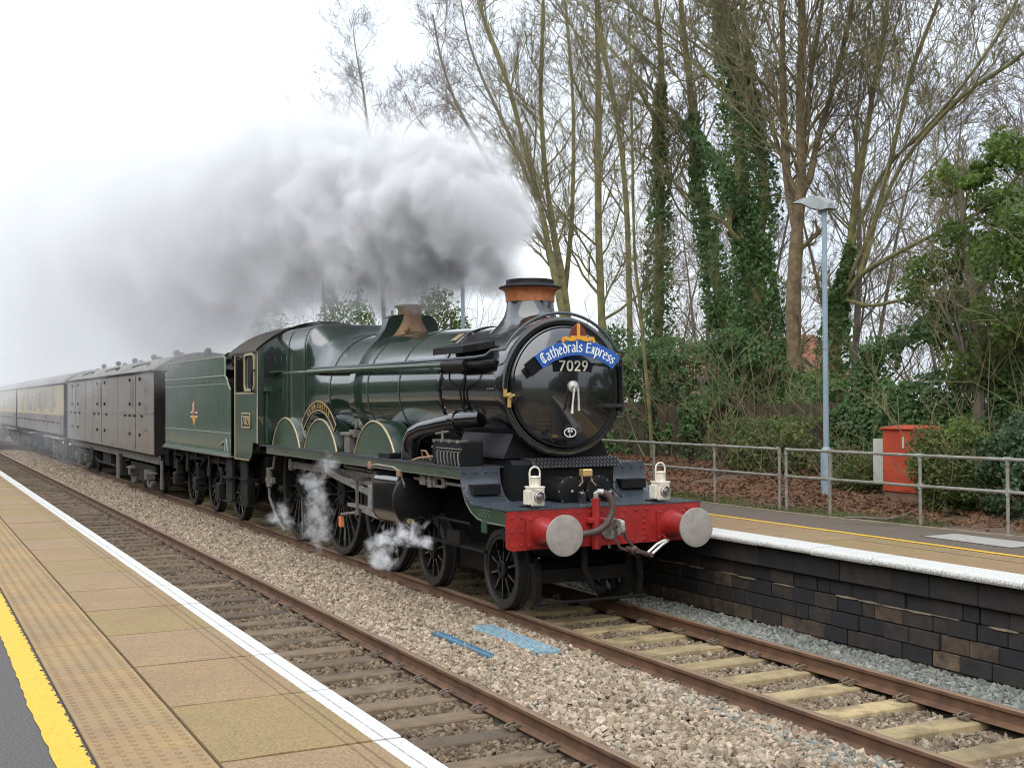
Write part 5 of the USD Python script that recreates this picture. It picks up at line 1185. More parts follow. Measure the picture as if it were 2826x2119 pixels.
obj('water_scoop_dome', MB().lathe([(3.0, 0.45), (3.3, 0.43), (3.42, 0.3), (3.45, 0)], 'z', (-18.9, 0.2, 0), 20), M['tender_green'], T, smooth=SM)
obj('fire_iron_rack', MB().box(-19.5, -13.4, 0.9, 1.1, 3.1, 3.25), M['van_end'], T)
obj('rear_coupling', MB().box(-20.5, -20.0, -1.2, 1.2, 0.9, 1.3), M['dark'], T)
# coal: a heap of lumps
v = []
cm = MB(); r_ = np.random.default_rng(12)
X_, Y_ = np.meshgrid(np.linspace(-17.6, -13.62, 30), np.linspace(-1.15, 1.15, 16), indexing='ij')
hz = 3.0 + 0.72 * np.clip(1 - ((X_ + 14.9) / 2.9) ** 2, 0, 1) * np.clip(1 - (Y_ / 1.25) ** 2, 0, 1) ** 0.6
cm.add(np.stack([X_, Y_, hz], -1).reshape(-1, 3), [(i * 16 + j, (i + 1) * 16 + j, (i + 1) * 16 + j + 1, i * 16 + j + 1) for i in range(29) for j in range(15)])
for i in range(520):
    x, y = r_.uniform(-17.4, -13.65), r_.uniform(-1.12, 1.12)
    z = 3.0 + 0.72 * max(0, 1 - ((x + 14.9) / 2.9) ** 2) * max(0, 1 - (y / 1.25) ** 2) ** 0.6
    vv, ff = stone(500 + i % 24); cm.add(vv * r_.uniform(0.06, 0.15) * r_.uniform(0.7, 1.3, 3) + np.array([x, y, z + 0.02]), ff)
obj('coal', cm, M['coal'], label='black coal heaped in the tender behind the cab roof', cat='coal', kind='stuff')


# ================================================================== coaches
def yz_body(y, z0, z1, bulge=0.03):
    zz = np.linspace(z0, z1, 7); t = (zz - z0) / (z1 - z0)
    return [(-(y - bulge + bulge * math.sin(PI * min(1, a * 0.8 + 0.2)) ), b) for a, b in zip(t, zz)]


def coach(name, label, x1, x0, zf, zs, split, lower, upper, roof_h, group=None):
    t = thing(name, label, 'coach', ((x0 + x1) / 2, 0, 0), group)
    Y = 1.37
    if split:
        a = obj('lower_panel', MB().box(x0, x1, -Y, Y, zf, split), lower, t)
        obj('upper_panel', MB().box(x0, x1, -Y + 0.006, Y - 0.006, split, zs), upper, t)
        obj('waist_strip', MB().box(x0, x1, -Y - 0.01, Y + 0.01, split - 0.02, split + 0.02), M['coach_brown'] if False else upper, t)
    else:
        obj('body', MB().box(x0, x1, -Y, Y, zf, zs), lower, t)
        obj('waist_strip', MB().box(x0, x1, -Y - 0.012, Y + 0.012, 2.22, 2.26), lower, t)
    R = (1.40 ** 2 + roof_h ** 2) / (2 * roof_h); zc_ = zs + roof_h - R; ha_ = math.asin(1.40 / R)
    ar = arc(0, zc_, R, PI / 2 - ha_, PI / 2 + ha_, 18)
    r = obj('roof', MB().prism(ar, 'x', x0 - 0.05, x1 + 0.05), M['coach_roof'], t, smooth=30)
    obj('gutter', MB().box(x0, x1, -1.415, -1.385, zs - 0.04, zs + 0.02).box(x0, x1, 1.385, 1.415, zs - 0.04, zs + 0.02), M['underframe'], r)
    obj('end_panel', MB().prism([(-Y + 0.02, zf), (Y - 0.02, zf)] + [(a * 0.97, b - 0.02) for a, b in ar], 'x', x1, x1 + 0.03).prism([(-Y + 0.02, zf), (Y - 0.02, zf)] + [(a * 0.97, b - 0.02) for a, b in ar], 'x', x0 - 0.03, x0), M['van_end'], t)
    obj('gangway', MB().box(x1 + 0.03, x1 + 0.55, -0.52, 0.52, zf - 0.05, zs - 0.05, 0.05).box(x0 - 0.55, x0 - 0.03, -0.52, 0.52, zf - 0.05, zs - 0.05, 0.05), M['dark'], t)
    obj('buffers', MB().cyl((x1 + 0.03, -0.87, 1.05), (x1 + 0.6, -0.87, 1.05), 0.09, n=10).cyl((x1 + 0.57, -0.87, 1.05), (x1 + 0.62, -0.87, 1.05), 0.22, n=16).cyl((x0 - 0.6, -0.87, 1.05), (x0 - 0.03, -0.87, 1.05), 0.09, n=10), M['underframe'], t)
    # underframe: solebar, trusses, boxes
    uf = MB().box(x0, x1, -1.24, -1.18, zf - 0.26, zf - 0.02).box(x0, x1, 1.18, 1.24, zf - 0.26, zf - 0.02).box(x0 + .2, x1 - .2, -0.9, 0.9, zf - 0.2, zf - 0.01)
    obj('solebar', uf, M['frame_grey'] if not split else M['underframe'], t)
    return t


def bogie(t, xc, wb=2.6):
    b = MB()
    for s in (-1, 1):
        b.box(xc - wb / 2 - 0.65, xc + wb / 2 + 0.65, s * 1.06, s * 1.12, 0.62, 0.78)
        b.box(xc - 0.55, xc + 0.55, s * 1.06, s * 1.14, 0.28, 0.62)
    b.box(xc - 0.4, xc + 0.4, -1.05, 1.05, 0.4, 0.7)
    g = obj('bogie', b, M['underframe'], t)
    for q in (-1, 1):
        xw = xc + q * wb / 2
        for s in (-1, 1):
            obj('axle_box', MB().box(xw - 0.16, xw + 0.16, s * 1.02, s * 1.28, 0.38, 0.66, 0.02).box(xw - 0.42, xw + 0.42, s * 1.06, s * 1.16, 0.30, 0.36).box(xw - 0.36, xw + 0.36, s * 1.06, s * 1.17, 0.24, 0.29).box(xw - 0.28, xw + 0.28, s * 1.06, s * 1.18, 0.18, 0.23), M['frame_grey'], g)
            obj('wheel', MB().lathe([(s * 0.70, 0.40), (s * 0.70, 0.485), (s * 0.73, 0.455), (s * 0.83, 0.45), (s * 0.83, 0.38), (s * 0.79, 0.36), (s * 0.79, 0.12), (s * 0.82, 0.12), (s * 0.82, 0)], 'y', (xw, 0, 0.455), 28), M['tyre'], g, smooth=30)
    return g


def sx(px, scale, off, yv=-1.37): return at(px / scale + off[0], 1100, y=yv)[0]


# --- the brown van
VX1, VX0 = -21.15, -39.4
V = coach('passenger_van', 'plain dark brown luggage van with narrow slot windows and grey roof, next behind the tender', VX1, VX0, 1.14, 3.36, None, M['van_brown'], None, 0.50)
c4 = lambda px: sx(px, 3.318, (0, 900))
z_of = lambda px, py: at(px / 3.318, 900 + py / 3.318, y=-1.37)[2]
for a, b in ((670, 688), (902, 920), (1200, 1216)):
    w_ = obj('window', MB().box(c4(a), c4(b), -1.378, -1.36, 2.42, 3.12), M['glass_dark'], V)
    obj('frame', MB().box(c4(a) - 0.05, c4(a), -1.384, -1.36, 2.38, 3.16).box(c4(b), c4(b) + 0.05, -1.384, -1.36, 2.38, 3.16).box(c4(a), c4(b), -1.384, -1.36, 3.12, 3.16).box(c4(a), c4(b), -1.384, -1.36, 2.38, 2.42), M['van_brown'], w_)
for a in (690, 780, 930, 1078, 1240, 850):
    obj('door_strip', MB().box(c4(a) - 0.018, c4(a) + 0.018, -1.376, -1.36, 1.2, 3.28), M['van_end'] if a in (930, 1240) else M['van_brown'], V)
for a in (663, 715, 892, 960, 1190, 1282):
    for z in (3.17, 2.48, 1.62): obj('door_hinge', MB().box(c4(a) - 0.07, c4(a) + 0.07, -1.40, -1.36, z - 0.045, z + 0.045), M['van_end'], V)
for a in (655, 690, 730, 865, 905, 975, 1150, 1190, 1230, 1300): obj('door_handle', MB().box(c4(a) - 0.12, c4(a) + 0.12, -1.40, -1.36, 2.12, 2.17), M['van_end'], V)
lt = MB()
for z in (2.86, 2.80, 2.40, 2.33, 2.26, 2.19): lt.box(c4(1322), c4(1352), -1.374, -1.36, z, z + 0.025)
lt.box(c4(1325), c4(1348), -1.374, -1.36, 1.72, 1.80)
obj('data_panel', lt, M['frame_grey'], V)
for i, x in enumerate(np.linspace(-22.0, -37.5, 10)):
    yv = -0.25 if i % 2 else 0.25
    vt = MB().lathe([(x - 0.17, 0.0), (x - 0.15, 0.06), (x - 0.06, 0.09), (x + 0.06, 0.09), (x + 0.15, 0.06), (x + 0.17, 0.0)], 'x', (0, yv, 3.93), 10)
    obj('roof_vent', vt.cyl((x, yv, 3.8), (x, yv, 3.9), 0.06, n=8), M['van_end'], V, smooth=SM)
for x in (-24.2, -29.5, -35.0): obj('rain_strip', MB().tube([(x - 1.3, -1.18, 3.56), (x - 0.5, -1.02, 3.64), (x + 0.6, -1.02, 3.64), (x + 1.2, -1.2, 3.55)], 0.022, 5), M['van_end'], V)
bogie(V, -24.2); bogie(V, -36.4)
for b_ in ((-27.6, -26.9, -1.28, -1.0, 0.30, 0.95), (-31.5, -29.8, -1.15, -0.6, 0.45, 0.9), (-34, -33.2, -1.25, -0.9, 0.5, 0.95)): obj('equipment_box', MB().box(*b_), M['underframe'], V)
obj('truss_rod', MB().tube([(-26, -1.15, 0.86), (-28.5, -1.15, 0.5), (-32.5, -1.15, 0.5), (-34.8, -1.15, 0.86)], 0.04, 6), M['underframe'], V)
obj('hanging_step', MB().box(-20.9, -20.75, -1.25, -1.2, 0.25, 1.0), M['frame_grey'], V); obj('hanging_step', MB().box(-27.55, -27.15, -1.33, -1.285, 0.20, 0.98), M['frame_grey'], V)
for x in (-25.0, -21.7, -35.9): obj('step_board', MB().box(x - 0.3, x + 0.3, -1.40, -1.22, 0.62, 0.65), M['frame_grey'], V)

# --- cream and brown coach, and the ones behind it in the steam
c0 = lambda px: at(px / 7.373, 1080, y=-1.37)[0]


def passenger(x1, x0, label, wins, doors):
    t = coach('passenger_coach', label, x1, x0, 1.20, 3.32, 2.02, M['coach_brown'], M['coach_cream'], 0.56, None)
    for a, b, z0, z1, bar in wins:
        w_ = obj('window', MB().box(a, b, -1.374, -1.36, z0, z1), M['glass_dark'], t)
        obj('frame', MB().box(a - 0.05, a, -1.379, -1.36, z0 - 0.05, z1 + 0.05).box(b, b + 0.05, -1.379, -1.36, z0 - 0.05, z1 + 0.05).box(a, b, -1.379, -1.36, z1, z1 + 0.05).box(a, b, -1.379, -1.36, z0 - 0.05, z0), M['coach_cream'], w_)
        if bar: obj('glazing_bar', MB().box(a, b, -1.379, -1.36, 2.86, 2.90), M['coach_cream'], w_)
    for a in doors:
        d = obj('door', MB().box(a - 0.38, a + 0.38, -1.380, -1.36, 1.30, 2.0), M['coach_brown'], t)
        obj('handle', MB().box(a + 0.2, a + 0.34, -1.41, -1.38, 1.86, 1.92), M['brass'], d)
    for x in np.arange(x0 + 1.2, x1 - 0.5, 1.9):
        for a in (x, x - 0.5): obj('foot_hold', MB().box(a - 0.09, a + 0.09, -1.40, -1.36, 1.66, 1.71), M['dark'], t)
    for x in np.arange(x0 + 1.0, x1, 2.1): obj('roof_vent', MB().lathe([(x - 0.2, 0.0), (x - 0.18, 0.08), (x + 0.18, 0.08), (x + 0.2, 0.0)], 'x', (0, 0.2, 3.90), 8), M['van_end'], t, smooth=SM)
    bogie(t, x1 - 3.0); bogie(t, x0 + 3.0)
    for a, b in ((9, 7), (13, 11.5)): obj('equipment_box', MB().box(x1 - a, x1 - b, -1.2, -0.7, 0.42, 0.95), M['underframe'], t)
    obj('truss_rod', MB().tube([(x1 - 5, -1.15, 0.9), (x1 - 8, -1.15, 0.45), (x1 - 13, -1.15, 0.45), (x1 - 16, -1.15, 0.9)], 0.04, 6), M['underframe'], t)
    obj('hanging_step', MB().box(x1 - 4.9, x1 - 4.72, -1.25, -1.2, 0.2, 0.95), M['frame_grey'], t)
    for a, b in ((1.4, 0.5), (3.6, 2.4), (6.4, 5.2), (13.4, 12)): obj('step_board', MB().box(x1 - a, x1 - b, -1.5, -1.25, 1.02, 1.06), M['panel_white'], t)
    return t


W1 = [(1090, 1124, 2.30, 3.10, 0), (1012, 1062, 2.12, 3.20, 1), (918, 956, 2.30, 3.08, 0), (832, 886, 2.12, 3.18, 1), (792, 826, 2.32, 3.06, 0), (746, 782, 2.28, 3.02, 0), (672, 722, 2.12, 3.14, 1), (590, 640, 2.14, 3.1, 1), (520, 560, 2.14, 3.1, 1), (440, 475, 2.14, 3.1, 1)]
passenger(-40.75, -62.4, 'cream over brown passenger coach just behind the dark brown van', [(c0(a), c0(b), z0, z1, br_) for a, b, z0, z1, br_ in W1], [-42.2, -47.5, -58.0])
passenger(-63.4, -84.0, 'cream over brown passenger coach almost lost in white steam at the left edge', [(x, x + 1.2, 2.2, 3.1, 1) for x in np.arange(-82.5, -65, 2.1)], [-65.0, -74.0])
# ================================================================== fence, lamp posts, cabinet
ftop, fmid = 1.80, 1.415


def fence(name, label, pts, ends):
    t = thing(name, label, 'railing', (*pts[len(pts) // 2][:2], PLAT))
    P = [np.array([x, y, 0.0]) for x, y in pts]
    for i, p in enumerate(P):
        m_ = MB().cyl(p + [0, 0, 0.80], p + [0, 0, ftop], 0.0215, n=10)
        q = obj('post', m_, M['galv'], t, smooth=SM)
        k = MB().cyl(p + [0, 0, fmid - 0.045], p + [0, 0, fmid + 0.045], 0.030, n=10).cyl(p + [0, 0, ftop - 0.075], p + [0, 0, ftop - 0.02], 0.028, n=10)
        d = (P[min(i + 1, len(P) - 1)] - P[max(i - 1, 0)]); d /= np.linalg.norm(d)
        a, b = (0 if i == 0 and ends[0] else 0.05), (0 if i == len(P) - 1 and ends[1] else 0.05)
        k.cyl(p - d * a + [0, 0, ftop], p + d * b + [0, 0, ftop], 0.029, n=10).cyl(p - d * a + [0, 0, fmid], p + d * b + [0, 0, fmid], 0.029, n=10)
        obj('clamp', k, M['galv'], q, smooth=SM)
    for z in (ftop, fmid): obj('rail', MB().tube([p + [0, 0, z] for p in P], 0.0205, 10), M['galv'], t, smooth=SM)


fence('tube_railing', 'grey tube railing left of the narrow gap, its end hidden behind the engine', [(-13.4, 3.98), (-11.4, 4.0), (-9.5, 4.0), (-7.55, 4.02), (-5.65, 4.03), (-3.95, 4.03), (-2.40, 4.04)], (False, True))
fence('tube_railing', 'grey two-rail tube railing right of the narrow gap, passing in front of the red cabinet', [(-2.25, 4.04), (-1.405, 4.10), (0.17, 4.18), (1.42, 4.30), (2.75, 4.43), (4.2, 4.57), (5.6, 4.7)], (True, False))

LX, LY = -3.04, 5.485
t = thing('lamp_post', 'blue-grey lamp post with a flat hooded lantern, standing behind the tube railing', 'lamp post', (LX, LY, 0.93))
obj('base_column', MB().lathe([(0.80, 0.078), (1.14, 0.078), (1.20, 0.088), (1.70, 0.088), (1.735, 0.082), (1.78, 0.045), (1.79, 0.0)], 'z', (LX, LY, 0), 20), M['post_blue'], t, smooth=30)
d_ = np.array([CAM[0] - LX, CAM[1] - LY]); d_ /= np.linalg.norm(d_)
obj('access_door', MB().hull([(LX + d_[0] * r - d_[1] * q, LY + d_[1] * r + d_[0] * q, z) for r in (0.07, 0.0905) for q in (-0.045, 0.045) for z in (1.28, 1.66)]), M['post_blue'], t)
obj('pole', MB().tube([(LX, LY, 1.74), (LX, LY, 3.35), (LX, LY, 5.46)], [0.045, 0.042, 0.038], 16), M['post_blue'], t, smooth=SM)
obj('pole_collar', MB().cyl((LX, LY, 3.30), (LX, LY, 3.33), 0.046, n=16), M['post_blue'], t, smooth=SM)
hd = MB()
# hooded lantern: thin at its free end, deeper over the pole; it points along the track away from the camera
for (s_, w_, zt, zb) in [(0.0, 0, 0, 0)]:
    secs = [(0.15, 0.07, 5.55, 5.46), (0.08, 0.14, 5.62, 5.44), (-0.10, 0.17, 5.69, 5.49), (-0.34, 0.17, 5.705, 5.60), (-0.58, 0.13, 5.685, 5.645), (-0.70, 0.06, 5.665, 5.655)]
    rows = []
    for a, w_, zt, zb in secs:
        rows.append([(LX + a, LY - w_, zb), (LX + a, LY - w_ * 0.75, zt - 0.02), (LX + a, LY, zt), (LX + a, LY + w_ * 0.75, zt - 0.02), (LX + a, LY + w_, zb), (LX + a, LY, zb)])
    v = np.array(rows).reshape(-1, 3); n6 = 6
    f = [(i * 6 + j, i * 6 + (j + 1) % 6, (i + 1) * 6 + (j + 1) % 6, (i + 1) * 6 + j) for i in range(len(secs) - 1) for j in range(6)]
    [hd.hull(rows[i] + rows[i + 1]) for i in range(len(rows) - 1)]
obj('lantern_hood', hd, M['head_grey'], t)
obj('lantern_lens', MB().hull([(LX + a, LY + w_, z) for a, w_, z in ((-0.12, -0.12, 5.49), (-0.12, 0.12, 5.49), (-0.42, -0.11, 5.60), (-0.42, 0.11, 5.60), (-0.14, -0.10, 5.475), (-0.40, 0.09, 5.58))]), M['frame_grey'], t)
obj('photocell', MB().cyl((LX - 0.10, LY, 5.40), (LX - 0.10, LY, 5.47), 0.035, n=10), M['panel_white'], t)
p = atF(1000, 700, y=6.2)
t = thing('lamp_post', 'thin grey lamp post standing behind the boiler between the copper bonnet and the chimney', 'lamp post', (p[0], 6.2, 0.9))
zt = atF(1000, 600, y=6.2)[2]
obj('pole', MB().tube([(p[0], 6.2, 0.8), (p[0], 6.2, zt)], [0.055, 0.05], 12), M['post_blue'], t, smooth=SM)
obj('lantern_hood', MB().hull([(p[0] + a, 6.2 + b, zt + c_) for a, b, c_ in ((0.15, -0.15, 0), (0.15, 0.15, 0), (-0.6, -0.1, 0.12), (-0.6, 0.1, 0.12), (0, 0, 0.2))]), M['head_grey'], t)

CBX, CBY = -1.96, 5.6
t = thing('equipment_cabinet', 'tall red steel trackside cabinet on a brown plinth, half hidden by a shrub', 'cabinet', (CBX + 0.45, CBY + 0.3, 0.98))
obj('cabinet_body', MB().box(CBX, CBX + 0.78, CBY, CBY + 0.5, 1.165, 2.075, 0.008), M['cab_red'], t)
obj('lid', MB().hull([(CBX - 0.02, CBY - 0.03, 2.075), (CBX + 0.80, CBY - 0.03, 2.075), (CBX - 0.02, CBY + 0.53, 2.075), (CBX + 0.80, CBY + 0.53, 2.075), (CBX - 0.02, CBY - 0.03, 2.095), (CBX + 0.80, CBY - 0.03, 2.095), (CBX + 0.05, CBY + 0.3, 2.135), (CBX + 0.72, CBY + 0.3, 2.135)]), M['cab_red'], t)
obj('plinth', MB().box(CBX + 0.01, CBX + 0.77, CBY + 0.02, CBY + 0.48, 0.80, 1.165, 0.01), M['cab_plinth'], t)
obj('door_edge', MB().box(CBX + 0.40, CBX + 0.55, CBY - 0.006, CBY, 1.2, 2.05), M['cab_red'], t)
obj('label_plate', MB().box(CBX + 0.40, CBX + 0.44, CBY - 0.010, CBY - 0.006, 1.80, 1.97), M['panel_white'], t)
t = thing('sign_panel', 'plain white upright panel just left of the red cabinet', 'panel', (-2.15, 5.9, 1.0))
p0, p1 = at(2412, 1210, y=5.9), at(2436, 1290, y=5.9)
obj('board', MB().box(p0[0], p0[0] + 0.32, 5.88, 5.92, p1[2] - 0.25, p0[2]), M['panel_white'], t)
obj('stake', MB().box(p0[0] + 0.13, p0[0] + 0.19, 5.925, 5.97, 0.85, p0[2] - 0.1), M['fence_wood'], t)

# wooden fence behind the ivy
t = thing('board_fence', 'old greenish board fence showing through gaps in the ivy', 'fence', (-3, 7.35, 1.1))
x = -14.0
while x < 2:
    if not (-99 < x < -98):
        obj('board', MB().box(x, x + 0.138, 7.34 + rnd.uniform(-.008, .008), 7.365, 1.1, 2.45 + rnd.uniform(-.03, .03)), M['fence_wood'], t)
    x += 0.15
for z in (1.45, 2.2): obj('rail', MB().box(-14, 2, 7.366, 7.42, z, z + 0.08), M['fence_wood'], t)

# ================================================================== vegetation
def leaf_add(mb, pts, size, bias=(0, 0, 0.3), spread=1.0, seed=0, aspect=0.8):
    r = np.random.default_rng(seed); n = len(pts)
    if n == 0: return mb
    nn = r.normal(size=(n, 3)) * spread + np.asarray(bias); nn /= np.linalg.norm(nn, axis=1, keepdims=True)
    a = np.cross(nn, r.normal(size=(n, 3))); a /= np.linalg.norm(a, axis=1, keepdims=True); b = np.cross(nn, a)
    s = (size * r.uniform(0.6, 1.35, n))[:, None]
    v = np.stack([pts - a * s * 0.5, pts + b * s * 0.5 * aspect + nn * s * 0.10 - a * s * 0.08, pts + a * s * 0.55, pts - b * s * 0.5 * aspect + nn * s * 0.10 - a * s * 0.08], 1).reshape(-1, 3)
    k = np.arange(n)[:, None] * 4
    return mb.add(v, np.vstack([k + [0, 1, 2], k + [0, 2, 3]]))


def blob_pts(n, c, rad, seed, shell=0.55, cull=0.42, freq=1.6):
    """Points through an uneven crown: denser to the outside, with gaps."""
    r = np.random.default_rng(seed); out = []
    while sum(map(len, out)) < n:
        d = r.normal(size=(n, 3)); d /= np.linalg.norm(d, axis=1, keepdims=True)
        q = d * (shell + (1 - shell) * r.random((n, 1)) ** 0.7)
        lump = 0.72 + 0.56 * meshkit.fbm(d * 2.1 + seed, 3, seed)
        p = np.array(c) + q * np.array(rad) * lump[:, None]
        keep = meshkit.fbm(p * freq + seed * 3.1, 3, seed + 5) > cull
        out.append(p[keep])
    return np.vstack(out)[:n]


class Tree:
    """Limbs and twigs as tapered tubes."""
    def __init__(s, seed): s.r = np.random.default_rng(seed); s.limbs = MB(); s.twigs = MB(); s.tips = []

    def stem(s, P, r0, r1, sides=9, mb=None):
        P = np.asarray(P, float); n = len(P)
        k = 4 * (n - 1) + 1; t = np.linspace(0, n - 1, k)
        Q = np.stack([np.interp(t, np.arange(n), P[:, i]) for i in range(3)], 1)
        for _ in range(2): Q[1:-1] = (Q[:-2] + 2 * Q[1:-1] + Q[2:]) / 4
        R = np.linspace(r0, r1, k) * (1 + 0.06 * s.r.normal(size=k))
        (mb or s.limbs).tube(Q, R, sides); return Q, np.linspace(r0, r1, k)

    def grow(s, p, d, length, r, level, fine):
        n = 5 if level < 2 else (4 if level == 2 else 3)
        pts = [np.array(p)]; d = d / np.linalg.norm(d)
        for i in range(n):
            d = d + s.r.normal(size=3) * 0.15 + np.array([0, 0, 0.11 if level < 3 else 0.04]); d /= np.linalg.norm(d)
            pts.append(pts[-1] + d * length / n)
        pts = np.array(pts); rr = np.linspace(r, max(r * 0.45, 0.0045), n + 1)
        (s.limbs if r > 0.02 else s.twigs).tube(pts, rr, 5 if r > 0.03 else (4 if r > 0.012 else 3), caps=False)
        if level >= fine['levels']: return
        m = fine['n'][level]
        for i in range(m):
            t = s.r.uniform(0.22, 1.0) if i < m - 1 else 0.98
            x = t * n; k = min(int(x), n - 1); q = pts[k] + (pts[k + 1] - pts[k]) * (x - k)
            dd = pts[k + 1] - pts[k]; dd /= np.linalg.norm(dd)
            a = np.cross(dd, s.r.normal(size=3)); a /= np.linalg.norm(a)
            ang = s.r.uniform(0.50, 1.05)
            s.grow(q, dd * math.cos(ang) + a * math.sin(ang) + np.array([0, 0, 0.12]), length * s.r.uniform(0.38, 0.62) * (1.15 - 0.45 * t), max(rr[k] * s.r.uniform(0.45, 0.65), 0.005), level + 1, fine)

    def branch_stem(s, Q, R, count, t0, length, fine, side=None):
        n = len(Q) - 1
        count = int(count * 1.15)
        for i in range(count):
            t = t0 + (1 - t0) * (i + s.r.random()) / count
            x = t * n; k = min(int(x), n - 1); q = Q[k] + (Q[k + 1] - Q[k]) * (x - k)
            d = Q[k + 1] - Q[k]; d /= np.linalg.norm(d)
            a = np.cross(d, s.r.normal(size=3)); a /= np.linalg.norm(a)
            if side is not None and s.r.random() < 0.45: a = a + np.array(side) * 0.8; a -= d * (a @ d); a /= np.linalg.norm(a)
            ang = s.r.uniform(0.50, 0.95)
            s.grow(q, d * math.cos(ang) + a * math.sin(ang), length * s.r.uniform(0.6, 1.25) * (1.15 - 0.5 * t), max(R[k] * s.r.uniform(0.26, 0.42), 0.009), 1, fine)

    def build(s, path, mb_, mt_):
        if s.limbs.V: obj('limbs', s.limbs, mb_, path, smooth=40)
        if s.twigs.V: obj('twigs', s.twigs, mt_, path)


FINE = {'levels': 4, 'n': [0, 7, 5, 4]}
FINE2 = {'levels': 4, 'n': [0, 6, 5, 3]}
THIN = {'levels': 3, 'n': [0, 6, 4]}


def ivy_on(mb, Q, R, t0, t1, count, seed, thick=0.16, size=0.088):
    count = int(count * 2.3); thick = thick * 1.25
    r = np.random.default_rng(seed); n = len(Q) - 1
    t = (t0 + (t1 - t0) * r.random(count) ** 1.35) * n; k = np.minimum(t.astype(int), n - 1)
    q = Q[k] + (Q[k + 1] - Q[k]) * (t - k)[:, None]
    d = r.normal(size=(count, 3)); d /= np.linalg.norm(d, axis=1, keepdims=True)
    tt = (t / n - t0) / (t1 - t0)
    rad = R[k] + thick * (1.15 - 1.0 * tt) * (0.35 + 1.3 * meshkit.fbm(np.stack([t * 1.2, d[:, 0] * 1.5, d[:, 1] * 1.5], 1) + seed, 3, seed)) * r.uniform(0.5, 1.15, count)
    return leaf_add(mb, q + d * rad[:, None] * np.array([1, 1, 0.5]), size, (0.15, -0.35, 0.25), 0.8, seed + 1)


def S_(L_, y, bend=0.0): return [at(a, b, y=y + bend * i) for i, (a, b) in enumerate(L_)]


def C2(L_, y, bend=0.0): return S_([(1600 + a / 1.804, b / 1.804) for a, b in L_], y, bend)


def up_ext(P, z=13.0, lean=0.7):
    P = [np.array(p) for p in P]; d = P[-1] - P[-2]; d /= np.linalg.norm(d); d = d * lean + np.array([0, 0, 1 - lean]); d /= np.linalg.norm(d)
    n = max(1, int((z - P[-1][2]) / d[2] / 2))
    for i in range(n): P.append(P[-1] + d * 2.0 + rng.normal(size=3) * 0.1)
    return P


def root(P, z=1.0):
    P = [np.array(p) for p in P]
    if P[0][2] > z: P = [np.array([P[0][0] * 1.0 - (P[1][0] - P[0][0]) * 0.3, P[0][1], z])] + P
    return P


def tree(name, label, stems, mat_b, mat_t, seed, ivy=None, loc=None, group=None, cat='tree', fine=FINE):
    """stems: (points, r0, r1, branches, from where, branch length)."""
    T_ = Tree(seed); first = None; iv = MB(); any_iv = False
    path = thing(name, label, cat, loc if loc is not None else tuple(np.asarray(stems[0][0][0], float)), group)
    for i, (P, r0, r1, nb, t0, ln) in enumerate(stems):
        if i == 0:
            tm = MB(); Q, R = T_.stem(P, r0, r1, 10, tm); obj('trunk', tm, mat_b, path, smooth=40)
        else: Q, R = T_.stem(P, r0, r1, 8)
        T_.branch_stem(Q, R, nb, t0, ln, fine)
        if ivy and i in ivy:
            for (a, b, c_, th_) in ivy[i]:
                ivy_on(iv, Q, R, a, b, c_, seed * 7 + i, th_); any_iv = True
    T_.build(path, mat_b, mat_t)
    if any_iv: obj('ivy', iv, M['ivy_mid'], path)
    return path


yA = 8.0
A0 = S_([(2218, 1215), (2205, 1120), (2192, 1020), (2188, 830), (2200, 640)], yA)
tree('bare_tree', 'tall bare tree with a pale buff trunk rising directly behind the lamp post', [
    (root(A0, 0.95), 0.175, 0.13, 3, 0.55, 1.2),
    (up_ext([A0[-1]] + S_([(2213, 511), (2208, 256), (2213, 0)], yA, 0.1)), 0.115, 0.04, 22, 0.12, 2.6),
    (up_ext([A0[-1]] + S_([(2172, 511), (2162, 300), (2160, 150), (2158, 0)], yA, -0.1)), 0.095, 0.03, 16, 0.15, 2.2),
    (up_ext(C2([(1090, 1000), (1150, 880), (1180, 700), (1290, 350), (1330, 150), (1360, 0)], yA, 0.15)), 0.075, 0.03, 14, 0.2, 2.2),
    (up_ext(C2([(1100, 900), (1130, 500), (1190, 150), (1210, 0)], yA, 0.25)), 0.05, 0.025, 10, 0.2, 2.0)], M['bark_pale'], M['twig'], 11, ivy={0: [(0.30, 0.62, 260, 0.05)]})
yB = 8.3
B0 = S_([(2115, 1200), (2105, 1020), (2095, 880), (2078, 720), (2052, 600)], yB)
tree('ivy_clad_tree', 'massive tree smothered in dark ivy, leaning left beside the pale trunk', [
    (root(B0, 0.95), 0.26, 0.17, 2, 0.7, 1.2),
    (up_ext([B0[-1]] + C2([(800, 650), (770, 400), (720, 200), (695, 0)], yB, 0.1)), 0.15, 0.05, 20, 0.3, 2.4),
    (up_ext([B0[-2]] + C2([(940, 1000), (880, 650), (850, 430), (830, 150), (800, 0)], yB, -0.15)), 0.10, 0.03, 14, 0.4, 2.2),
    (up_ext([B0[-1]] + C2([(720, 880), (620, 720), (470, 560), (330, 420), (150, 250)], yB, 0.15), 11), 0.06, 0.022, 14, 0.3, 2.2)],
    M['bark'], M['twig'], 12, ivy={0: [(0.05, 1, 5200, 0.55)], 1: [(0, 0.8, 2300, 0.30)], 2: [(0, 0.6, 1000, 0.22)], 3: [(0, 0.45, 800, 0.24)]})
tree('ivy_clad_tree', 'slimmer ivy-covered stem leaning left, second ivied trunk from the pale one', [
    (root(up_ext(C2([(720, 1620), (700, 1500), (640, 1200), (590, 950), (580, 700), (545, 400), (500, 0)], 9.0)), 0.95), 0.14, 0.05, 20, 0.4, 2.2)],
    M['bark'], M['twig'], 13, ivy={0: [(0.02, 0.68, 2400, 0.30)]})
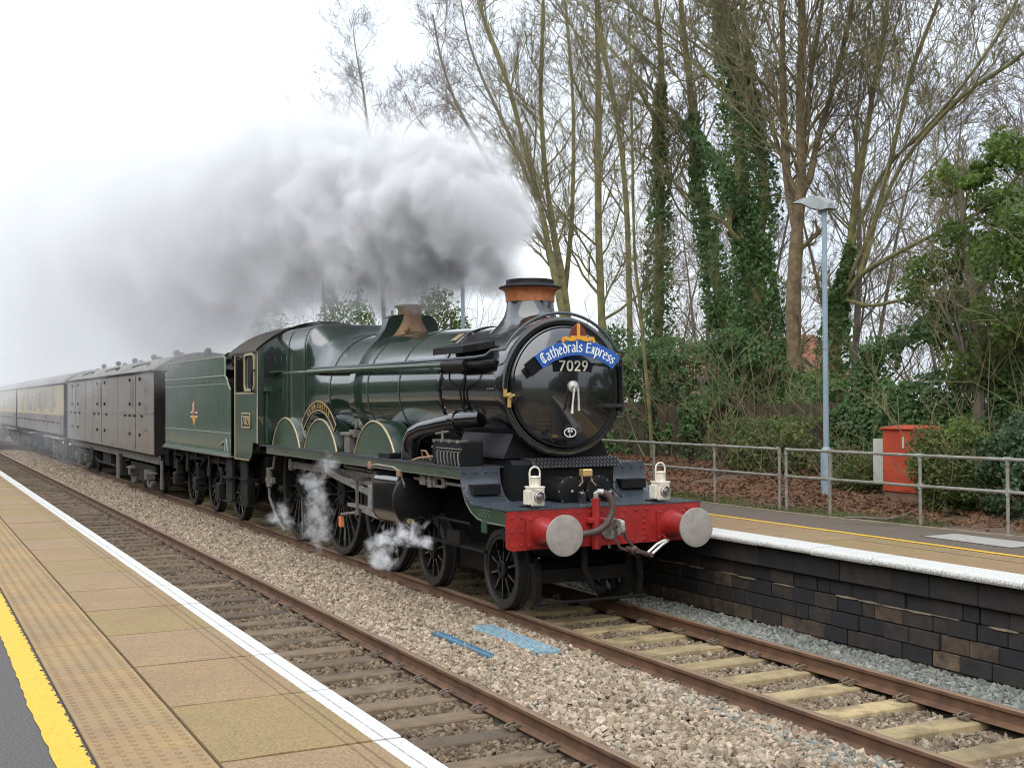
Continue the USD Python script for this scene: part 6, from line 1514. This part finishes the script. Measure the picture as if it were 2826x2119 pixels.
tree('ivy_clad_tree', 'straight ivy-covered trunk just right of the smokebox, behind a thin bare sapling', [
    (root(up_ext(C2([(390, 1600), (400, 1100), (400, 700), (410, 300), (380, 0)], 8.6)), 0.95), 0.13, 0.045, 22, 0.35, 2.2)],
    M['bark'], M['twig'], 14, ivy={0: [(0.02, 0.62, 2300, 0.28)]})
tree('bare_tree', 'thin bare sapling with a smooth grey-green stem beside the smokebox', [
    (root(up_ext(S_([(1800, 1250), (1794, 1144), (1777, 966), (1766, 833), (1750, 720), (1744, 332), (1738, 110)], 7.2), 10), 0.95), 0.055, 0.02, 14, 0.4, 1.6)], M['bark'], M['twig'], 15)
tree('bare_tree', 'upright bare tree with an olive-yellow trunk rising above the headboard', [
    (root(up_ext(S_([(1664, 950), (1661, 887), (1650, 610), (1652, 277), (1648, 0)], 10.0)), 0.95), 0.135, 0.06, 26, 0.3, 2.8)], M['bark'], M['twig'], 16)
tree('bare_tree', 'slender bare tree just right of the olive trunk', [
    (root(up_ext(C2([(250, 1600), (235, 1000), (190, 600), (110, 200), (90, 0)], 9.4)), 0.95), 0.09, 0.035, 22, 0.3, 2.4)], M['bark'], M['twig'], 17)
yG = 8.6
G0 = S_([(2300, 1230), (2296, 1050), (2303, 900), (2315, 832)], yG)
tree('bare_tree', 'many-stemmed bare tree fanning out to the right above the lamp post', [
    (root(G0, 0.95), 0.17, 0.14, 2, 0.7, 1.0),
    (up_ext([G0[-1]] + C2([(1340, 1300), (1370, 1000), (1420, 700), (1480, 350), (1540, 0)], yG, 0.05)), 0.085, 0.03, 18, 0.2, 2.6),
    (up_ext([G0[-1]] + C2([(1400, 1380), (1470, 1100), (1560, 750), (1650, 350), (1790, 0)], yG, 0.12)), 0.06, 0.025, 18, 0.2, 2.4),
    (up_ext([G0[-1]] + C2([(1400, 1360), (1600, 1250), (1800, 1150), (2050, 1030)], yG, -0.15), 8), 0.05, 0.02, 10, 0.3, 1.6),
    (up_ext([G0[-1]] + C2([(1430, 1200), (1600, 800), (1900, 470), (2230, 270)], yG, 0.1), 12), 0.045, 0.02, 16, 0.2, 2.4),
    (up_ext([G0[-1]] + C2([(1360, 1200), (1500, 850), (1750, 620), (1960, 360), (2150, 80)], yG, 0.3), 12), 0.042, 0.02, 16, 0.2, 2.4),
    ([G0[-1]] + C2([(1320, 1490), (1450, 1530), (1650, 1480), (1900, 1490)], yG, -0.1), 0.05, 0.02, 9, 0.2, 1.3)],
    M['bark'], M['twig'], 18, ivy={0: [(0.3, 1, 1100, 0.26)], 1: [(0, 0.22, 420, 0.12)]})
tree('bare_tree', 'bare tree whose trunk leans left above the steaming chimney', [
    (root(up_ext(S_([(1560, 900), (1530, 760), (1490, 560), (1440, 370), (1390, 190), (1330, 40)], 10.5), 12), 0.9), 0.12, 0.05, 24, 0.3, 2.8)], M['bark'], M['twig'], 19)
tree('bare_tree', 'bare tree with several upright stems just behind the chimney', [
    (root(up_ext(S_([(1575, 950), (1560, 800), (1520, 600), (1500, 430), (1490, 250), (1500, 50)], 11.0), 12), 0.9), 0.12, 0.05, 24, 0.3, 2.6),
    (up_ext(S_([(1560, 800), (1580, 600), (1585, 300), (1560, 0)], 11.2), 12), 0.08, 0.03, 20, 0.2, 2.6)], M['bark'], M['twig'], 20)
tree('bare_tree', 'bare tree spreading low and far to the left over the white smoke', [
    (root(up_ext(S_([(1560, 850), (1540, 720), (1390, 520), (1320, 400), (1250, 270), (1215, 160)], 11.6), 9.5), 0.9), 0.10, 0.035, 24, 0.25, 2.6),
    (up_ext(S_([(1480, 640), (1350, 480), (1240, 420), (1150, 330)], 11.8), 8), 0.06, 0.02, 16, 0.2, 2.2),
    (up_ext(S_([(1500, 600), (1420, 400), (1340, 240), (1290, 110)], 11.3), 10), 0.07, 0.025, 18, 0.2, 2.4)], M['bark_grey'], M['twig_dark'], 21)
tree('bare_tree', 'pointed bare tree standing alone above the middle of the smoke', [
    (up_ext(S_([(1060, 900), (1050, 620), (1035, 480), (1015, 350), (1003, 250), (985, 160)], 16.0), 9), 0.13, 0.02, 26, 0.3, 3.0),
    (S_([(1055, 640), (1010, 470), (950, 370), (890, 285)], 16.2), 0.06, 0.015, 14, 0.2, 2.4),
    (S_([(1060, 640), (1090, 470), (1120, 350), (1180, 300)], 15.8), 0.06, 0.015, 14, 0.2, 2.4)], M['bark_grey'], M['twig_dark'], 22, loc=tuple(at(1060, 1150, y=16.0)))
tree('bare_tree', 'small bare tree at the left end of the trees, half lost in smoke', [
    (S_([(900, 900), (880, 640), (860, 480), (845, 400), (830, 320)], 17.0), 0.10, 0.015, 20, 0.3, 2.6),
    (S_([(885, 640), (900, 480), (890, 360)], 17.1), 0.05, 0.012, 10, 0.2, 1.8)], M['bark_grey'], M['twig_dark'], 23, loc=tuple(at(900, 1150, y=17.0)))
# the twiggy thicket behind, built once and set out again and again
TH = 'bare twiggy tree of the purple-brown thicket far behind the ivied trunks'
T_ = Tree(40)
tp0 = thing('thicket_tree', TH, 'tree', (-16, 14, 1.0), 'thicket of bare trees behind')
tm = MB(); Q, R = T_.stem([(-16, 14, 0.8), (-16.1, 14, 3), (-15.9, 14.1, 6), (-16.0, 14, 9), (-15.8, 14, 11)], 0.12, 0.02, 7, tm); obj('trunk', tm, M['bark_grey'], tp0, smooth=40)
T_.branch_stem(Q, R, 26, 0.12, 2.6, FINE2)
for dx, dy in ((0.4, 0.2), (-0.5, -0.1)):
    Q, R = T_.stem([(-16, 14, 1.2), (-16 + dx, 14 + dy, 3.5), (-16 + dx * 2.4, 14 + dy * 3, 7), (-16 + dx * 4, 14 + dy * 4, 9.5)], 0.07, 0.015, 6); T_.branch_stem(Q, R, 12, 0.1, 2.2, FINE2)
T_.build(tp0, M['bark_grey'], M['twig_dark'])
for i, (x, y) in enumerate([(-11, 13.5), (-6.5, 14.5), (-2.5, 13), (1.5, 13.5), (-22, 17), (-13, 19), (-8, 20), (-29, 20)]):
    copy_of(tp0, 'thicket_tree', (x, y, 0.9 - 0.25 * (i % 3)), rotz=1.3 * i + 0.7)

# ivy hedge along the fence, shrubs
def hedge(name, label, x0, x1, y0, hfun, n, seed, m, size=0.085, depth=0.55, cat='hedge'):
    r = np.random.default_rng(seed); path = thing(name, label, cat, ((x0 + x1) / 2, y0, 1.1))
    x = r.uniform(x0, x1, n * 2); h_ = hfun(x) * (0.82 + 0.36 * meshkit.fbm(np.stack([x * 0.9, x * 0, x * 0], 1) + seed, 3, seed)); z0_ = bank_z(x, np.full_like(x, y0))
    t = r.random(n * 2) ** 0.85
    z = z0_ + t * h_
    y = y0 + depth * (0.5 * t ** 2) + (meshkit.fbm(np.stack([x * 1.1, z * 1.3, x * 0], 1) + seed, 3, seed + 1) - 0.5) * depth * 1.6 + r.uniform(-0.12, 0.16, n * 2) + np.where(t > 0.9, r.uniform(0, depth, n * 2), 0)
    p = np.stack([x, y, z], 1); keep = meshkit.fbm(p * 1.5 + seed * 2.3, 3, seed + 9) > 0.40
    p = p[keep][:n]
    obj('foliage', leaf_add(MB(), p, size, (0.25, -0.75, 0.45), 0.62, seed + 2), m, path)
    st = Tree(seed)
    for i in range(int((x1 - x0) * 4)):
        xx = r.uniform(x0, x1); st.grow((xx, y0 + 0.1 + r.uniform(-0.4, 0.3), float(bank_z(xx, y0))), np.array([r.normal() * 0.5, r.normal() * 0.3, 1.0]), r.uniform(0.7, 1.0) * float(hfun(np.array([xx]))[0]), r.uniform(0.008, 0.02), 2, {'levels': 4, 'n': [0, 0, 6, 3]})
    st.build(path, M['bark_grey'], M['twig'])
    return path


hedge('ivy_hedge', 'dark glossy ivy covering the fence between the lamp post and the right edge', -4.6, 5.0, 7.0, lambda x: np.interp(x, [-4.6, -3.4, -1.5, 0, 5], [2.0, 2.6, 2.8, 3.0, 3.1]), 32000, 51, M['ivy_mid'], 0.085)
hedge('ivy_hedge', 'tangle of ivy and bramble between the smokebox and the pale trunk', -15.0, -5.6, 7.35, lambda x: np.interp(x, [-15, -9.5, -8.3, -7.2, -5.6], [2.9, 2.5, 2.7, 2.3, 1.7]), 24000, 52, M['ivy_mid'], 0.085)
hedge('bramble', 'bare brown bramble and thin ivy at the foot of the pale trunk', -7.6, -4.2, 6.7, lambda x: np.full_like(x, 1.0), 2600, 53, M['shrub'], 0.07, 0.5, 'bramble')


def shrub(name, label, c, rad, n, seed, m, size, bias=(0.1, -0.4, 0.5), cat='shrub', stems=16, cull=0.40, freq=1.8):
    zb = float(bank_z(c[0], c[1])); path = thing(name, label, cat, (c[0], c[1], zb))
    obj('foliage', leaf_add(MB(), blob_pts(n, c, rad, seed, 0.5, cull, freq), size, bias, 0.8, seed), m, path)
    st = Tree(seed)
    for i in range(stems):
        tip = np.array(c) + st.r.normal(size=3) * np.array(rad) * 0.45; b_ = np.array([c[0] + st.r.normal() * 0.15 * rad[0], c[1] + st.r.normal() * 0.15, zb])
        st.grow(b_, tip - b_, np.linalg.norm(tip - b_) * 1.15, 0.014, 2, {'levels': 4, 'n': [0, 0, 7, 4]})
    st.build(path, M['bark_grey'], M['twig'])
    return path


c = at(2560, 1250, y=5.45)
shrub('shrub', 'light green small-leaved shrub pushing against the front of the red cabinet', (c[0] + 0.48, 5.40, 1.62), (0.66, 0.5, 0.74), 6500, 61, M['shrub'], 0.05, stems=8)
shrub('shrub', 'dense blue-green shrub behind the railing at the right edge', (0.95, 5.75, 1.5), (1.2, 0.65, 0.85), 9000, 62, M['shrub_blue'], 0.07, stems=8)
shrub('shrub', 'bright green shrub at the very right edge, low behind the railing', (2.6, 5.7, 1.35), (0.9, 0.6, 0.6), 3000, 64, M['ivy_light'], 0.06)
c = at(2375, 1330, y=6.1)
shrub('shrub', 'small bright green shrub between the lamp post and the white panel', (c[0], 6.1, 1.32), (0.52, 0.36, 0.36), 1500, 63, M['shrub'], 0.05)

# the leafy evergreen tree at the right
P = [np.array(p) for p in S_([(2705, 1150), (2700, 1000), (2690, 850), (2665, 680), (2650, 520)], 6.9)]
T_ = Tree(70); ev = thing('evergreen_tree', 'leafy yellow-green tree at the right edge rising above the ivy hedge', 'tree', tuple(np.r_[P[0][:2], 1.1]))
tm = MB(); Q, R = T_.stem(root(P, 1.0), 0.10, 0.04, 8, tm); obj('trunk', tm, M['bark_grey'], ev, smooth=40); T_.branch_stem(Q, R, 26, 0.2, 1.6, THIN); T_.build(ev, M['bark_grey'], M['twig'])
lf = MB()
for i, (a, b, rr, n_) in enumerate([(2670, 470, 0.36, 620), (2610, 500, 0.34, 420), (2760, 560, 0.55, 1300), (2800, 420, 0.45, 900), (2700, 700, 0.5, 900), (2800, 720, 0.6, 1300), (2580, 750, 0.45, 600), (2640, 850, 0.5, 700), (2780, 880, 0.6, 1100), (2540, 800, 0.4, 350), (2850, 620, 0.6, 1200), (2720, 1000, 0.6, 900), (2830, 1030, 0.6, 900), (2640, 640, 0.35, 300)]):
    cpt = at(a, b, y=6.9 + 0.35 * ((i * 7) % 5 - 2))
    leaf_add(lf, blob_pts(n_, cpt, (rr * 1.1, rr, rr * 0.75), 700 + i, 0.3, 0.43, 2.4), 0.075, (0.1, -0.2, 0.5), 0.9, 800 + i)
obj('crown', lf, M['ivy_light'], ev)
# evergreens behind the boiler, half veiled by smoke
for a, b, y, rad, nn, lab in [(955, 868, 7.5, (1.5, 1.1, 0.95), 3600, 'rounded evergreen shrub seen over the firebox through thin smoke'), (1215, 870, 6.8, (0.9, 0.8, 0.7), 2400, 'green shrub just behind the copper safety valve bonnet'), (745, 905, 8.0, (1.0, 1.0, 1.1), 1800, 'dull evergreen shrub seen above the cab roof through smoke')]:
    c = at(a, b, y=y)
    shrub('evergreen_shrub', lab, (c[0], y, c[2] - 0.5), (rad[0], rad[1], rad[2] + 0.6), nn, int(a), M['shrub'], 0.10, stems=8)

# leaf litter, grass
r = np.random.default_rng(90)
n = 26000
x = r.uniform(-12, 4, n); y = kerb_y(x) + 0.1 + r.random(n) ** 0.8 * 3.4
dens = meshkit.fbm(np.stack([x * 0.9, y * 1.2, x * 0], 1), 3, 77)
keep = (r.random(n) < np.clip((y - kerb_y(x) - 0.25) * 1.3, 0.10, 1)) & (dens > 0.30)
x, y = x[keep], y[keep]; z = bank_z(x, y) + 0.012 + r.random(len(x)) * 0.03
obj('leaf_litter', leaf_add(MB(), np.stack([x, y, z], 1), 0.075, (0, -0.25, 1.0), 0.5, 91, 0.75), M['litter'], label='brown fallen leaves covering the bank behind the railing', cat='leaves', kind='stuff')
n = 9000
x = r.uniform(-12, 0.4, n); y = kerb_y(x) + 0.06 + r.random(n) ** 1.3 * 0.75
keep = meshkit.fbm(np.stack([x * 1.3, y * 2, x * 0], 1), 3, 55) > 0.40
x, y = x[keep], y[keep]; z = bank_z(x, y); k = len(x)
h_ = r.uniform(0.03, 0.08, k); a = r.uniform(0, 2 * PI, k); w_ = 0.006
v = np.stack([np.stack([x - w_ * np.sin(a), y + w_ * np.cos(a), z - 0.01], 1), np.stack([x + w_ * np.sin(a), y - w_ * np.cos(a), z - 0.01], 1), np.stack([x + 0.5 * h_ * np.cos(a), y + 0.5 * h_ * np.sin(a), z + h_], 1)], 1).reshape(-1, 3)
obj('grass', MB().add(v, np.arange(3 * k).reshape(-1, 3)), M['grass'], label='thin strip of green grass along the kerb of the far platform', cat='grass', kind='stuff')
b1 = Tree(95)
for i in range(46):
    xx = r.uniform(-7.5, -2.2); yy = r.uniform(5.9, 6.9)
    b1.grow((xx, yy, float(bank_z(xx, yy)) + 0.02), np.array([r.normal(), r.normal() * 0.4, abs(r.normal()) * 0.7]), r.uniform(0.5, 1.3), 0.011, 2, {'levels': 3, 'n': [0, 0, 4]})
bt = thing('dead_branches', 'grey dead branches lying among the leaves at the foot of the pale trunk', 'branches', (-5, 6.3, 1.1)); b1.build(bt, M['bark_pale'], M['bark_pale'])
bt = thing('dead_branches', 'single dark fallen branch on the bank in front of the red cabinet', 'branches', (-2, 4.9, 0.95))
obj('branch', MB().tube([at(a, b, z=1.0) for a, b in ((2330, 1427), (2390, 1428), (2445, 1432), (2490, 1424), (2515, 1412))], [0.014, 0.02, 0.02, 0.014, 0.008], 6), M['bark_grey'], bt)

# house roof beyond the hedge
h0, h1 = at(1835, 1000, y=30)[0], at(2060, 1000, y=30)[0]
zt, zb = at(1900, 985, y=30)[2], at(1900, 1030, y=30)[2]
t = thing('house', 'red-tiled house roof glimpsed through the trees right of the smokebox', 'house', ((h0 + h1) / 2, 32, 0))
obj('roof', MB().prism([(29.5, zb - 0.3), (32.5, zt + 0.9), (35.5, zb - 0.3)], 'x', h0 - 2, h1 + 2), M['house_roof'], t)
obj('wall', MB().box(h0 - 1.7, h1 + 1.7, 29.9, 35.1, -0.4, zb - 0.28), M['house_wall'], t)
# woodland across the field behind the near platform
xs = np.arange(-330, 80, 1.5); zs = np.linspace(-0.5, 1, 16)
XX, TT = np.meshgrid(xs, np.linspace(0, 1, 16), indexing='ij')
hh = 10.0 + 4.0 * meshkit.fbm(np.stack([XX * 0.12, XX * 0, XX * 0], -1), 3, 3)
ZZ = -0.5 + hh * np.sin(TT * PI / 2 * 1.0); YY = -24 - 5 * TT ** 2 + (meshkit.fbm(np.stack([XX * 0.5, ZZ * 0.6, XX * 0], -1), 3, 8) - 0.5) * 4
nx, ny = XX.shape; ii, jj = np.meshgrid(np.arange(nx - 1), np.arange(ny - 1), indexing='ij')
quad = np.stack([ii * ny + jj, (ii + 1) * ny + jj, (ii + 1) * ny + jj + 1, ii * ny + jj + 1], -1).reshape(-1, 4)
obj('woodland', MB().add(np.stack([XX, YY, ZZ], -1).reshape(-1, 3), quad), M['woods'], label='dark woodland behind the near platform', cat='woodland', kind='stuff')

# the trees along the far side go on past the right edge of the view, towards and beyond the camera
xs = np.arange(9, 90, 1.0)
XX, TT = np.meshgrid(xs, np.linspace(0, 1, 16), indexing='ij')
hh = 9.0 + 3.0 * meshkit.fbm(np.stack([XX * 0.12, XX * 0, XX * 0], -1), 3, 13)
ZZ = 0.5 + hh * np.sin(TT * PI / 2); YY = 7.5 + 4 * TT ** 2 + (meshkit.fbm(np.stack([XX * 0.5, ZZ * 0.6, XX * 0], -1), 3, 18) - 0.5) * 3
nx, ny = XX.shape; ii, jj = np.meshgrid(np.arange(nx - 1), np.arange(ny - 1), indexing='ij')
quad = np.stack([ii * ny + jj, (ii + 1) * ny + jj, (ii + 1) * ny + jj + 1, ii * ny + jj + 1], -1).reshape(-1, 4)
obj('woodland', MB().add(np.stack([XX, YY, ZZ], -1).reshape(-1, 3), quad), M['woods'], label='dark woodland continuing beyond the right edge of the view', cat='woodland', kind='stuff')
# blue plastic lengths in the six-foot
t = thing('cable_trough_lid', 'blue plastic channel lying in the pale ballast, the nearer of two blue pieces', 'plastic channel', (-0.2, -2.02, -0.05))
obj('channel', MB().box(-0.90, 0.52, -2.065, -1.985, -0.075, -0.045), M['blue_plastic'], t)
obj('lip', MB().box(-0.90, 0.52, -2.075, -2.062, -0.05, -0.028).box(-0.90, 0.52, -1.988, -1.975, -0.05, -0.028), M['blue_plastic'], t)
t = thing('plastic_grating', 'ribbed blue plastic grating half buried in ballast against the train\'s rail', 'grating', (-0.4, -1.33, -0.06))
for yy in np.arange(-1.46, -1.2, 0.042): obj('slat', MB().box(-1.2, 0.45, yy, yy + 0.018, -0.11, -0.072 + rnd.uniform(-.006, .004)), M['blue_net'], t)
for xx in np.arange(-1.2, 0.5, 0.27): obj('cross_bar', MB().box(xx, xx + 0.025, -1.46, -1.21, -0.12, -0.085), M['blue_net'], t)

# ================================================================== smoke and steam
def ramp_f(pts, i, s):
    return pts


PL = [  # metres behind the chimney, axis height, radius, density, drift to the near side
    (0.0, 4.05, 0.22, 0.35, 0), (0.35, 4.50, 0.27, 0.5, 0), (0.55, 4.78, 0.36, 1.6, 0), (1.2, 5.10, 0.78, 2.8, 0), (3.2, 5.38, 1.12, 1.9, 0), (6.0, 5.78, 1.55, 1.05, 0), (8.5, 6.15, 1.95, 0.66, 0.1), (12, 6.6, 2.5, 0.40, 0.2), (18, 7.4, 3.5, 0.20, 0.4), (29, 8.2, 5.2, 0.09, 0.8), (48, 8.8, 7.6, 0.045, 1.2), (84, 9.6, 10.5, 0.022, 1.5), (110, 11, 12, 0.015, 1.5)]
CHX = -2.42
rows = []; N_ = 20; th2 = np.linspace(0, 2 * PI, N_, endpoint=False)
tq = np.concatenate([[0.02, 0.2, 0.5, 0.8, 1.1, 1.6, 2.4], np.arange(3.2, 20, 1.2), np.arange(20, 108, 4)])
pl_a = np.array(PL)
for a in tq:
    zc_, rr, yd = (np.interp(a, pl_a[:, 0], pl_a[:, i]) for i in (1, 2, 4)); q = (1.5 if a > 0.5 else 1.15) * rr
    rows.append(np.stack([np.full(N_, CHX - a), -yd + q * 1.05 * np.cos(th2), np.maximum(zc_ + q * np.sin(th2), 0.1 if a > 25 else (1.0 if a > 8 else 3.0))], 1))
v = np.vstack(rows); k = len(rows)
f = [(i * N_ + j, i * N_ + (j + 1) % N_, (i + 1) * N_ + (j + 1) % N_, (i + 1) * N_ + j) for i in range(k - 1) for j in range(N_)]
tri = np.array(f); tri = np.vstack([tri[:, [0, 1, 2]], tri[:, [0, 2, 3]]])
v = np.vstack([v, rows[0].mean(0), rows[-1].mean(0)])
tri = np.vstack([tri, [(len(v) - 2, (j + 1) % N_, j) for j in range(N_)], [(len(v) - 1, (k - 1) * N_ + j, (k - 1) * N_ + (j + 1) % N_) for j in range(N_)]])


def to_ramp(col, scale):
    out = []
    for s in np.linspace(0, 1, 64):
        a = s ** 2 * 110.0
        out.append((s, tuple([float(np.interp(a, pl_a[:, 0], pl_a[:, col]) / scale)] * 3)))
    return out


M['smoke'] = mat('smoke', {
    'g': ('geometry', {}),
    'w': ('noise_texture', {'scale': 0.55, 'detail': 2}), 'w1': ('vector_math', {'math_type': 'subtract', 'vector2': (0.5, 0.5, 0.5)}), 'w2': ('vector_math', {'math_type': 'scale', 'scale': 0.9}), 'w3': ('vector_math', {'math_type': 'add'}),
    's': ('separate_xyz', {}), 'tx': ('math', {'math_type': 'subtract', 'value1': CHX}), 'tm': ('math', {'math_type': 'maximum', 'value2': 0.0}), 'td': ('math', {'math_type': 'divide', 'value2': 110.0}), 'tr': ('math', {'math_type': 'sqrt'}),
    'rz': ('rgb_ramp', {'ramp': to_ramp(1, 1)}), 'rr': ('rgb_ramp', {'ramp': to_ramp(2, 1)}), 'rd': ('rgb_ramp', {'ramp': to_ramp(3, 1)}), 'ry': ('rgb_ramp', {'ramp': to_ramp(4, 1)}),
    'sz': ('separate_xyz', {}), 'sr': ('separate_xyz', {}), 'sD': ('separate_xyz', {}), 'sy': ('separate_xyz', {}),
    'dz': ('math', {'math_type': 'subtract'}), 'dy': ('math', {'math_type': 'add'}), 'dz2': ('math', {'math_type': 'multiply'}), 'dy2': ('math', {'math_type': 'multiply'}), 'd2': ('math', {'math_type': 'add'}), 'd': ('math', {'math_type': 'sqrt'}), 'dn': ('math', {'math_type': 'divide'}),
    'n1': ('noise_texture', {'scale': 1.0, 'detail': 6, 'roughness': 0.56}), 'n2': ('noise_texture', {'scale': 0.22, 'detail': 6, 'roughness': 0.58}),
    'nm': ('map_range', {'from_min': 0.17, 'from_max': 0.42, 'clamp': True}), 'nx': ('mix_float', {}), 'na': ('math', {'math_type': 'multiply_add', 'value2': 3.0, 'value3': -1.5}), 'e': ('math', {'math_type': 'add'}),
    'm': ('map_range', {'range_type': 'smoothstep', 'from_min': 1.10, 'from_max': 0.70, 'to_min': 0.0, 'to_max': 1.0, 'clamp': True}), 'den': ('math', {'math_type': 'multiply'}),
    'p': ('principled_volume', {'color': (0.985, 0.98, 0.985), 'anisotropy': -0.4})},
    [('g.position', 'w.vector'), ('w.color', 'w1.vector1'), ('w1.vector', 'w2.vector1'), ('w2.vector', 'w3.vector1'), ('g.position', 'w3.vector2'),
     ('g.position', 's.vector'), ('s.x', 'tx.value2'), ('tx.value', 'tm.value1'), ('tm.value', 'td.value1'), ('td.value', 'tr.value1'),
     ('tr.value', 'rz.fac'), ('tr.value', 'rr.fac'), ('tr.value', 'rd.fac'), ('tr.value', 'ry.fac'), ('rz.color', 'sz.vector'), ('rr.color', 'sr.vector'), ('rd.color', 'sD.vector'), ('ry.color', 'sy.vector'),
     ('s.z', 'dz.value1'), ('sz.x', 'dz.value2'), ('s.y', 'dy.value1'), ('sy.x', 'dy.value2'), ('dz.value', 'dz2.value1'), ('dz.value', 'dz2.value2'), ('dy.value', 'dy2.value1'), ('dy.value', 'dy2.value2'),
     ('dz2.value', 'd2.value1'), ('dy2.value', 'd2.value2'), ('d2.value', 'd.value1'), ('d.value', 'dn.value1'), ('sr.x', 'dn.value2'),
     ('w3.vector', 'n1.vector'), ('w3.vector', 'n2.vector'), ('tr.value', 'nm.value'), ('nm.result', 'nx.fac'), ('n1.fac', 'nx.a'), ('n2.fac', 'nx.b'), ('nx.result', 'na.value1'),
     ('dn.value', 'e.value1'), ('na.value', 'e.value2'), ('e.value', 'm.value'), ('m.result', 'den.value1'), ('sD.x', 'den.value2'), ('den.value', 'p.density')], volume='p.volume')
sm_ = trimesh.Trimesh(v, tri, process=False); trimesh.repair.fix_normals(sm_)
print('smoke', sm_.is_watertight, sm_.volume)
obj('smoke', MB().add(sm_.vertices, sm_.faces), M['smoke'], label='long plume of white exhaust smoke streaming back from the chimney over the train', cat='smoke', kind='stuff')


def steam(name, label, blobs, dens, nscale, seed):
    """blobs: (centre, radii); density from noise inside the union of soft ellipsoids."""
    nodes = {'g': ('geometry', {}), 'o': ('vector_math', {'math_type': 'add', 'vector2': (seed * 3.7, seed * 1.3, 0)}), 'n': ('noise_texture', {'scale': nscale, 'detail': 5, 'roughness': 0.6, 'distortion': 0.4}), 'na': ('math', {'math_type': 'multiply_add', 'value2': 4.2, 'value3': -2.0})}
    links = [('g.position', 'o.vector1'), ('o.vector', 'n.vector'), ('n.fac', 'na.value1')]
    prev = None; lo, hi = np.full(3, 1e9), np.full(3, -1e9)
    for i, (c_, r_) in enumerate(blobs):
        nodes['s%d' % i] = ('vector_math', {'math_type': 'subtract', 'vector2': tuple(c_)}); nodes['k%d' % i] = ('vector_math', {'math_type': 'multiply', 'vector2': tuple(1 / np.array(r_))}); nodes['l%d' % i] = ('vector_math', {'math_type': 'length'})
        links += [('g.position', 's%d.vector1' % i), ('s%d.vector' % i, 'k%d.vector1' % i), ('k%d.vector' % i, 'l%d.vector1' % i)]
        if prev is None: prev = 'l%d.value' % i
        else:
            nodes['m%d' % i] = ('math', {'math_type': 'smoothmin', 'value3': 0.3}); links += [(prev, 'm%d.value1' % i), ('l%d.value' % i, 'm%d.value2' % i)]; prev = 'm%d.value' % i
        lo = np.minimum(lo, np.array(c_) - np.array(r_) * 1.5); hi = np.maximum(hi, np.array(c_) + np.array(r_) * 1.5)
    nodes.update({'e': ('math', {'math_type': 'add'}), 'm': ('map_range', {'range_type': 'smoothstep', 'from_min': 0.95, 'from_max': 0.0, 'to_min': 0, 'to_max': dens, 'clamp': True}), 'p': ('principled_volume', {'color': (0.985, 0.985, 0.985), 'anisotropy': -0.6})})
    links += [(prev, 'e.value1'), ('na.value', 'e.value2'), ('e.value', 'm.value'), ('m.result', 'p.density')]
    mm = mat('steam_%d' % seed, nodes, links, volume='p.volume')
    obj(name, MB().box(lo[0], hi[0], lo[1], hi[1], max(lo[2], -0.04), hi[2]), mm, label=label, cat='steam', kind='stuff')


yS = -1.55
P_ = lambda a, b, y=yS: at(700 + a / 3.687, 1200 + b / 3.687, y=y)
steam('steam', 'wisps of white steam blowing from the cylinder cock beside the bogie wheel', [(P_(1690, 930), (0.10, 0.12, 0.12)), (P_(1560, 1010), (0.26, 0.14, 0.17)), (P_(1380, 1060), (0.26, 0.15, 0.17)), (P_(1260, 1180), (0.26, 0.15, 0.22)), (P_(1330, 1290), (0.30, 0.15, 0.13)), (P_(1740, 1100), (0.14, 0.12, 0.09))], 4.5, 7.0, 1)
steam('steam', 'thin steam drifting over the middle driving wheel and its rods', [(P_(600, 480), (0.36, 0.2, 0.22)), (P_(640, 640), (0.36, 0.2, 0.26)), (P_(660, 800), (0.36, 0.2, 0.3)), (P_(640, 980), (0.45, 0.2, 0.26)), (P_(760, 300), (0.3, 0.15, 0.2))], 1.9, 6.0, 2)
steam('steam', 'faint steam low beside the rearmost driving wheel', [(P_(290, 780), (0.34, 0.15, 0.2)), (P_(200, 860), (0.35, 0.15, 0.12)), (P_(350, 880), (0.25, 0.15, 0.15))], 1.8, 6.0, 3)
